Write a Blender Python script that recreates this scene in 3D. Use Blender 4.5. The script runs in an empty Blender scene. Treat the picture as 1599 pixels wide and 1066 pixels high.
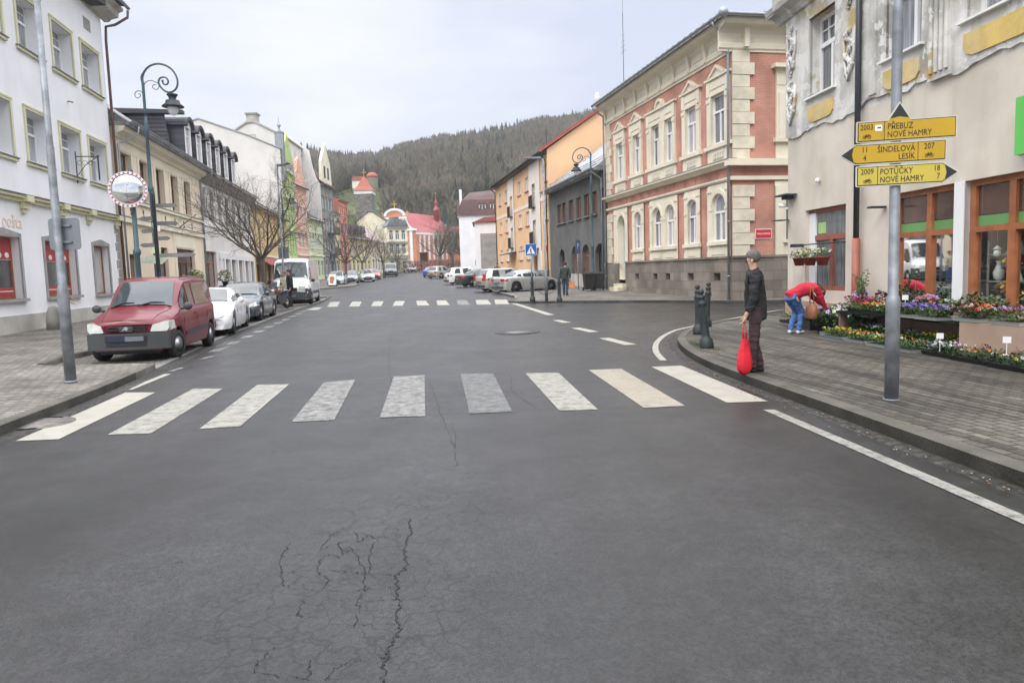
import bpy, bmesh, math, random
from math import sin, cos, pi, radians, hypot, atan2, sqrt
from mathutils import Vector, Matrix, noise
scene = bpy.context.scene
COL = scene.collection
R = random.Random(7)

# ---------------------------------------------------------------- camera
FPX, EYE, PITCH, ROLL = 1155.0, 1.7, math.atan(110/1155.0), 0.032
cam = bpy.data.cameras.new('camera'); camo = bpy.data.objects.new('camera', cam); COL.objects.link(camo)
cam.sensor_width = 36; cam.lens = FPX/1599*36; cam.clip_end = 3000; cam.clip_start = .1
camo.matrix_world = Matrix.Translation((0, 0, EYE)) @ Matrix.Rotation(pi/2-PITCH, 4, 'X') @ Matrix.Rotation(-ROLL, 4, 'Z')
scene.camera = camo
# ---------------------------------------------------------------- sky + light (overcast, sun veiled behind the camera)
SUN_EL, SUN_AZ = 42, 205
w = bpy.data.worlds.new('World'); scene.world = w; w.use_nodes = True
nt = w.node_tree; N = nt.nodes; L = nt.links; N.clear()
def nd(t, **k):
    n = N.new(t)
    for a, b in k.items(): setattr(n, a, b)
    return n
out = nd('ShaderNodeOutputWorld'); bg = nd('ShaderNodeBackground')
sky = nd('ShaderNodeTexSky', sky_type='NISHITA', sun_disc=False, sun_elevation=radians(SUN_EL), sun_rotation=radians(SUN_AZ))
sc_ = nd('ShaderNodeVectorMath', operation='SCALE'); sc_.inputs['Scale'].default_value = .10
L.new(sky.outputs[0], sc_.inputs[0])
geo = nd('ShaderNodeTexCoord'); sep = nd('ShaderNodeSeparateXYZ'); L.new(geo.outputs['Generated'], sep.inputs[0])
grad = nd('ShaderNodeValToRGB'); cr = grad.color_ramp
cr.elements[0].position = 0; cr.elements[0].color = (.66, .68, .73, 1)
cr.elements[1].position = 1; cr.elements[1].color = (2.9, 2.9, 2.98, 1)
e = cr.elements.new(.08); e.color = (.64, .665, .735, 1)
e = cr.elements.new(.36); e.color = (.63, .66, .745, 1)
e = cr.elements.new(.6); e.color = (2.0, 2.0, 2.08, 1)
L.new(sep.outputs[2], grad.inputs[0])
# soft cloud mottling of the overcast
mp = nd('ShaderNodeMapping'); mp.inputs['Scale'].default_value = (1.1, 1.1, 3.2); mp.inputs['Location'].default_value=(.6,.2,.1); L.new(geo.outputs['Generated'], mp.inputs[0])
nz = nd('ShaderNodeTexNoise'); nz.inputs['Scale'].default_value = 1.7; nz.inputs['Detail'].default_value = 5; nz.inputs['Roughness'].default_value = .5
L.new(mp.outputs[0], nz.inputs[0])
cr2 = nd('ShaderNodeValToRGB'); c2 = cr2.color_ramp
c2.elements[0].position = .40; c2.elements[0].color = (.86, .905, .975, 1)
c2.elements[1].position = .62; c2.elements[1].color = (1.24, 1.21, 1.15, 1)
L.new(nz.outputs[0], cr2.inputs[0])
mul = nd('ShaderNodeMix', data_type='RGBA', blend_type='MULTIPLY'); mul.inputs[0].default_value = 1
L.new(grad.outputs[0], mul.inputs[6]); L.new(cr2.outputs[0], mul.inputs[7])
mx = nd('ShaderNodeMix', data_type='RGBA'); mx.inputs[0].default_value = .93
L.new(sc_.outputs[0], mx.inputs[6]); L.new(mul.outputs[2], mx.inputs[7])
L.new(mx.outputs[2], bg.inputs[0]); bg.inputs[1].default_value = 1.0
L.new(bg.outputs[0], out.inputs[0])
sl = bpy.data.lights.new('sun', 'SUN'); sl.energy = 1.1; sl.angle = radians(25); sl.color = (1, .97, .92)
so = bpy.data.objects.new('sun', sl); COL.objects.link(so)
so.rotation_euler = (radians(90-SUN_EL), 0, radians(180-SUN_AZ)); so.location = (0, -20, 40)
scene.view_settings.view_transform = 'Standard'; scene.view_settings.look = 'None'
scene.view_settings.exposure = 0.36; scene.view_settings.gamma = 1

# ---------------------------------------------------------------- ground profile and helpers
GP = [(-60,0),(18,0),(32,.15),(48,.35),(110,1.2),(177,2.5),(230,4.0),(2000,4.0)]
def g(y):
    if y <= -60: return 0
    for (a, za), (b, zb) in zip(GP, GP[1:]):
        if y <= b: return za+(zb-za)*(y-a)/(b-a)
    return 4.0
def ray(px, py):
    x = px-799.5; y = -(py-533.0); c, s = cos(-ROLL), sin(-ROLL)
    x, y = c*x-s*y, s*x+c*y
    cp, sp = cos(PITCH), sin(PITCH)
    return (x/FPX, cp+(y/FPX)*sp, -sp+(y/FPX)*cp)
def G(px, py, off=0.0):          # the street point seen at a place in the survey photo
    r = ray(px, py); lo, hi = 1, 600
    for _ in range(50):
        m = (lo+hi)/2
        if EYE+r[2]*m-g(r[1]*m)-off > 0: lo = m
        else: hi = m
    return (r[0]*lo, r[1]*lo)

_M = {}
def mat(name, col, rough=.8, var=.12, scale=1.5, bump=.15, bscale=40, metal=0, spec=.5, coat=0, dirt=0, dirtcol=(.2,.19,.17), kind=None, col2=None, thr=None, streak=0, emis=0):
    if name in _M: return _M[name]
    m = bpy.data.materials.new(name); m.use_nodes = True; _M[name] = m
    t = m.node_tree; n = t.nodes; l = t.links
    b = n['Principled BSDF']; b.inputs['Roughness'].default_value = rough; b.inputs['Metallic'].default_value = metal
    b.inputs['Specular IOR Level'].default_value = spec; b.inputs['Coat Weight'].default_value = coat; b.inputs['Coat Roughness'].default_value = .08
    g_ = n.new('ShaderNodeNewGeometry'); pos = g_.outputs['Position']
    def noi(sc, det=4, vec=None, scale3=None):
        x = n.new('ShaderNodeTexNoise'); x.inputs['Scale'].default_value = sc; x.inputs['Detail'].default_value = det
        v = vec or pos
        if scale3:
            mm = n.new('ShaderNodeMapping'); mm.inputs['Scale'].default_value = scale3; l.new(v, mm.inputs[0]); v = mm.outputs[0]
        l.new(v, x.inputs[0]); return x.outputs[0]
    def ramp(src, p0, p1, c0=(0,0,0,1), c1=(1,1,1,1)):
        r_ = n.new('ShaderNodeValToRGB'); r_.color_ramp.elements[0].position = p0; r_.color_ramp.elements[1].position = p1
        r_.color_ramp.elements[0].color = c0; r_.color_ramp.elements[1].color = c1; l.new(src, r_.inputs[0]); return r_.outputs[0]
    def mix(f, a, b_, bt='MIX'):
        x = n.new('ShaderNodeMix'); x.data_type = 'RGBA'; x.blend_type = bt
        for s, v in ((0, f), (6, a), (7, b_)):
            if hasattr(v, 'links'): l.new(v, x.inputs[s])
            elif s == 0: x.inputs[0].default_value = v
            else: x.inputs[s].default_value = (*v[:3], 1)
        return x.outputs[2]
    c = (*col, 1)
    lo = tuple(max(0, x*(1-var)) for x in col)+(1,); hi = tuple(min(1, x*(1+var)) for x in col)+(1,)
    cur = ramp(noi(scale), .35, .65, lo, hi)
    if col2: cur = mix(ramp(noi(scale*.7, 6), (thr or .55)-.03, (thr or .55)+.03), cur, col2)
    if streak: cur = mix(ramp(noi(1.0, 4, None, (3.0, 3.0, .25)), .48, .75, (0,0,0,1), (streak,)*3+(1,)), cur, dirtcol)
    if dirt: cur = mix(ramp(noi(.9, 6), .5, .72, (0,0,0,1), (dirt,)*3+(1,)), cur, dirtcol)
    l.new(cur, b.inputs['Base Color'])
    hgt = noi(bscale, 3)
    if bump:
        bp = n.new('ShaderNodeBump'); bp.inputs['Strength'].default_value = bump; bp.inputs['Distance'].default_value = .02
        l.new(hgt, bp.inputs['Height']); l.new(bp.outputs[0], b.inputs['Normal'])
    m['_'] = 1
    return m
def nodes(m): return m.node_tree.nodes, m.node_tree.links, m.node_tree.nodes['Principled BSDF']

class MB:
    """collects shapes, then links them as ONE mesh object; fy mirrors the outward axis of a facade"""
    def __init__(s, fy=1): s.v = []; s.f = []; s.m = []; s.fy = fy; s.mi = 0; s.sm = set(); s.g = []
    def add(s, vs, fs, mi=None, smooth=False):
        o = len(s.v); s.v += [(x, y*s.fy, z) for x, y, z in vs]; s.g.append((o, len(s.v), len(s.f), len(s.f)+len(fs)))
        for f in fs:
            if smooth: s.sm.add(len(s.f))
            s.f.append(tuple(o+i for i in f)); s.m.append(s.mi if mi is None else mi)
        return s
    def box(s, x0, x1, y0, y1, z0, z1, mi=None):
        return s.add([(x0,y0,z0),(x1,y0,z0),(x1,y1,z0),(x0,y1,z0),(x0,y0,z1),(x1,y0,z1),(x1,y1,z1),(x0,y1,z1)],
                     [(0,3,2,1),(4,5,6,7),(0,1,5,4),(1,2,6,5),(2,3,7,6),(3,0,4,7)], mi)
    def cbox(s, c, d, rz=0, mi=None, rx=0, ry=0):
        M = Matrix.Translation(c) @ Matrix.Rotation(rz,4,'Z') @ Matrix.Rotation(ry,4,'Y') @ Matrix.Rotation(rx,4,'X')
        a, b, e = d[0]/2, d[1]/2, d[2]/2
        vs = [M @ Vector((x*a, y*b, z*e)) for z in (-1,1) for x, y in ((-1,-1),(1,-1),(1,1),(-1,1))]
        return s.add([tuple(v) for v in vs], [(0,3,2,1),(4,5,6,7),(0,1,5,4),(1,2,6,5),(2,3,7,6),(3,0,4,7)], mi)
    def quad(s, a, b, c, d, mi=None): return s.add([a,b,c,d], [(0,1,2,3)], mi)
    def poly(s, pts, mi=None): return s.add(pts, [tuple(range(len(pts)))], mi)
    def prism(s, pts, a, b, axis='y', mi=None):
        """polygon pts extruded from a to b along an axis; pts are the two other coordinates in xyz order"""
        def P(p, t): return {'x': (t,p[0],p[1]), 'y': (p[0],t,p[1]), 'z': (p[0],p[1],t)}[axis]
        n = len(pts); vs = [P(p,a) for p in pts]+[P(p,b) for p in pts]
        return s.add(vs, [tuple(range(n)), tuple(range(2*n-1,n-1,-1))]+[(i,(i+1)%n,n+(i+1)%n,n+i) for i in range(n)], mi)
    def tube(s, path, r, n=8, mi=None, cap=True, smooth=True):
        P = [Vector(p) for p in path]; rs = r if isinstance(r, (list,tuple)) else [r]*len(P)
        vs = []; up = Vector((0,0,1)); prev = None
        for i, p in enumerate(P):
            t = (P[min(i+1,len(P)-1)]-P[max(i-1,0)]).normalized() if len(P) > 1 else up
            if prev is None:
                a = t.orthogonal().normalized()
            else:
                a = prev-t*prev.dot(t)
                a = a.normalized() if a.length > 1e-6 else t.orthogonal().normalized()
            prev = a; b = t.cross(a)
            for k in range(n):
                q = p+a*cos(2*pi*k/n)*rs[i]+b*sin(2*pi*k/n)*rs[i]; vs.append(tuple(q))
        fs = [(i*n+k, i*n+(k+1)%n, (i+1)*n+(k+1)%n, (i+1)*n+k) for i in range(len(P)-1) for k in range(n)]
        s.add(vs, fs, mi, smooth)
        if cap:
            o = len(s.v)-len(vs)
            s.f.append(tuple(o+k for k in range(n))); s.m.append(s.mi if mi is None else mi)
            e = o+(len(P)-1)*n
            s.f.append(tuple(e+k for k in range(n))); s.m.append(s.mi if mi is None else mi)
        return s
    def lathe(s, prof, c=(0,0,0), n=16, mi=None, axis='z', smooth=True, caps=True):
        vs = []
        for r, z in prof:
            for k in range(n):
                a = 2*pi*k/n; x, y = r*cos(a), r*sin(a)
                vs.append({'z': (c[0]+x, c[1]+y, c[2]+z), 'y': (c[0]+x, c[1]+z, c[2]+y), 'x': (c[0]+z, c[1]+x, c[2]+y)}[axis])
        m = len(prof)
        return s.add(vs, [(i*n+k, i*n+(k+1)%n, (i+1)*n+(k+1)%n, (i+1)*n+k) for i in range(m-1) for k in range(n)]
                     + ([tuple(range(n)), tuple(range((m-1)*n, m*n))] if caps else []), mi, smooth)
    def ball(s, c, r, n=10, m=6, mi=None, sq=(1,1,1)):
        vs = [(c[0]+r*sq[0]*sin(pi*j/m)*cos(2*pi*k/n), c[1]+r*sq[1]*sin(pi*j/m)*sin(2*pi*k/n), c[2]+r*sq[2]*cos(pi*j/m)) for j in range(m+1) for k in range(n)]
        return s.add(vs, [(j*n+k, (j+1)*n+k, (j+1)*n+(k+1)%n, j*n+(k+1)%n) for j in range(m) for k in range(n)], mi, True)
    def wall(s, x0, x1, z0, z1, holes=(), y=0, depth=.18, mi=0, rmi=None):
        """facade sheet at y with true openings and reveals going back by depth"""
        xs = sorted({x0,x1,*[h[0] for h in holes],*[h[1] for h in holes]}); zs = sorted({z0,z1,*[h[2] for h in holes],*[h[3] for h in holes]})
        xs = [x for x in xs if x0 <= x <= x1]; zs = [z for z in zs if z0 <= z <= z1]
        for a, b in zip(xs, xs[1:]):
            run = None
            for c, d in zip(zs, zs[1:]):
                mx_, mz = (a+b)/2, (c+d)/2
                if any(h[0] < mx_ < h[1] and h[2] < mz < h[3] for h in holes):
                    if run: s.quad((a,y,run[0]),(b,y,run[0]),(b,y,run[1]),(a,y,run[1]), mi); run = None
                else: run = (run[0], d) if run else (c, d)
            if run: s.quad((a,y,run[0]),(b,y,run[0]),(b,y,run[1]),(a,y,run[1]), mi)
        r = mi if rmi is None else rmi
        for h in holes:
            a, b, c, d = h[:4]; k = y-(h[4] if len(h) > 4 else depth)
            s.quad((a,y,c),(a,k,c),(a,k,d),(a,y,d), r); s.quad((b,y,c),(b,k,c),(b,k,d),(b,y,d), r)
            s.quad((a,y,c),(b,y,c),(b,k,c),(a,k,c), r); s.quad((a,y,d),(b,y,d),(b,k,d),(a,k,d), r)
        return s
    def clusters(s, margin=.05):
        """groups of touching shapes, each as a collector of its own"""
        bb = []
        for a, b, c, d in s.g:
            q = s.v[a:b]; bb.append([min(p[i] for p in q)-margin for i in range(3)]+[max(p[i] for p in q)+margin for i in range(3)])
        par = list(range(len(bb)))
        def find(i):
            while par[i] != i: par[i] = par[par[i]]; i = par[i]
            return i
        for i in range(len(bb)):
            for j in range(i):
                A, B_ = bb[i], bb[j]
                if all(A[k] <= B_[k+3] and B_[k] <= A[k+3] for k in range(3)): par[find(i)] = find(j)
        out = {}
        for i, (a, b, c, d) in enumerate(s.g):
            m = out.setdefault(find(i), MB()); o = len(m.v); m.v += s.v[a:b]
            for f in range(c, d):
                if f in s.sm: m.sm.add(len(m.f))
                m.f.append(tuple(o+k-a for k in s.f[f])); m.m.append(s.m[f])
        return list(out.values())
    def build(s, name, mats, parent=None, loc=None, rz=0, label=None, recalc=True):
        me = bpy.data.meshes.new(name); me.from_pydata(s.v, [], s.f)
        if not isinstance(mats, (list,tuple)): mats = [mats]
        for m in mats: me.materials.append(m)
        me.polygons.foreach_set('material_index', [min(i, len(mats)-1) for i in s.m])
        if s.sm: me.polygons.foreach_set('use_smooth', [i in s.sm for i in range(len(s.f))])
        if recalc:
            bm = bmesh.new(); bm.from_mesh(me); bmesh.ops.remove_doubles(bm, verts=bm.verts, dist=1e-5)
            bmesh.ops.recalc_face_normals(bm, faces=bm.faces); bm.to_mesh(me); bm.free()
        me.update()
        o = bpy.data.objects.new(name, me); COL.objects.link(o)
        if parent: o.parent = parent
        if loc is not None: o.location = loc
        if rz: o.rotation_euler.z = rz
        if label: o['label'] = label
        return o
def tag(o, label, cat, group=None, kind=None):
    if label: o['label'] = label
    if cat: o['category'] = cat
    if group: o['group'] = group
    if kind: o['kind'] = kind
    return o
def thing(name, label, cat, loc=(0,0,0), rz=0, group=None):
    o = bpy.data.objects.new(name, None); o.empty_display_size = .3; COL.objects.link(o)
    o.location = loc; o.rotation_euler = (0,0,rz); return tag(o, label, cat, group)
def struct(o): o['kind'] = 'structure'; return o
def dup(root, loc, rz=0, label=None, scale=None):
    r = root.copy(); COL.objects.link(r); r.location = loc; r.rotation_euler = (0,0,rz)
    if label: r['label'] = label
    if scale: r.scale = scale
    for ch in list(root.children):
        c = ch.copy(); COL.objects.link(c); c.parent = r
        for q in ch.children:
            d = q.copy(); COL.objects.link(d); d.parent = c
    return r
def text(s, name, size, m, parent=None, loc=(0,0,0), rot=(pi/2,0,0), ext=.002, align='CENTER', label=None, sx=1, bold=0):
    cu = bpy.data.curves.new(name, 'FONT'); cu.body = s; cu.size = size; cu.extrude = ext; cu.align_x = align; cu.align_y = 'CENTER'; cu.resolution_u = 2
    cu.offset = bold
    o = bpy.data.objects.new('t', cu); COL.objects.link(o); bpy.context.view_layer.update()
    me = bpy.data.meshes.new_from_object(o.evaluated_get(bpy.context.evaluated_depsgraph_get())); bpy.data.objects.remove(o)
    me.materials.clear(); me.materials.append(m)
    o = bpy.data.objects.new(name, me); COL.objects.link(o); o.location = loc; o.rotation_euler = rot; o.scale = (sx,1,1)
    if parent: o.parent = parent
    if label: o['label'] = label
    return o
def gz(x, y, k=.12): return (x, y, g(y)+k)
# ---------------------------------------------------------------- materials
def asphalt():
    m = mat('asphalt', (.058,.059,.062), .62, .3, .35, 0, 60)
    n, l, b = nodes(m); n_ = n.new
    pos = n_('ShaderNodeNewGeometry').outputs['Position']
    def noi(sc, det=4, rough=.6):
        x = n_('ShaderNodeTexNoise'); x.inputs['Scale'].default_value = sc; x.inputs['Detail'].default_value = det; x.inputs['Roughness'].default_value = rough; l.new(pos, x.inputs[0]); return x.outputs[0]
    def ramp(src, p0, p1, c0, c1):
        r_ = n_('ShaderNodeValToRGB'); r_.color_ramp.elements[0].position = p0; r_.color_ramp.elements[1].position = p1
        r_.color_ramp.elements[0].color = (*c0,1); r_.color_ramp.elements[1].color = (*c1,1); l.new(src, r_.inputs[0]); return r_.outputs[0]
    def mul(a, b_):
        x = n_('ShaderNodeMix'); x.data_type='RGBA'; x.blend_type='MULTIPLY'; x.inputs[0].default_value = 1; l.new(a, x.inputs[6]); l.new(b_, x.inputs[7]); return x.outputs[2]
    c = ramp(noi(.28, 7, .62), .36, .64, (.0135,.0136,.0142), (.029,.0292,.0302))
    c = mul(c, ramp(noi(1.6, 6, .7), .42, .6, (.82,.82,.82), (1.12,1.12,1.12)))
    c = mul(c, ramp(noi(9, 6, .75), .3, .7, (.72,.72,.72), (1.28,1.28,1.28)))
    vo = n_('ShaderNodeTexVoronoi'); vo.inputs['Scale'].default_value = 62; l.new(pos, vo.inputs[0])
    c = mul(c, ramp(vo.outputs['Color'], .1, .9, (.6,.6,.6), (1.4,1.4,1.4)))
    # worn lane strips along the street
    mp = n_('ShaderNodeMapping'); mp.inputs['Rotation'].default_value = (0,0,-.155); mp.inputs['Scale'].default_value = (1.1,.05,1); l.new(pos, mp.inputs[0])
    x = n_('ShaderNodeTexNoise'); x.inputs['Scale'].default_value = .8; x.inputs['Detail'].default_value = 3; l.new(mp.outputs[0], x.inputs[0])
    c = mul(c, ramp(x.outputs[0], .35, .65, (.76,.76,.76), (1.26,1.26,1.26)))
    # scattered dark pits
    vp = n_('ShaderNodeTexVoronoi'); vp.inputs['Scale'].default_value = 5; l.new(pos, vp.inputs[0])
    c = mul(c, ramp(vp.outputs['Distance'], .035, .06, (.4,.4,.4), (1,1,1)))
    # crazing near the middle of the lane
    for (cx, cy, r, sc) in ((-.75, 5.0, .75, 5), (-.9, 3.7, .9, 6), (-1.3, 9.8, 1.6, 3)):
        dv = n_('ShaderNodeVectorMath'); dv.operation = 'DISTANCE'; l.new(pos, dv.inputs[0]); dv.inputs[1].default_value = (cx, cy, 0)
        ve = n_('ShaderNodeTexVoronoi'); ve.feature = 'DISTANCE_TO_EDGE'; ve.inputs['Scale'].default_value = sc
        wn = n_('ShaderNodeTexNoise'); wn.inputs['Scale'].default_value = 6; l.new(pos, wn.inputs[0])
        wa = n_('ShaderNodeMix'); wa.data_type='RGBA'; wa.blend_type='ADD'; wa.inputs[0].default_value = .22; l.new(pos, wa.inputs[6]); l.new(wn.outputs['Color'], wa.inputs[7])
        l.new(wa.outputs[2], ve.inputs[0])
        e = ramp(ve.outputs['Distance'], .004, .05, (0,0,0), (1,1,1))
        k = ramp(dv.outputs['Value'], 0, 1, (0,0,0), (1,1,1))
        mr = n_('ShaderNodeMapRange'); mr.inputs['From Min'].default_value = r*.7; mr.inputs['From Max'].default_value = r; mr.inputs['To Min'].default_value = .3; mr.inputs['To Max'].default_value = 1
        l.new(dv.outputs['Value'], mr.inputs[0])
        mm = n_('ShaderNodeMath'); mm.operation = 'MAXIMUM'; l.new(e, mm.inputs[0]); l.new(mr.outputs[0], mm.inputs[1])
        c = mul(c, mm.outputs[0])
    l.new(c, b.inputs['Base Color'])
    bp = n_('ShaderNodeBump'); bp.inputs['Strength'].default_value = .3; bp.inputs['Distance'].default_value = .008
    l.new(noi(120, 3), bp.inputs['Height']); l.new(bp.outputs[0], b.inputs['Normal'])
    r2 = ramp(noi(1.2, 4), .3, .7, (.33,.33,.33), (.47,.47,.47)); l.new(r2, b.inputs['Roughness'])
    return m
def paving(name, c1, c2, mortar, bw, bh, rot, off=.5, msize=.012, rows=0):
    m = mat(name, c1, .75, 0, 1, 0); n, l, b = nodes(m); n_ = n.new
    pos = n_('ShaderNodeNewGeometry').outputs['Position']
    mp = n_('ShaderNodeMapping'); mp.inputs['Rotation'].default_value = (0,0,rot); l.new(pos, mp.inputs[0])
    wn = n_('ShaderNodeTexNoise'); wn.inputs['Scale'].default_value = 1.5; l.new(pos, wn.inputs[0])
    wa = n_('ShaderNodeMix'); wa.data_type='RGBA'; wa.blend_type='ADD'; wa.inputs[0].default_value = .06; l.new(mp.outputs[0], wa.inputs[6]); l.new(wn.outputs['Color'], wa.inputs[7])
    br = n_('ShaderNodeTexBrick'); br.inputs['Scale'].default_value = 1; br.inputs['Brick Width'].default_value = bw; br.inputs['Row Height'].default_value = bh
    br.inputs['Mortar Size'].default_value = msize; br.inputs['Mortar Smooth'].default_value = .3; br.inputs['Bias'].default_value = 0; br.offset = off
    br.inputs['Color1'].default_value = (*c1,1); br.inputs['Color2'].default_value = (*c2,1); br.inputs['Mortar'].default_value = (*mortar,1)
    l.new(wa.outputs[2], br.inputs[0])
    nz_ = n_('ShaderNodeTexNoise'); nz_.inputs['Scale'].default_value = .7; nz_.inputs['Detail'].default_value = 6; l.new(pos, nz_.inputs[0])
    r_ = n_('ShaderNodeValToRGB'); r_.color_ramp.elements[0].position = .35; r_.color_ramp.elements[1].position = .65
    r_.color_ramp.elements[0].color = (.66,.66,.64,1); r_.color_ramp.elements[1].color = (1.2,1.2,1.18,1); l.new(nz_.outputs[0], r_.inputs[0])
    n2 = n_('ShaderNodeTexNoise'); n2.inputs['Scale'].default_value = 30; n2.inputs['Detail'].default_value = 4; l.new(pos, n2.inputs[0])
    r3 = n_('ShaderNodeValToRGB'); r3.color_ramp.elements[0].position = .3; r3.color_ramp.elements[1].position = .7
    r3.color_ramp.elements[0].color = (.7,.7,.7,1); r3.color_ramp.elements[1].color = (1.25,1.25,1.25,1); l.new(n2.outputs[0], r3.inputs[0])
    x = n_('ShaderNodeMix'); x.data_type='RGBA'; x.blend_type='MULTIPLY'; x.inputs[0].default_value = 1; l.new(br.outputs[0], x.inputs[6]); l.new(r_.outputs[0], x.inputs[7])
    y = n_('ShaderNodeMix'); y.data_type='RGBA'; y.blend_type='MULTIPLY'; y.inputs[0].default_value = 1; l.new(x.outputs[2], y.inputs[6]); l.new(r3.outputs[0], y.inputs[7])
    last = y.outputs[2]
    if rows:      # whole courses of darker blocks
        m2 = n_('ShaderNodeMapping'); m2.inputs['Scale'].default_value = (.16, 1/(bh*2.2), 0); l.new(wa.outputs[2], m2.inputs[0])
        n4 = n_('ShaderNodeTexNoise'); n4.inputs['Scale'].default_value = 1; n4.inputs['Detail'].default_value = 2; l.new(m2.outputs[0], n4.inputs[0])
        r4 = n_('ShaderNodeValToRGB'); r4.color_ramp.elements[0].position = .40; r4.color_ramp.elements[1].position = .52; r4.color_ramp.elements[0].color = (1-rows,1-rows,1-rows,1); r4.color_ramp.elements[1].color = (1.1,1.1,1.1,1); l.new(n4.outputs[0], r4.inputs[0])
        z = n_('ShaderNodeMix'); z.data_type='RGBA'; z.blend_type='MULTIPLY'; z.inputs[0].default_value = 1; l.new(last, z.inputs[6]); l.new(r4.outputs[0], z.inputs[7]); last = z.outputs[2]
    l.new(last, b.inputs['Base Color'])
    bp = n_('ShaderNodeBump'); bp.invert = True; bp.inputs['Strength'].default_value = .8; bp.inputs['Distance'].default_value = .012
    l.new(br.outputs['Fac'], bp.inputs['Height']); l.new(bp.outputs[0], b.inputs['Normal'])
    return m
def paint_m(name, wear, col=(.62,.6,.54)):
    """road paint: worn through to the asphalt where the noise says so"""
    m = mat(name, col, .6, .08, 3, .1, 60); n, l, b = nodes(m); n_ = n.new
    pos = n_('ShaderNodeNewGeometry').outputs['Position']
    nz_ = n_('ShaderNodeTexNoise'); nz_.inputs['Scale'].default_value = 7; nz_.inputs['Detail'].default_value = 10; nz_.inputs['Roughness'].default_value = .8; l.new(pos, nz_.inputs[0])
    r_ = n_('ShaderNodeValToRGB'); r_.color_ramp.elements[0].position = max(0, wear-.13); r_.color_ramp.elements[1].position = wear+.09; l.new(nz_.outputs[0], r_.inputs[0])
    src = b.inputs['Base Color'].links[0].from_socket
    x = n_('ShaderNodeMix'); x.data_type='RGBA'; l.new(r_.outputs[0], x.inputs[0]); x.inputs[6].default_value = (.026,.0265,.028,1); l.new(src, x.inputs[7]); l.new(x.outputs[2], b.inputs['Base Color'])
    return m
def tiles(name, c1, c2, bw=.3, bh=.2, bumpd=.02, rough=.6, vert=False):
    """roof tiles or masonry courses laid on the surface's own plane"""
    m = mat(name, c1, rough, 0, 1, 0); n, l, b = nodes(m); n_ = n.new
    tc = n_('ShaderNodeTexCoord'); sp = n_('ShaderNodeSeparateXYZ'); l.new(tc.outputs['Object'], sp.inputs[0])
    cb = n_('ShaderNodeCombineXYZ')
    ad = n_('ShaderNodeMath'); ad.operation = 'ADD'; l.new(sp.outputs[0], ad.inputs[0]); l.new(sp.outputs[1], ad.inputs[1])
    if vert: l.new(ad.outputs[0], cb.inputs[0]); l.new(sp.outputs[2], cb.inputs[1])
    else:
        l.new(sp.outputs[0], cb.inputs[0]); s2 = n_('ShaderNodeMath'); s2.operation='MULTIPLY'; s2.inputs[1].default_value = 1.6; l.new(sp.outputs[2], s2.inputs[0]); l.new(s2.outputs[0], cb.inputs[1])
    br = n_('ShaderNodeTexBrick'); br.inputs['Scale'].default_value = 1; br.inputs['Brick Width'].default_value = bw; br.inputs['Row Height'].default_value = bh
    br.inputs['Mortar Size'].default_value = bumpd*.6; br.inputs['Mortar Smooth'].default_value = .4
    br.inputs['Color1'].default_value = (*c1,1); br.inputs['Color2'].default_value = (*c2,1); br.inputs['Mortar'].default_value = tuple(x*.55 for x in c1)+(1,)
    l.new(cb.outputs[0], br.inputs[0])
    nz_ = n_('ShaderNodeTexNoise'); nz_.inputs['Scale'].default_value = .8; nz_.inputs['Detail'].default_value = 6; l.new(tc.outputs['Object'], nz_.inputs[0])
    r_ = n_('ShaderNodeValToRGB'); r_.color_ramp.elements[0].position = .35; r_.color_ramp.elements[1].position = .65
    r_.color_ramp.elements[0].color = (.75,.75,.75,1); r_.color_ramp.elements[1].color = (1.2,1.2,1.2,1); l.new(nz_.outputs[0], r_.inputs[0])
    x = n_('ShaderNodeMix'); x.data_type='RGBA'; x.blend_type='MULTIPLY'; x.inputs[0].default_value = 1; l.new(br.outputs[0], x.inputs[6]); l.new(r_.outputs[0], x.inputs[7])
    l.new(x.outputs[2], b.inputs['Base Color'])
    bp = n_('ShaderNodeBump'); bp.invert = True; bp.inputs['Strength'].default_value = .6; bp.inputs['Distance'].default_value = bumpd
    l.new(br.outputs['Fac'], bp.inputs['Height']); l.new(bp.outputs[0], b.inputs['Normal'])
    return m
def window_glass(name, base, var=.5, rough=.06):
    """pane with a net curtain or a dim room close behind it"""
    m = mat(name, base, rough, 0, 1, 0, spec=.5, coat=1); n, l, b = nodes(m); n_ = n.new
    tc = n_('ShaderNodeTexCoord'); mp = n_('ShaderNodeMapping'); mp.inputs['Scale'].default_value = (14,14,1.2); l.new(tc.outputs['Object'], mp.inputs[0])
    nz_ = n_('ShaderNodeTexNoise'); nz_.inputs['Scale'].default_value = 1; nz_.inputs['Detail'].default_value = 2; l.new(mp.outputs[0], nz_.inputs[0])
    r_ = n_('ShaderNodeValToRGB'); r_.color_ramp.elements[0].position = .3; r_.color_ramp.elements[1].position = .7
    r_.color_ramp.elements[0].color = (*[x*(1-var) for x in base],1); r_.color_ramp.elements[1].color = (*[min(1,x*(1+var)) for x in base],1); l.new(nz_.outputs[0], r_.inputs[0])
    l.new(r_.outputs[0], b.inputs['Base Color']); b.inputs['Roughness'].default_value = .5; b.inputs['Coat Roughness'].default_value = .03
    return m
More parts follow.
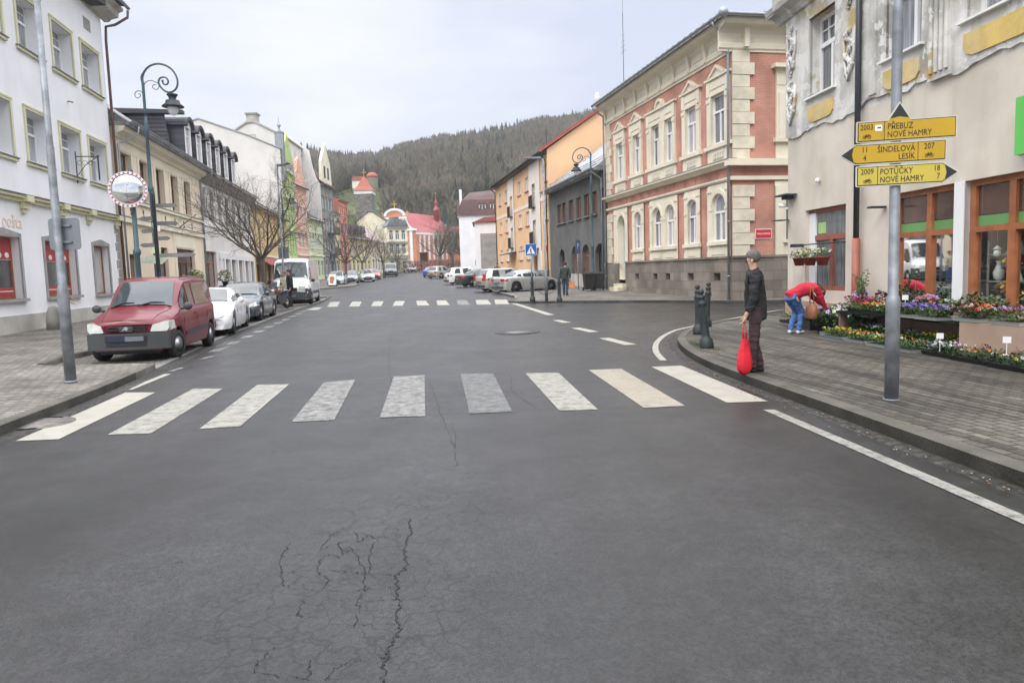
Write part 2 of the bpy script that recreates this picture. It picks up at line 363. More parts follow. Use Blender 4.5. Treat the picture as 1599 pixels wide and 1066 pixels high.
def clear_glass(name='shop_glass'):
    m = bpy.data.materials.new(name); m.use_nodes = True; n = m.node_tree.nodes; l = m.node_tree.links
    for x in list(n):
        if x.type != 'OUTPUT_MATERIAL': n.remove(x)
    o = n['Material Output']; tr = n.new('ShaderNodeBsdfTransparent'); gl = n.new('ShaderNodeBsdfGlossy'); gl.inputs['Roughness'].default_value = .02
    fr = n.new('ShaderNodeFresnel'); fr.inputs[0].default_value = 1.22; mx_ = n.new('ShaderNodeMixShader')
    l.new(fr.outputs[0], mx_.inputs[0]); l.new(tr.outputs[0], mx_.inputs[1]); l.new(gl.outputs[0], mx_.inputs[2]); l.new(mx_.outputs[0], o.inputs[0])
    tr.inputs[0].default_value = (.86,.9,.88,1); return m

M = {}
M['asphalt'] = asphalt()
M['paveR'] = paving('pavement_blocks', (.135,.122,.098), (.080,.072,.058), (.03,.029,.025), .24, .12, -1.72, rows=.5)
M['paveL'] = paving('pavement_setts', (.25,.225,.195), (.15,.138,.122), (.06,.056,.05), .22, .11, .35)
M['bay'] = paving('parking_setts', (.18,.16,.14), (.10,.09,.08), (.04,.04,.035), .14, .12, .1)
M['gutter'] = paving('gutter_setts', (.06,.055,.048), (.032,.03,.027), (.02,.02,.018), .2, .14, -.155, .3, .03)
M['kerb'] = mat('kerb_granite', (.095,.088,.072), .8, .25, 2, .5, 30, dirt=.6, dirtcol=(.05,.05,.035))
M['kerb2'] = mat('kerb_granite_light', (.17,.165,.155), .8, .25, 2, .5, 30, dirt=.4, dirtcol=(.08,.075,.06))
M['paint1'] = paint_m('road_paint', .35, (.34,.322,.272)); M['paint1b'] = paint_m('road_paint_scuffed', .44, (.30,.288,.25)); M['paintB'] = paint_m('road_paint_beige', .38, (.30,.265,.21)); M['paint2'] = paint_m('road_paint_worn', .49, (.25,.245,.228)); M['paint3'] = paint_m('road_paint_ghost', .47, (.15,.15,.146))
M['earth'] = mat('grass_ground', (.07,.085,.035), .9, .3, .4, .3, 10)
M['white'] = mat('white_render', (.80,.80,.81), .85, .04, .6, .1, 60, streak=.12, dirtcol=(.55,.55,.55))
M['ochretrim'] = mat('pale_ochre_trim', (.62,.60,.40), .8, .08)
M['plinth'] = mat('plinth_render', (.42,.40,.36), .85, .15, 1.2, .2, 30, dirt=.5, dirtcol=(.27,.25,.2))
M['cement'] = mat('grey_cement', (.30,.295,.285), .85, .15)
M['peach'] = mat('peach_render', (.82,.69,.52), .85, .05, .7, .1)
M['cream'] = mat('cream_render', (.78,.73,.58), .85, .06, .7, .1)
M['ledge'] = mat('lead_flashing', (.2,.2,.21), .5, .15, metal=.3)
M['zinc'] = mat('zinc_sheet', (.32,.34,.37), .45, .12, metal=.5)
M['slate'] = tiles('slate_roof', (.045,.046,.055), (.075,.077,.09), .3, .2)
M['slateG'] = tiles('grey_slate_roof', (.16,.165,.175), (.24,.245,.255), .32, .25)
M['redtile'] = tiles('red_roof_tiles', (.32,.055,.035), (.24,.04,.03), .25, .3)
M['browntile'] = tiles('brown_roof_tiles', (.10,.04,.035), (.065,.03,.028), .25, .3)
M['redsheet'] = mat('red_sheet_roof', (.34,.085,.09), .6, .1, .3)
M['brick'] = tiles('orange_red_brick', (.55,.275,.205), (.51,.25,.185), .25, .075, .008, .85, True)
M['bricknarrow'] = mat('red_brown_panels', (.47,.235,.175), .85, .2, 1.2, dirt=.5, dirtcol=(.2,.09,.06))
M['stucco'] = mat('cream_stucco', (.74,.675,.54), .85, .06, .8, .12, 40, dirt=.25, dirtcol=(.5,.43,.28))
M['stone'] = tiles('plinth_stone', (.25,.22,.18), (.17,.15,.125), .75, .4, .02, .9, True)
M['quoin'] = mat('quoin_stone', (.66,.60,.47), .9, .12, 2.5, .5, 12, dirt=.4, dirtcol=(.42,.37,.27))
M['gwin'] = window_glass('curtained_glass', (.27,.28,.31))
M['gwin2'] = window_glass('lace_curtain_glass', (.40,.40,.41), .35)
M['gdark'] = window_glass('dark_glass', (.045,.05,.055), .6)
M['gmid'] = window_glass('dim_glass', (.12,.13,.14), .6)
M['gbrown'] = window_glass('brown_blind_glass', (.16,.115,.09), .5)
M['frameW'] = mat('white_frame', (.8,.8,.8), .5, .03, bump=0)
M['frameB'] = mat('brown_frame', (.15,.055,.035), .5, .15, 5, bump=0)
M['frameO'] = mat('orange_wood_frame', (.33,.115,.045), .5, .2, 4, bump=0)
M['black'] = mat('black_plastic', (.018,.018,.019), .6, .1, bump=0)
M['rubber'] = mat('rubber', (.02,.02,.02), .85, .1, bump=0)
M['shopglass'] = clear_glass()
M['galv'] = mat('galvanised_steel', (.25,.265,.285), .55, .22, 6, .1, 30, metal=.55)
M['signback'] = mat('sign_back_grey', (.22,.24,.26), .5, .08, metal=.3)
M['lampgreen'] = mat('blue_green_cast_iron', (.055,.105,.125), .5, .15, 3)
M['darkiron'] = mat('dark_iron', (.028,.036,.038), .55, .2, 6)
M['milk'] = mat('milky_globe', (.72,.73,.74), .3, .03, bump=0)
M['plum'] = mat('plum_brown_sheet', (.14,.075,.07), .5, .2, 2)
M['grey'] = mat('dark_grey_render', (.115,.113,.11), .9, .2, .5, .2, 20, dirt=.5, dirtcol=(.18,.175,.165))
M['orange'] = mat('orange_render', (.76,.49,.28), .85, .05, .5, .1)
M['palecream'] = mat('pale_rose_render', (.78,.70,.62), .85, .04)
M['green'] = mat('lime_green_render', (.46,.60,.21), .85, .06, .7)
M['palegreen'] = mat('pale_green_render', (.62,.70,.44), .85, .06, .7)
M['pinkpeach'] = mat('rose_peach_render', (.74,.45,.33), .85, .06, .7)
M['ochre'] = mat('ochre_render', (.66,.49,.26), .85, .06, .7)
M['yellow'] = mat('yellow_render', (.70,.62,.36), .85, .06, .7)
M['paleyellow'] = mat('pale_yellow_render', (.76,.72,.54), .85, .05, .7)
M['greyc'] = mat('warm_grey_render', (.27,.26,.245), .9, .15, .7)
M['pinkred'] = mat('salmon_red_render', (.60,.22,.15), .85, .06, .7)
M['offwhite'] = mat('off_white_render', (.72,.70,.66), .85, .06, .5, dirt=.2, dirtcol=(.5,.48,.44))
M['church'] = mat('church_pink_render', (.58,.24,.16), .85, .07, .5)
M['gold'] = mat('gilt', (.75,.5,.12), .3, .05, metal=.8, bump=0)
M['chrome'] = mat('chrome', (.7,.7,.72), .15, .03, metal=1, bump=0)

# ---------------------------------------------------------------- ground, roads, pavements (the setting)
def drape(poly, off, name, m, skirt=.3, step=2.0, skm=None):
    """a sheet over polygon poly that follows the slope of the street"""
    bm = bmesh.new(); vs = [bm.verts.new((x,y,0)) for x, y in poly]; bm.faces.new(vs)
    ys = [p[1] for p in poly]; y = min(ys)+step
    while y < max(ys):
        bmesh.ops.bisect_plane(bm, geom=bm.verts[:]+bm.edges[:]+bm.faces[:], plane_co=(0,y,0), plane_no=(0,1,0)); y += step if y < 60 else step*3
    bmesh.ops.triangulate(bm, faces=bm.faces[:])
    for v in bm.verts: v.co.z = g(v.co.y)+off
    for f in bm.faces:
        if f.normal.z < 0: f.normal_flip()
    if skirt:
        be = [e for e in bm.edges if e.is_boundary]
        r = bmesh.ops.extrude_edge_only(bm, edges=be)
        for v in [x for x in r['geom'] if isinstance(x, bmesh.types.BMVert)]: v.co.z -= skirt
        for f in [x for x in r['geom'] if isinstance(x, bmesh.types.BMFace)]: f.material_index = 1
    me = bpy.data.meshes.new(name); bm.to_mesh(me); bm.free()
    me.materials.append(m); me.materials.append(skm or m)
    o = bpy.data.objects.new(name, me); COL.objects.link(o); return struct(o)
def smoothline(pts, n=6):
    out = []
    P = [pts[0]]+list(pts)+[pts[-1]]
    for i in range(1, len(P)-2):
        for k in range(n):
            t = k/n; a, b, c, d = P[i-1], P[i], P[i+1], P[i+2]
            out.append(tuple(.5*((2*b[j])+(-a[j]+c[j])*t+(2*a[j]-5*b[j]+4*c[j]-d[j])*t*t+(-a[j]+3*b[j]-3*c[j]+d[j])*t**3) for j in (0,1)))
    out.append(tuple(pts[-1])); return out
def offset(line, d):
    out = []
    for i, p in enumerate(line):
        a = line[max(0,i-1)]; b = line[min(len(line)-1,i+1)]; dx, dy = b[0]-a[0], b[1]-a[1]; l_ = hypot(dx,dy) or 1
        out.append((p[0]-dy/l_*d, p[1]+dx/l_*d))
    return out
def strip(line, w, z0, z1, name, m, seg=None, gap=.008):
    """kerb or band along a line: top at z1, down to z0, w wide to the left; seg cuts it into stones"""
    mb = MB(); a = line; b = offset(line, w); acc = 0
    for i in range(len(a)-1):
        p, q, r, s = a[i], a[i+1], b[i+1], b[i]
        mb.add([(p[0],p[1],g(p[1])+z0),(q[0],q[1],g(q[1])+z0),(r[0],r[1],g(r[1])+z0),(s[0],s[1],g(s[1])+z0),
                (p[0],p[1],g(p[1])+z1-.012),(q[0],q[1],g(q[1])+z1-.012),(r[0],r[1],g(r[1])+z1),(s[0],s[1],g(s[1])+z1),
                (p[0]*.85+s[0]*.15,p[1]*.85+s[1]*.15,g(p[1])+z1),(q[0]*.85+r[0]*.15,q[1]*.85+r[1]*.15,g(q[1])+z1)],
               [(0,1,5,4),(4,5,9,8),(8,9,6,7)])
    return struct(mb.build(name, m))
ter = MB(); ys = [-60,-20,0,10,18,25,32,40,48,60,80,110,140,177,200,230]
xs = [-400,-120,-60,-30,-15,0,15,30,60,120,400]
ter.add([(x,y,g(y)-.02) for y in ys for x in xs], [(j*11+i, j*11+i+1, (j+1)*11+i+1, (j+1)*11+i) for j in range(len(ys)-1) for i in range(10)], 0, True)
struct(ter.build('ground', M['earth']))
# asphalt: whole street area incl. the side street to the right
road = [(-13,-20),(14,-20),(14,12),(40,14),(40,30),(12,40),(3,60),(-3,85),(-4,110),(-10,140),(-14,177),(-12,215),(-20,215),(-24,177),(-22,150),(-24,110),(-20,84),(-22,66),(-22,50),(-15,42),(-15,30),(-13,0)]
drape(road, 0, 'road', M['asphalt'], skirt=0)
# left kerb line (road edge), bay edge and pavement edge
kerbL = smoothline([(-3.4,-8),(-4.6,0),(-5.55,6),(-5.95,8.7),(-6.35,11.3),(-6.95,14.3),(-7.75,18),(-8.45,22),(-9.15,27),(-9.95,33),(-10.5,38.5),(-11.0,43),(-11.7,47),(-12.6,49.5),(-18,52)], 5)
M['dark'] = M['black']
paveL = [(x,y) for x,y in kerbL if y < 14.4]+[(-7.4,14.5),(-9.45,14.75),(-9.9,16.2),(-10.15,18),(-10.7,21),(-11.4,25),(-12.2,31),(-12.9,35),(-12.6,36.5),(-11.6,37.0),(-10.45,38.2),(-10.6,38.9),(-13.4,38.6),(-14.3,46.6),(-11.7,47.2),(-12.6,49.5),(-18,52),(-19.5,56),(-19.0,62),(-16.6,65),(-15.0,71),(-15.8,78),(-20,90),(-24.2,111),(-25.1,132),(-22.4,150),(-24.4,177),(-32,177),(-34,130),(-30,84),(-28,50),(-24,20),(-24,-20),(-6,-20)]
drape(paveL, .12, 'pavement', M['paveL'], skirt=.14, skm=M['kerb2'])
bay = [(-6.98,14.42),(-7.75,18),(-8.45,22),(-9.15,27),(-9.95,33),(-10.45,38.2),(-11.6,37.05),(-12.6,36.55),(-12.95,35),(-12.2,31),(-11.4,25),(-10.7,21),(-10.15,18),(-9.9,16.2),(-9.45,14.75)]
bay2 = [(-11.0,43),(-11.5,45),(-14.45,46),(-14.65,60),(-17.05,72),(-15.5,72),(-13.6,60)]
bayv = [(-10.6,38.92),(-13.38,38.62),(-14.28,46.58),(-11.7,47.18),(-11.0,43)]
for b_ in (bay,bayv): drape(b_, .02, 'parking_bay', M['bay'], skirt=.03)
strip(kerbL[:24], .16, -.02, .135, 'kerb', M['kerb'])
kl2 = [p for p in kerbL if p[1] > 14.0]
strip(kl2, .14, -.02, .035, 'kerb', M['kerb2'])
kb = smoothline([(-9.5,14.9),(-9.9,16.2),(-10.15,18),(-10.7,21),(-11.4,25),(-12.2,31),(-12.9,35)],4)
strip(kb, .14, -.02, .14, 'kerb', M['kerb'])
strip([(p[0]+.0,p[1]) for p in offset(kerbL,-.28)], .26, -.02, .012, 'gutter', M['gutter'])
# right pavement with its rounded corner
kR = smoothline([(4.9,-6),(4.1,1),(3.72,5.0),(3.5,8.0),(3.3,10.4),(3.22,12.6),(3.42,15.0),(3.88,17.0),(4.7,18.9),(6.3,20.9),(8.6,22.3),(14,23.6),(24,25)], 6)
pR = kR+[(24,-12),(6,-12)]
drape(pR, .12, 'pavement', M['paveR'], skirt=.14, skm=M['kerb'])
strip([p for p in kR][::-1], -.17, -.02, .14, 'kerb', M['kerb']) if False else strip(kR, -.17, -.02, .135, 'kerb', M['kerb'])
strip(offset(kR, .17), -.16, -.02, .012, 'gutter', M['gutter'])
# far right pavement in front of the red house
kF = smoothline([(34,31.6),(20,30.4),(12,29.3),(9.3,29.7),(6.6,31.6),(3.4,33.2),(.8,34.3),(-.1,35.1),(.1,36.4),(.2,37.5)], 5)
pF = kF+[(.2,40),(-1.4,50),(-3.0,62),(-5.5,84),(-6.1,95),(-7.4,112),(-9,125),(2,125),(8,62),(12,32.6),(34,35)]
drape(pF, .1, 'pavement', M['paveL'], skirt=.12, skm=M['kerb2'])
strip(kF[::-1], .16, -.02, .11, 'kerb', M['kerb'])
strip([(.2,37.5),(.2,40),(-1.4,50),(-3.0,62),(-5.5,84),(-7.4,112)][::-1], .16, -.02, .115, 'kerb', M['kerb2'])
# ---- painted markings, sheets a few mm above the asphalt
def mark(poly, name, m, z=.006):
    return drape([(x,y) for x,y in poly], z, name, m, skirt=0, step=50 if max(p[1] for p in poly) < 18 else 1)
cw = [((24,689),(92,686),(243,613),(196,613),1),((168,679),(236,677),(348,607),(302,607),4),((311,670),(375,666),(452,600),(402,601),4),((455,659),(522,656),(555,593),(506,597),2),((593,652),(664,650),(663,586),(615,588),2),((733,646),(800,643),(770,583),(719,584),3),((873,641),(934,640),(872,582),(820,583),4),((1005,637),(1070,634),(970,576),(919,578),5),((1135,629),(1199,627),(1064,571),(1017,573),1)]
mats3 = {1: M['paint1'], 2: M['paint2'], 3: M['paint3']}
mb = {}
def flat(ps, m, name, z=.006):
    q = [G(*p) for p in ps]; b_ = mb.setdefault(name, MB()); b_.poly([(x,y,g(y)+z) for x,y in q], m)
for a, b_, c, d, k in cw: flat((a,b_,c,d), k-1, 'crosswalk_marking')
for i in range(9):   # the farther crossing
    x = [14,37,128,219,308,394,478,563,641,719][i+1]
    x0 = 500+x/2.665; x0b = x0+(16 if i < 7 else 20)
    flat(((x0-3 if i<4 else x0+4, 479.2-i*.5),(x0b-3 if i<4 else x0b+7, 479-i*.5),(x0b+1, 471.3-i*.45),(x0+2, 471.5-i*.45)), 0 if i != 6 else 1, 'crosswalk_marking_far')
flat(((480,484.5),(497,484),(503,480),(490,480)), 0, 'crosswalk_marking_far')
for nm, b_ in mb.items(): struct(b_.build(nm.replace('_far',''), [M['paint1'],M['paint2'],M['paint3'],M['paint1b'],M['paintB']]))
def lineband(name, pts, wpx, m, z=.006):
    q = [G(*p) for p in pts]; q = smoothline(q, 6) if len(q) > 2 else q
    a = offset(q, wpx/2); b_ = offset(q, -wpx/2); mb_ = MB()
    n_ = len(q); mb_.add([(x,y,g(y)+z) for x,y in a]+[(x,y,g(y)+z) for x,y in b_], [(i,i+1,n_+i+1,n_+i) for i in range(n_-1)])
    return struct(mb_.build(name, m))
M['paint4'] = paint_m('road_paint_grainy', .44, (.27,.26,.235))
q0, q1 = G(1200,640), G(1599,812)
kk = (q1[0]-q0[0])/(q1[1]-q0[1])
mb_ = MB(); mb_.add([(q0[0]+kk*(y-q0[1])+dx, y, .006) for y in (q0[1], 4, 0, -6) for dx in (-.065,.065)], [(0,1,3,2),(2,3,5,4),(4,5,7,6)]); struct(mb_.build('edge_line_marking', M['paint4']))
lineband('edge_line_marking', [(1036,563),(1024,548),(1027,533),(1045,520),(1080,510),(1200,487),(1225,484)], .12, M['paint1'])
lineband('edge_line_marking', [(800,473),(860,492)], .28, M['paint1'])
for a, b_ in (((868,500),(886,504)),((898,512),(928,518.5)),((943,528),(985,538.5))): lineband('edge_line_marking', [a,b_], .27, M['paint1'])
lineband('edge_line_marking', [(896,493),(1025,489)], .06, M['paint2'])
lineband('edge_line_marking', [(200,609),(262,584)], .13, M['paint1'])
for a, b_ in (((266,580),(286,574)),((314,561),(334,556)),((345,545),(362,541))): lineband('edge_line_marking', [a,b_], .12, M['paint2'])
for i in range(11):
    t = i/11; y0 = 17.5+i*1.75; x0 = -7.62-(y0-17.5)*.141
    mb_ = MB(); mb_.add([(x0+.35,y0,g(y0)+.006),(x0+.6,y0+.12,g(y0)+.006),(x0+.5,y0+.9,g(y0+.9)+.006),(x0+.22,y0+.8,g(y0+.8)+.006)],[(0,1,2,3)])
    struct(mb_.build('parking_line_marking', M['paint2']))
# cracks in the asphalt
cracks = [[(641,810),(641,828),(632,860),(634,885),(622,895),(619,905),(622,935),(622,960),(624,985),(608,1010),(600,1040),(596,1066)],
 [(668,590),(680,620),(690,650),(707,690),(714,725)],[(714,725),(702,729),(640,738),(560,746),(480,750)],[(707,660),(712,700)],[(450,848),(437,880),(440,900),(447,915),(500,922),(570,921)],
 [(570,897),(567,921),(560,940),(556,975)],[(570,897),(622,896)],[(567,919),(622,917)],[(560,940),(618,935)],[(556,975),(622,973)],
 [(500,858),(520,835),(560,820),(641,810)],[(500,858),(540,845),(600,838),(634,835)],[(440,868),(500,863),(530,870)],[(440,892),(490,890),(550,893),(570,897)],[(530,870),(545,855),(565,880),(570,897)],
 [(583,846),(578,870),(576,895)],[(505,868),(495,890),(512,905),(505,920)],[(530,845),(535,860),(560,858)],[(555,830),(560,845),(575,835),(590,845)],
 [(430,1010),(402,1035),(410,1050),(480,1060)],[(480,1030),(482,1055)],[(622,1025),(560,1030),(530,1040),(510,1062)],[(400,685),(500,680),(570,678)],[(656,592),(620,585),(612,600),(607,560)],[(476,935),(466,955),(470,962)],[(240,885),(285,877)],
 [(607,560),(612,520),(622,480),(627,462)],[(655,592),(700,588),(790,584),(800,610),(845,642)],[(470,690),(400,690)]]
cm = MB()
for ci, c in enumerate(cracks):
    q = smoothline([G(*p) for p in c], 9); wv = .0045 if ci in (0,) else .0022
    q = [(x+R.uniform(-.014,.014), y+R.uniform(-.012,.012)) for x, y in q]
    ws = [wv*R.uniform(.3,1.7) for _ in q]
    n_ = len(q); A = [(p[0]-w_, p[1]) for p, w_ in zip(q, ws)]; B = [(p[0]+w_, p[1]+w_*.6) for p, w_ in zip(q, ws)]
    cm.add([(x,y,g(y)+.003) for x,y in A]+[(x,y,g(y)+.003) for x,y in B], [(i,i+1,n_+i+1,n_+i) for i in range(n_-1)])
struct(cm.build('road_cracks', mat('crack_dark', (.018,.018,.02), .9, .2, bump=0)))
# manhole covers
def manhole(px, py, r):
    x, y = G(px, py); b_ = MB()
    b_.lathe([(0.01,.0),(r*.8,.0),(r*.8,-.004),(r,-.004),(r,-.01)], n=28, mi=0)
    o = b_.build('manhole_cover', [mat('manhole_iron', (.2,.18,.165), .6, .3, 8, .4, 60, metal=.3)], loc=(x,y,g(y)+.016)); return o
tag(manhole(808,519,.34), 'round iron manhole cover in the middle of the road beyond the near crossing', 'manhole cover')
o = manhole(58,662,.42); tag(o, 'round manhole cover in the gutter beside the left kerb', 'manhole cover')
rg = MB(); rg.lathe([(.42,0),(.62,0),(.62,-.01),(.42,-.01)], n=28)
x, y = G(808,519); o = rg.build('road_patch', mat('patch_asphalt', (.05,.05,.052), .8, .25, 6)); o.location = (x,y,g(y)+.007); struct(o)
# ---------------------------------------------------------------- buildings
SPLITS = {'camera_bracket': .03, 'pilaster': .02, 'quoin': -.002, 'yellow_panel': .01, 'window_trim': .03, 'frieze': .02, 'sill': .01, 'corner_stones': -.01, 'stucco_trim': .02, 'stair_panel': .02, 'vent': .01, 'panel': .01, 'snow_guard': .0, 'stud': .05, 'ledge': .05, 'cross': .1, 'balustrade_recess': .01, 'flashing': .01, 'ground_floor_stucco': .02, 'window': .1, 'shopfront': .02, 'wall_box': .05, 'bay': .05, 'white_trim': .05, 'gutter': .1, 'porch_canopy': .05}
class B:
    """a building whose local x runs along its front, with out > 0 towards the street; z values are heights above the datum"""
    def __init__(s, name, label, cat, A, d, sgn, base=None, group=None):
        s.z0 = g(A[1])+.05 if base is None else base; s.sgn = sgn; s.A = A; s.ang = atan2(d[1], d[0])
        s.root = thing(name, label, cat, (A[0], A[1], s.z0), s.ang, group)
    def mb(s): return MB(s.sgn)
    def put(s, mb, name, mats, parent=None, label=None):
        if parent is None: mb.v = [(x,y,z-s.z0) for x,y,z in mb.v]
        else: mb.v = [(x,y,z-s.z0) for x,y,z in mb.v]
        if name in SPLITS and not parent:
            for c in mb.clusters(SPLITS[name]): o = c.build(name, mats, s.root)
            return o
        return mb.build(name, mats, parent or s.root, label=label)
    def win(s, a, b, z0, z1, y=-.15, fr=None, gl=None, mull=1, trans=.68, fw=.07, arch=0, sill=None, name='window', bars=0, split=True):
        """frame and sashes (part) with its pane (sub-part)"""
        fr = fr or M['frameW']; gl = gl or R.choice((M['gwin'],M['gwin'],M['gwin2'],M['gmid'])); m = s.mb(); d = .06
        zt = z1-arch
        if not arch: m.box(a,b,y-d,y,z1-fw,z1)
        else:
            c = (a+b)/2; r = (b-a)/2
            for i in range(10):
                t0, t1 = pi*i/10, pi*(i+1)/10
                P = lambda q, t: (c+q*cos(t), zt+q*sin(t)*arch/r)
                p = [P(r,t0),P(r,t1),P(r-fw*1.3,t1),P(r-fw*1.3,t0)]
                m.prism(p, y-d, y, 'y')
        m.box(a,b,y-d,y,z0,z0+fw); m.box(a,a+fw,y-d,y,z0+fw,zt if arch else z1-fw); m.box(b-fw,b,y-d,y,z0+fw,zt if arch else z1-fw)
        ztr = z0+(z1-z0)*trans if trans else z1-fw
        if trans: m.box(a+fw,b-fw,y-d,y+.015,ztr-fw*.6,ztr+fw*.6)
        for i in range(mull):
            x = a+(b-a)*(i+1)/(mull+1); m.box(x-fw*.6,x+fw*.6,y-d,y+.012,z0+fw,ztr-fw*.6 if trans else z1-fw)
        if bars:
            for i in range(1, bars+1):
                x = a+(b-a)*i/(bars+1); m.box(x-.015,x+.015,y-d,y,ztr+fw*.6,z1-fw)
            zz = (ztr+z1)/2; m.box(a+fw,b-fw,y-d,y-.003,zz-.015,zz+.015)
        if sill: m.box(a-.06,b+.06,y,y+sill,z0-.04,z0-.001)
        if not split:
            m.quad((a,y-.045,z0),(b,y-.045,z0),(b,y-.045,z1),(a,y-.045,z1),1)
            return s.put(m, name, [fr, gl])
        o = s.put(m, name, [fr])
        p = s.mb(); p.quad((a+.01,y-.045,z0+.01),(b-.01,y-.045,z0+.01),(b-.01,y-.045,z1-.01),(a+.01,y-.045,z1-.01))
        s.put(p, 'pane', [gl], o); return o
    def door(s, a, b, z0, z1, y=-.2, m_=None, gl=None):
        m = s.mb(); m.box(a,b,y-.06,y,z0,z1)
        for i in range(2):
            x0 = a+.1+(b-a-.1)/2*i; x1 = a+(b-a)/2*(i+1)-.08
            m.box(x0,x1,y,y+.02,z0+.15,z0+(z1-z0)*.4)
            m.box(x0,x1,y,y+.015,z0+(z1-z0)*.47,z1-.15,1)
        return s.put(m, 'door', [m_ or M['frameB'], gl or M['gdark']])
def arch_fill(m, a, b, zs, zt, y, depth, mi=0, n=12, top=None):
    """turns the top of a rectangular opening into an arch springing at zs with its crown at zt"""
    c, r = (a+b)/2, (b-a)/2; top = top or zt
    P = [(c+r*cos(pi*i/n), zs+(zt-zs)*sin(pi*i/n)) for i in range(n+1)]
    for p, q in zip(P, P[1:]):
        m.quad((p[0],y,p[1]),(q[0],y,q[1]),(q[0],y,top+.001),(p[0],y,top+.001), mi)
        m.quad((p[0],y,p[1]),(q[0],y,q[1]),(q[0],y-depth,q[1]),(p[0],y-depth,p[1]), mi)
def arch_band(m, a, b, zs, zt, wdt, y0, y1, mi=0, n=12):
    c, r = (a+b)/2, (b-a)/2
    for i in range(n):
        t0, t1 = pi*i/n, pi*(i+1)/n
        P = lambda q, t: (c+(r+q)*cos(t), zs+(zt-zs+q)*sin(t))
        m.prism([P(0,t0),P(0,t1),P(wdt,t1),P(wdt,t0)], y0, y1, 'y', mi)
def shell(m, x0, x1, z0, z1, depth, mi=0, front=False):
    """side and back walls"""
    m.quad((x0,0,z0),(x0,-depth,z0),(x0,-depth,z1),(x0,0,z1),mi); m.quad((x1,0,z0),(x1,-depth,z0),(x1,-depth,z1),(x1,0,z1),mi)
    m.quad((x0,-depth,z0),(x1,-depth,z0),(x1,-depth,z1),(x0,-depth,z1),mi)
def gable_roof(m, x0, x1, depth, ze, zr, over=.45, mi=0, t=.18, front=None, xo=0):
    f = over if front is None else front; r = -depth/2
    k = (zr-ze)/(depth/2)
    pr = [(f, ze-f*k*.6), (r, zr), (-depth-over, ze-over*k*.6), (-depth-over, ze-over*k*.6-t), (r, zr-t), (f, ze-f*k*.6-t)]
    return m.prism(pr, x0-xo, x1+xo, 'x', mi)
def gutter(b, x0, x1, y, z, r=.075, m_=None, pipes=(), zb=.1):
    m = b.mb(); n = 8
    P = [(y+r*cos(pi+pi*i/n), z+r*sin(pi+pi*i/n)) for i in range(n+1)]; Q = [(y+(r-.012)*cos(pi+pi*i/n), z+(r-.012)*sin(pi+pi*i/n)) for i in range(n,-1,-1)]
    m.prism(P+Q, x0, x1, 'x'); b.put(m, 'gutter', m_ or M['zinc'])
    for px_, yw in pipes:
        p = b.mb(); p.tube([(px_,y,z-r),(px_,y,z-.25),(px_,yw+.08,z-.65),(px_,yw+.08,z-1.0),(px_,yw+.08,zb)], .05, 8)
        zz = zb+1
        while zz < z-1: p.lathe([(.065,0),(.065,.05)], (px_,yw+.08,zz), 8); zz += 2.2
        b.put(p, 'downpipe', m_ or M['zinc'])
def finial(m, x, y, z, h, r, mi=0): m.lathe([(r,0),(r*.5,h*.12),(r*.3,h*.3),(r*.9,h*.42),(r*.25,h*.5),(r*.12,h*.8),(.01,h)], (x,y,z), 8, mi)

# === 1. white post office at the left edge
b = B('post_office_building', 'tall white building with ochre-framed windows at the left edge of the picture', 'building', (-16.2,23.4), (-.169,1), -1)
up = [(x0,x1) for x0, x1 in ((-5.5,-3.55),(-2.7,-.72),(.15,2.12),(2.97,4.93),(5.78,7.88),(8.6,10.78))]
holes = []
for x0, x1 in up:
    for z0, z1 in ((6.0,7.98),(9.95,11.92)): holes.append((x0+.12,x1-.12,z0+.1,z1-.12,.45))
gr = [(-2.6,-1.0,1.3,3.35),(-.35,1.78,1.3,3.35),(3.66,6.38,1.3,3.35),(8.25,9.98,1.28,3.35)]
holes += [(*q,.3) for q in gr]
m = b.mb(); m.wall(-8,11.4,.75,13.7,holes); shell(m,-8,11.4,0,13.7,12); b.put(m,'wall',[M['white']])
m = b.mb(); m.box(-8,11.42,-.3,.06,-.3,.76); b.put(m,'plinth',[M['plinth']])
m = b.mb()
for x0, x1 in up:
    for z0, z1 in ((6.0,7.98),(9.95,11.92)):
        m.box(x0,x0+.12,-.02,.05,z0,z1-.12); m.box(x1-.12,x1,-.02,.05,z0,z1-.12); m.box(x0,x1,-.02,.05,z1-.12,z1)
        m.box(x0-.02,x1+.02,-.02,.07,z1-.035,z1+.03); m.box(x0-.05,x1+.05,-.02,.09,z0-.1,z0+.0)
b.put(m,'window_trim',[M['ochretrim']])
m = b.mb()
for x0, x1 in up:
    for z0 in (6.0,9.95): m.box(x0-.08,x1+.08,-.35,.13,z0+.002,z0+.035)
b.put(m,'sill',[M['ledge']])
for x0, x1 in up:
    for z0, z1 in ((6.0,7.98),(9.95,11.92)): b.win(x0+.13,x1-.13,z0+.1,z1-.12,-.4,bars=1,mull=1,trans=.62)
for q in gr:
    m = b.mb(); x0,x1,z0,z1 = q
    m.box(x0-.14,x0,-.02,.04,z0-.0,z1+.05); m.box(x1,x1+.14,-.02,.04,z0,z1+.05)
    m.prism([(x0-.14,z1+.05),(x1+.14,z1+.05),(x1+.14,z1+.12),((x0+x1)/2,z1+.27),(x0-.14,z1+.12)],-.02,.045,'y')
    m.box(x0,x1,-.0,.04,z1-.0,z1+.05)
    b.put(m,'window_surround',[M['cement']])
    m = b.mb(); m.box(x0-.16,x1+.16,-.3,.14,z0-.1,z0); b.put(m,'sill',[M['cement']])
M['posterred'] = mat('poster_red', (.36,.03,.035), .35, .1, bump=0); M['posterwhite'] = mat('poster_white', (.75,.73,.7), .4, .05, bump=0)
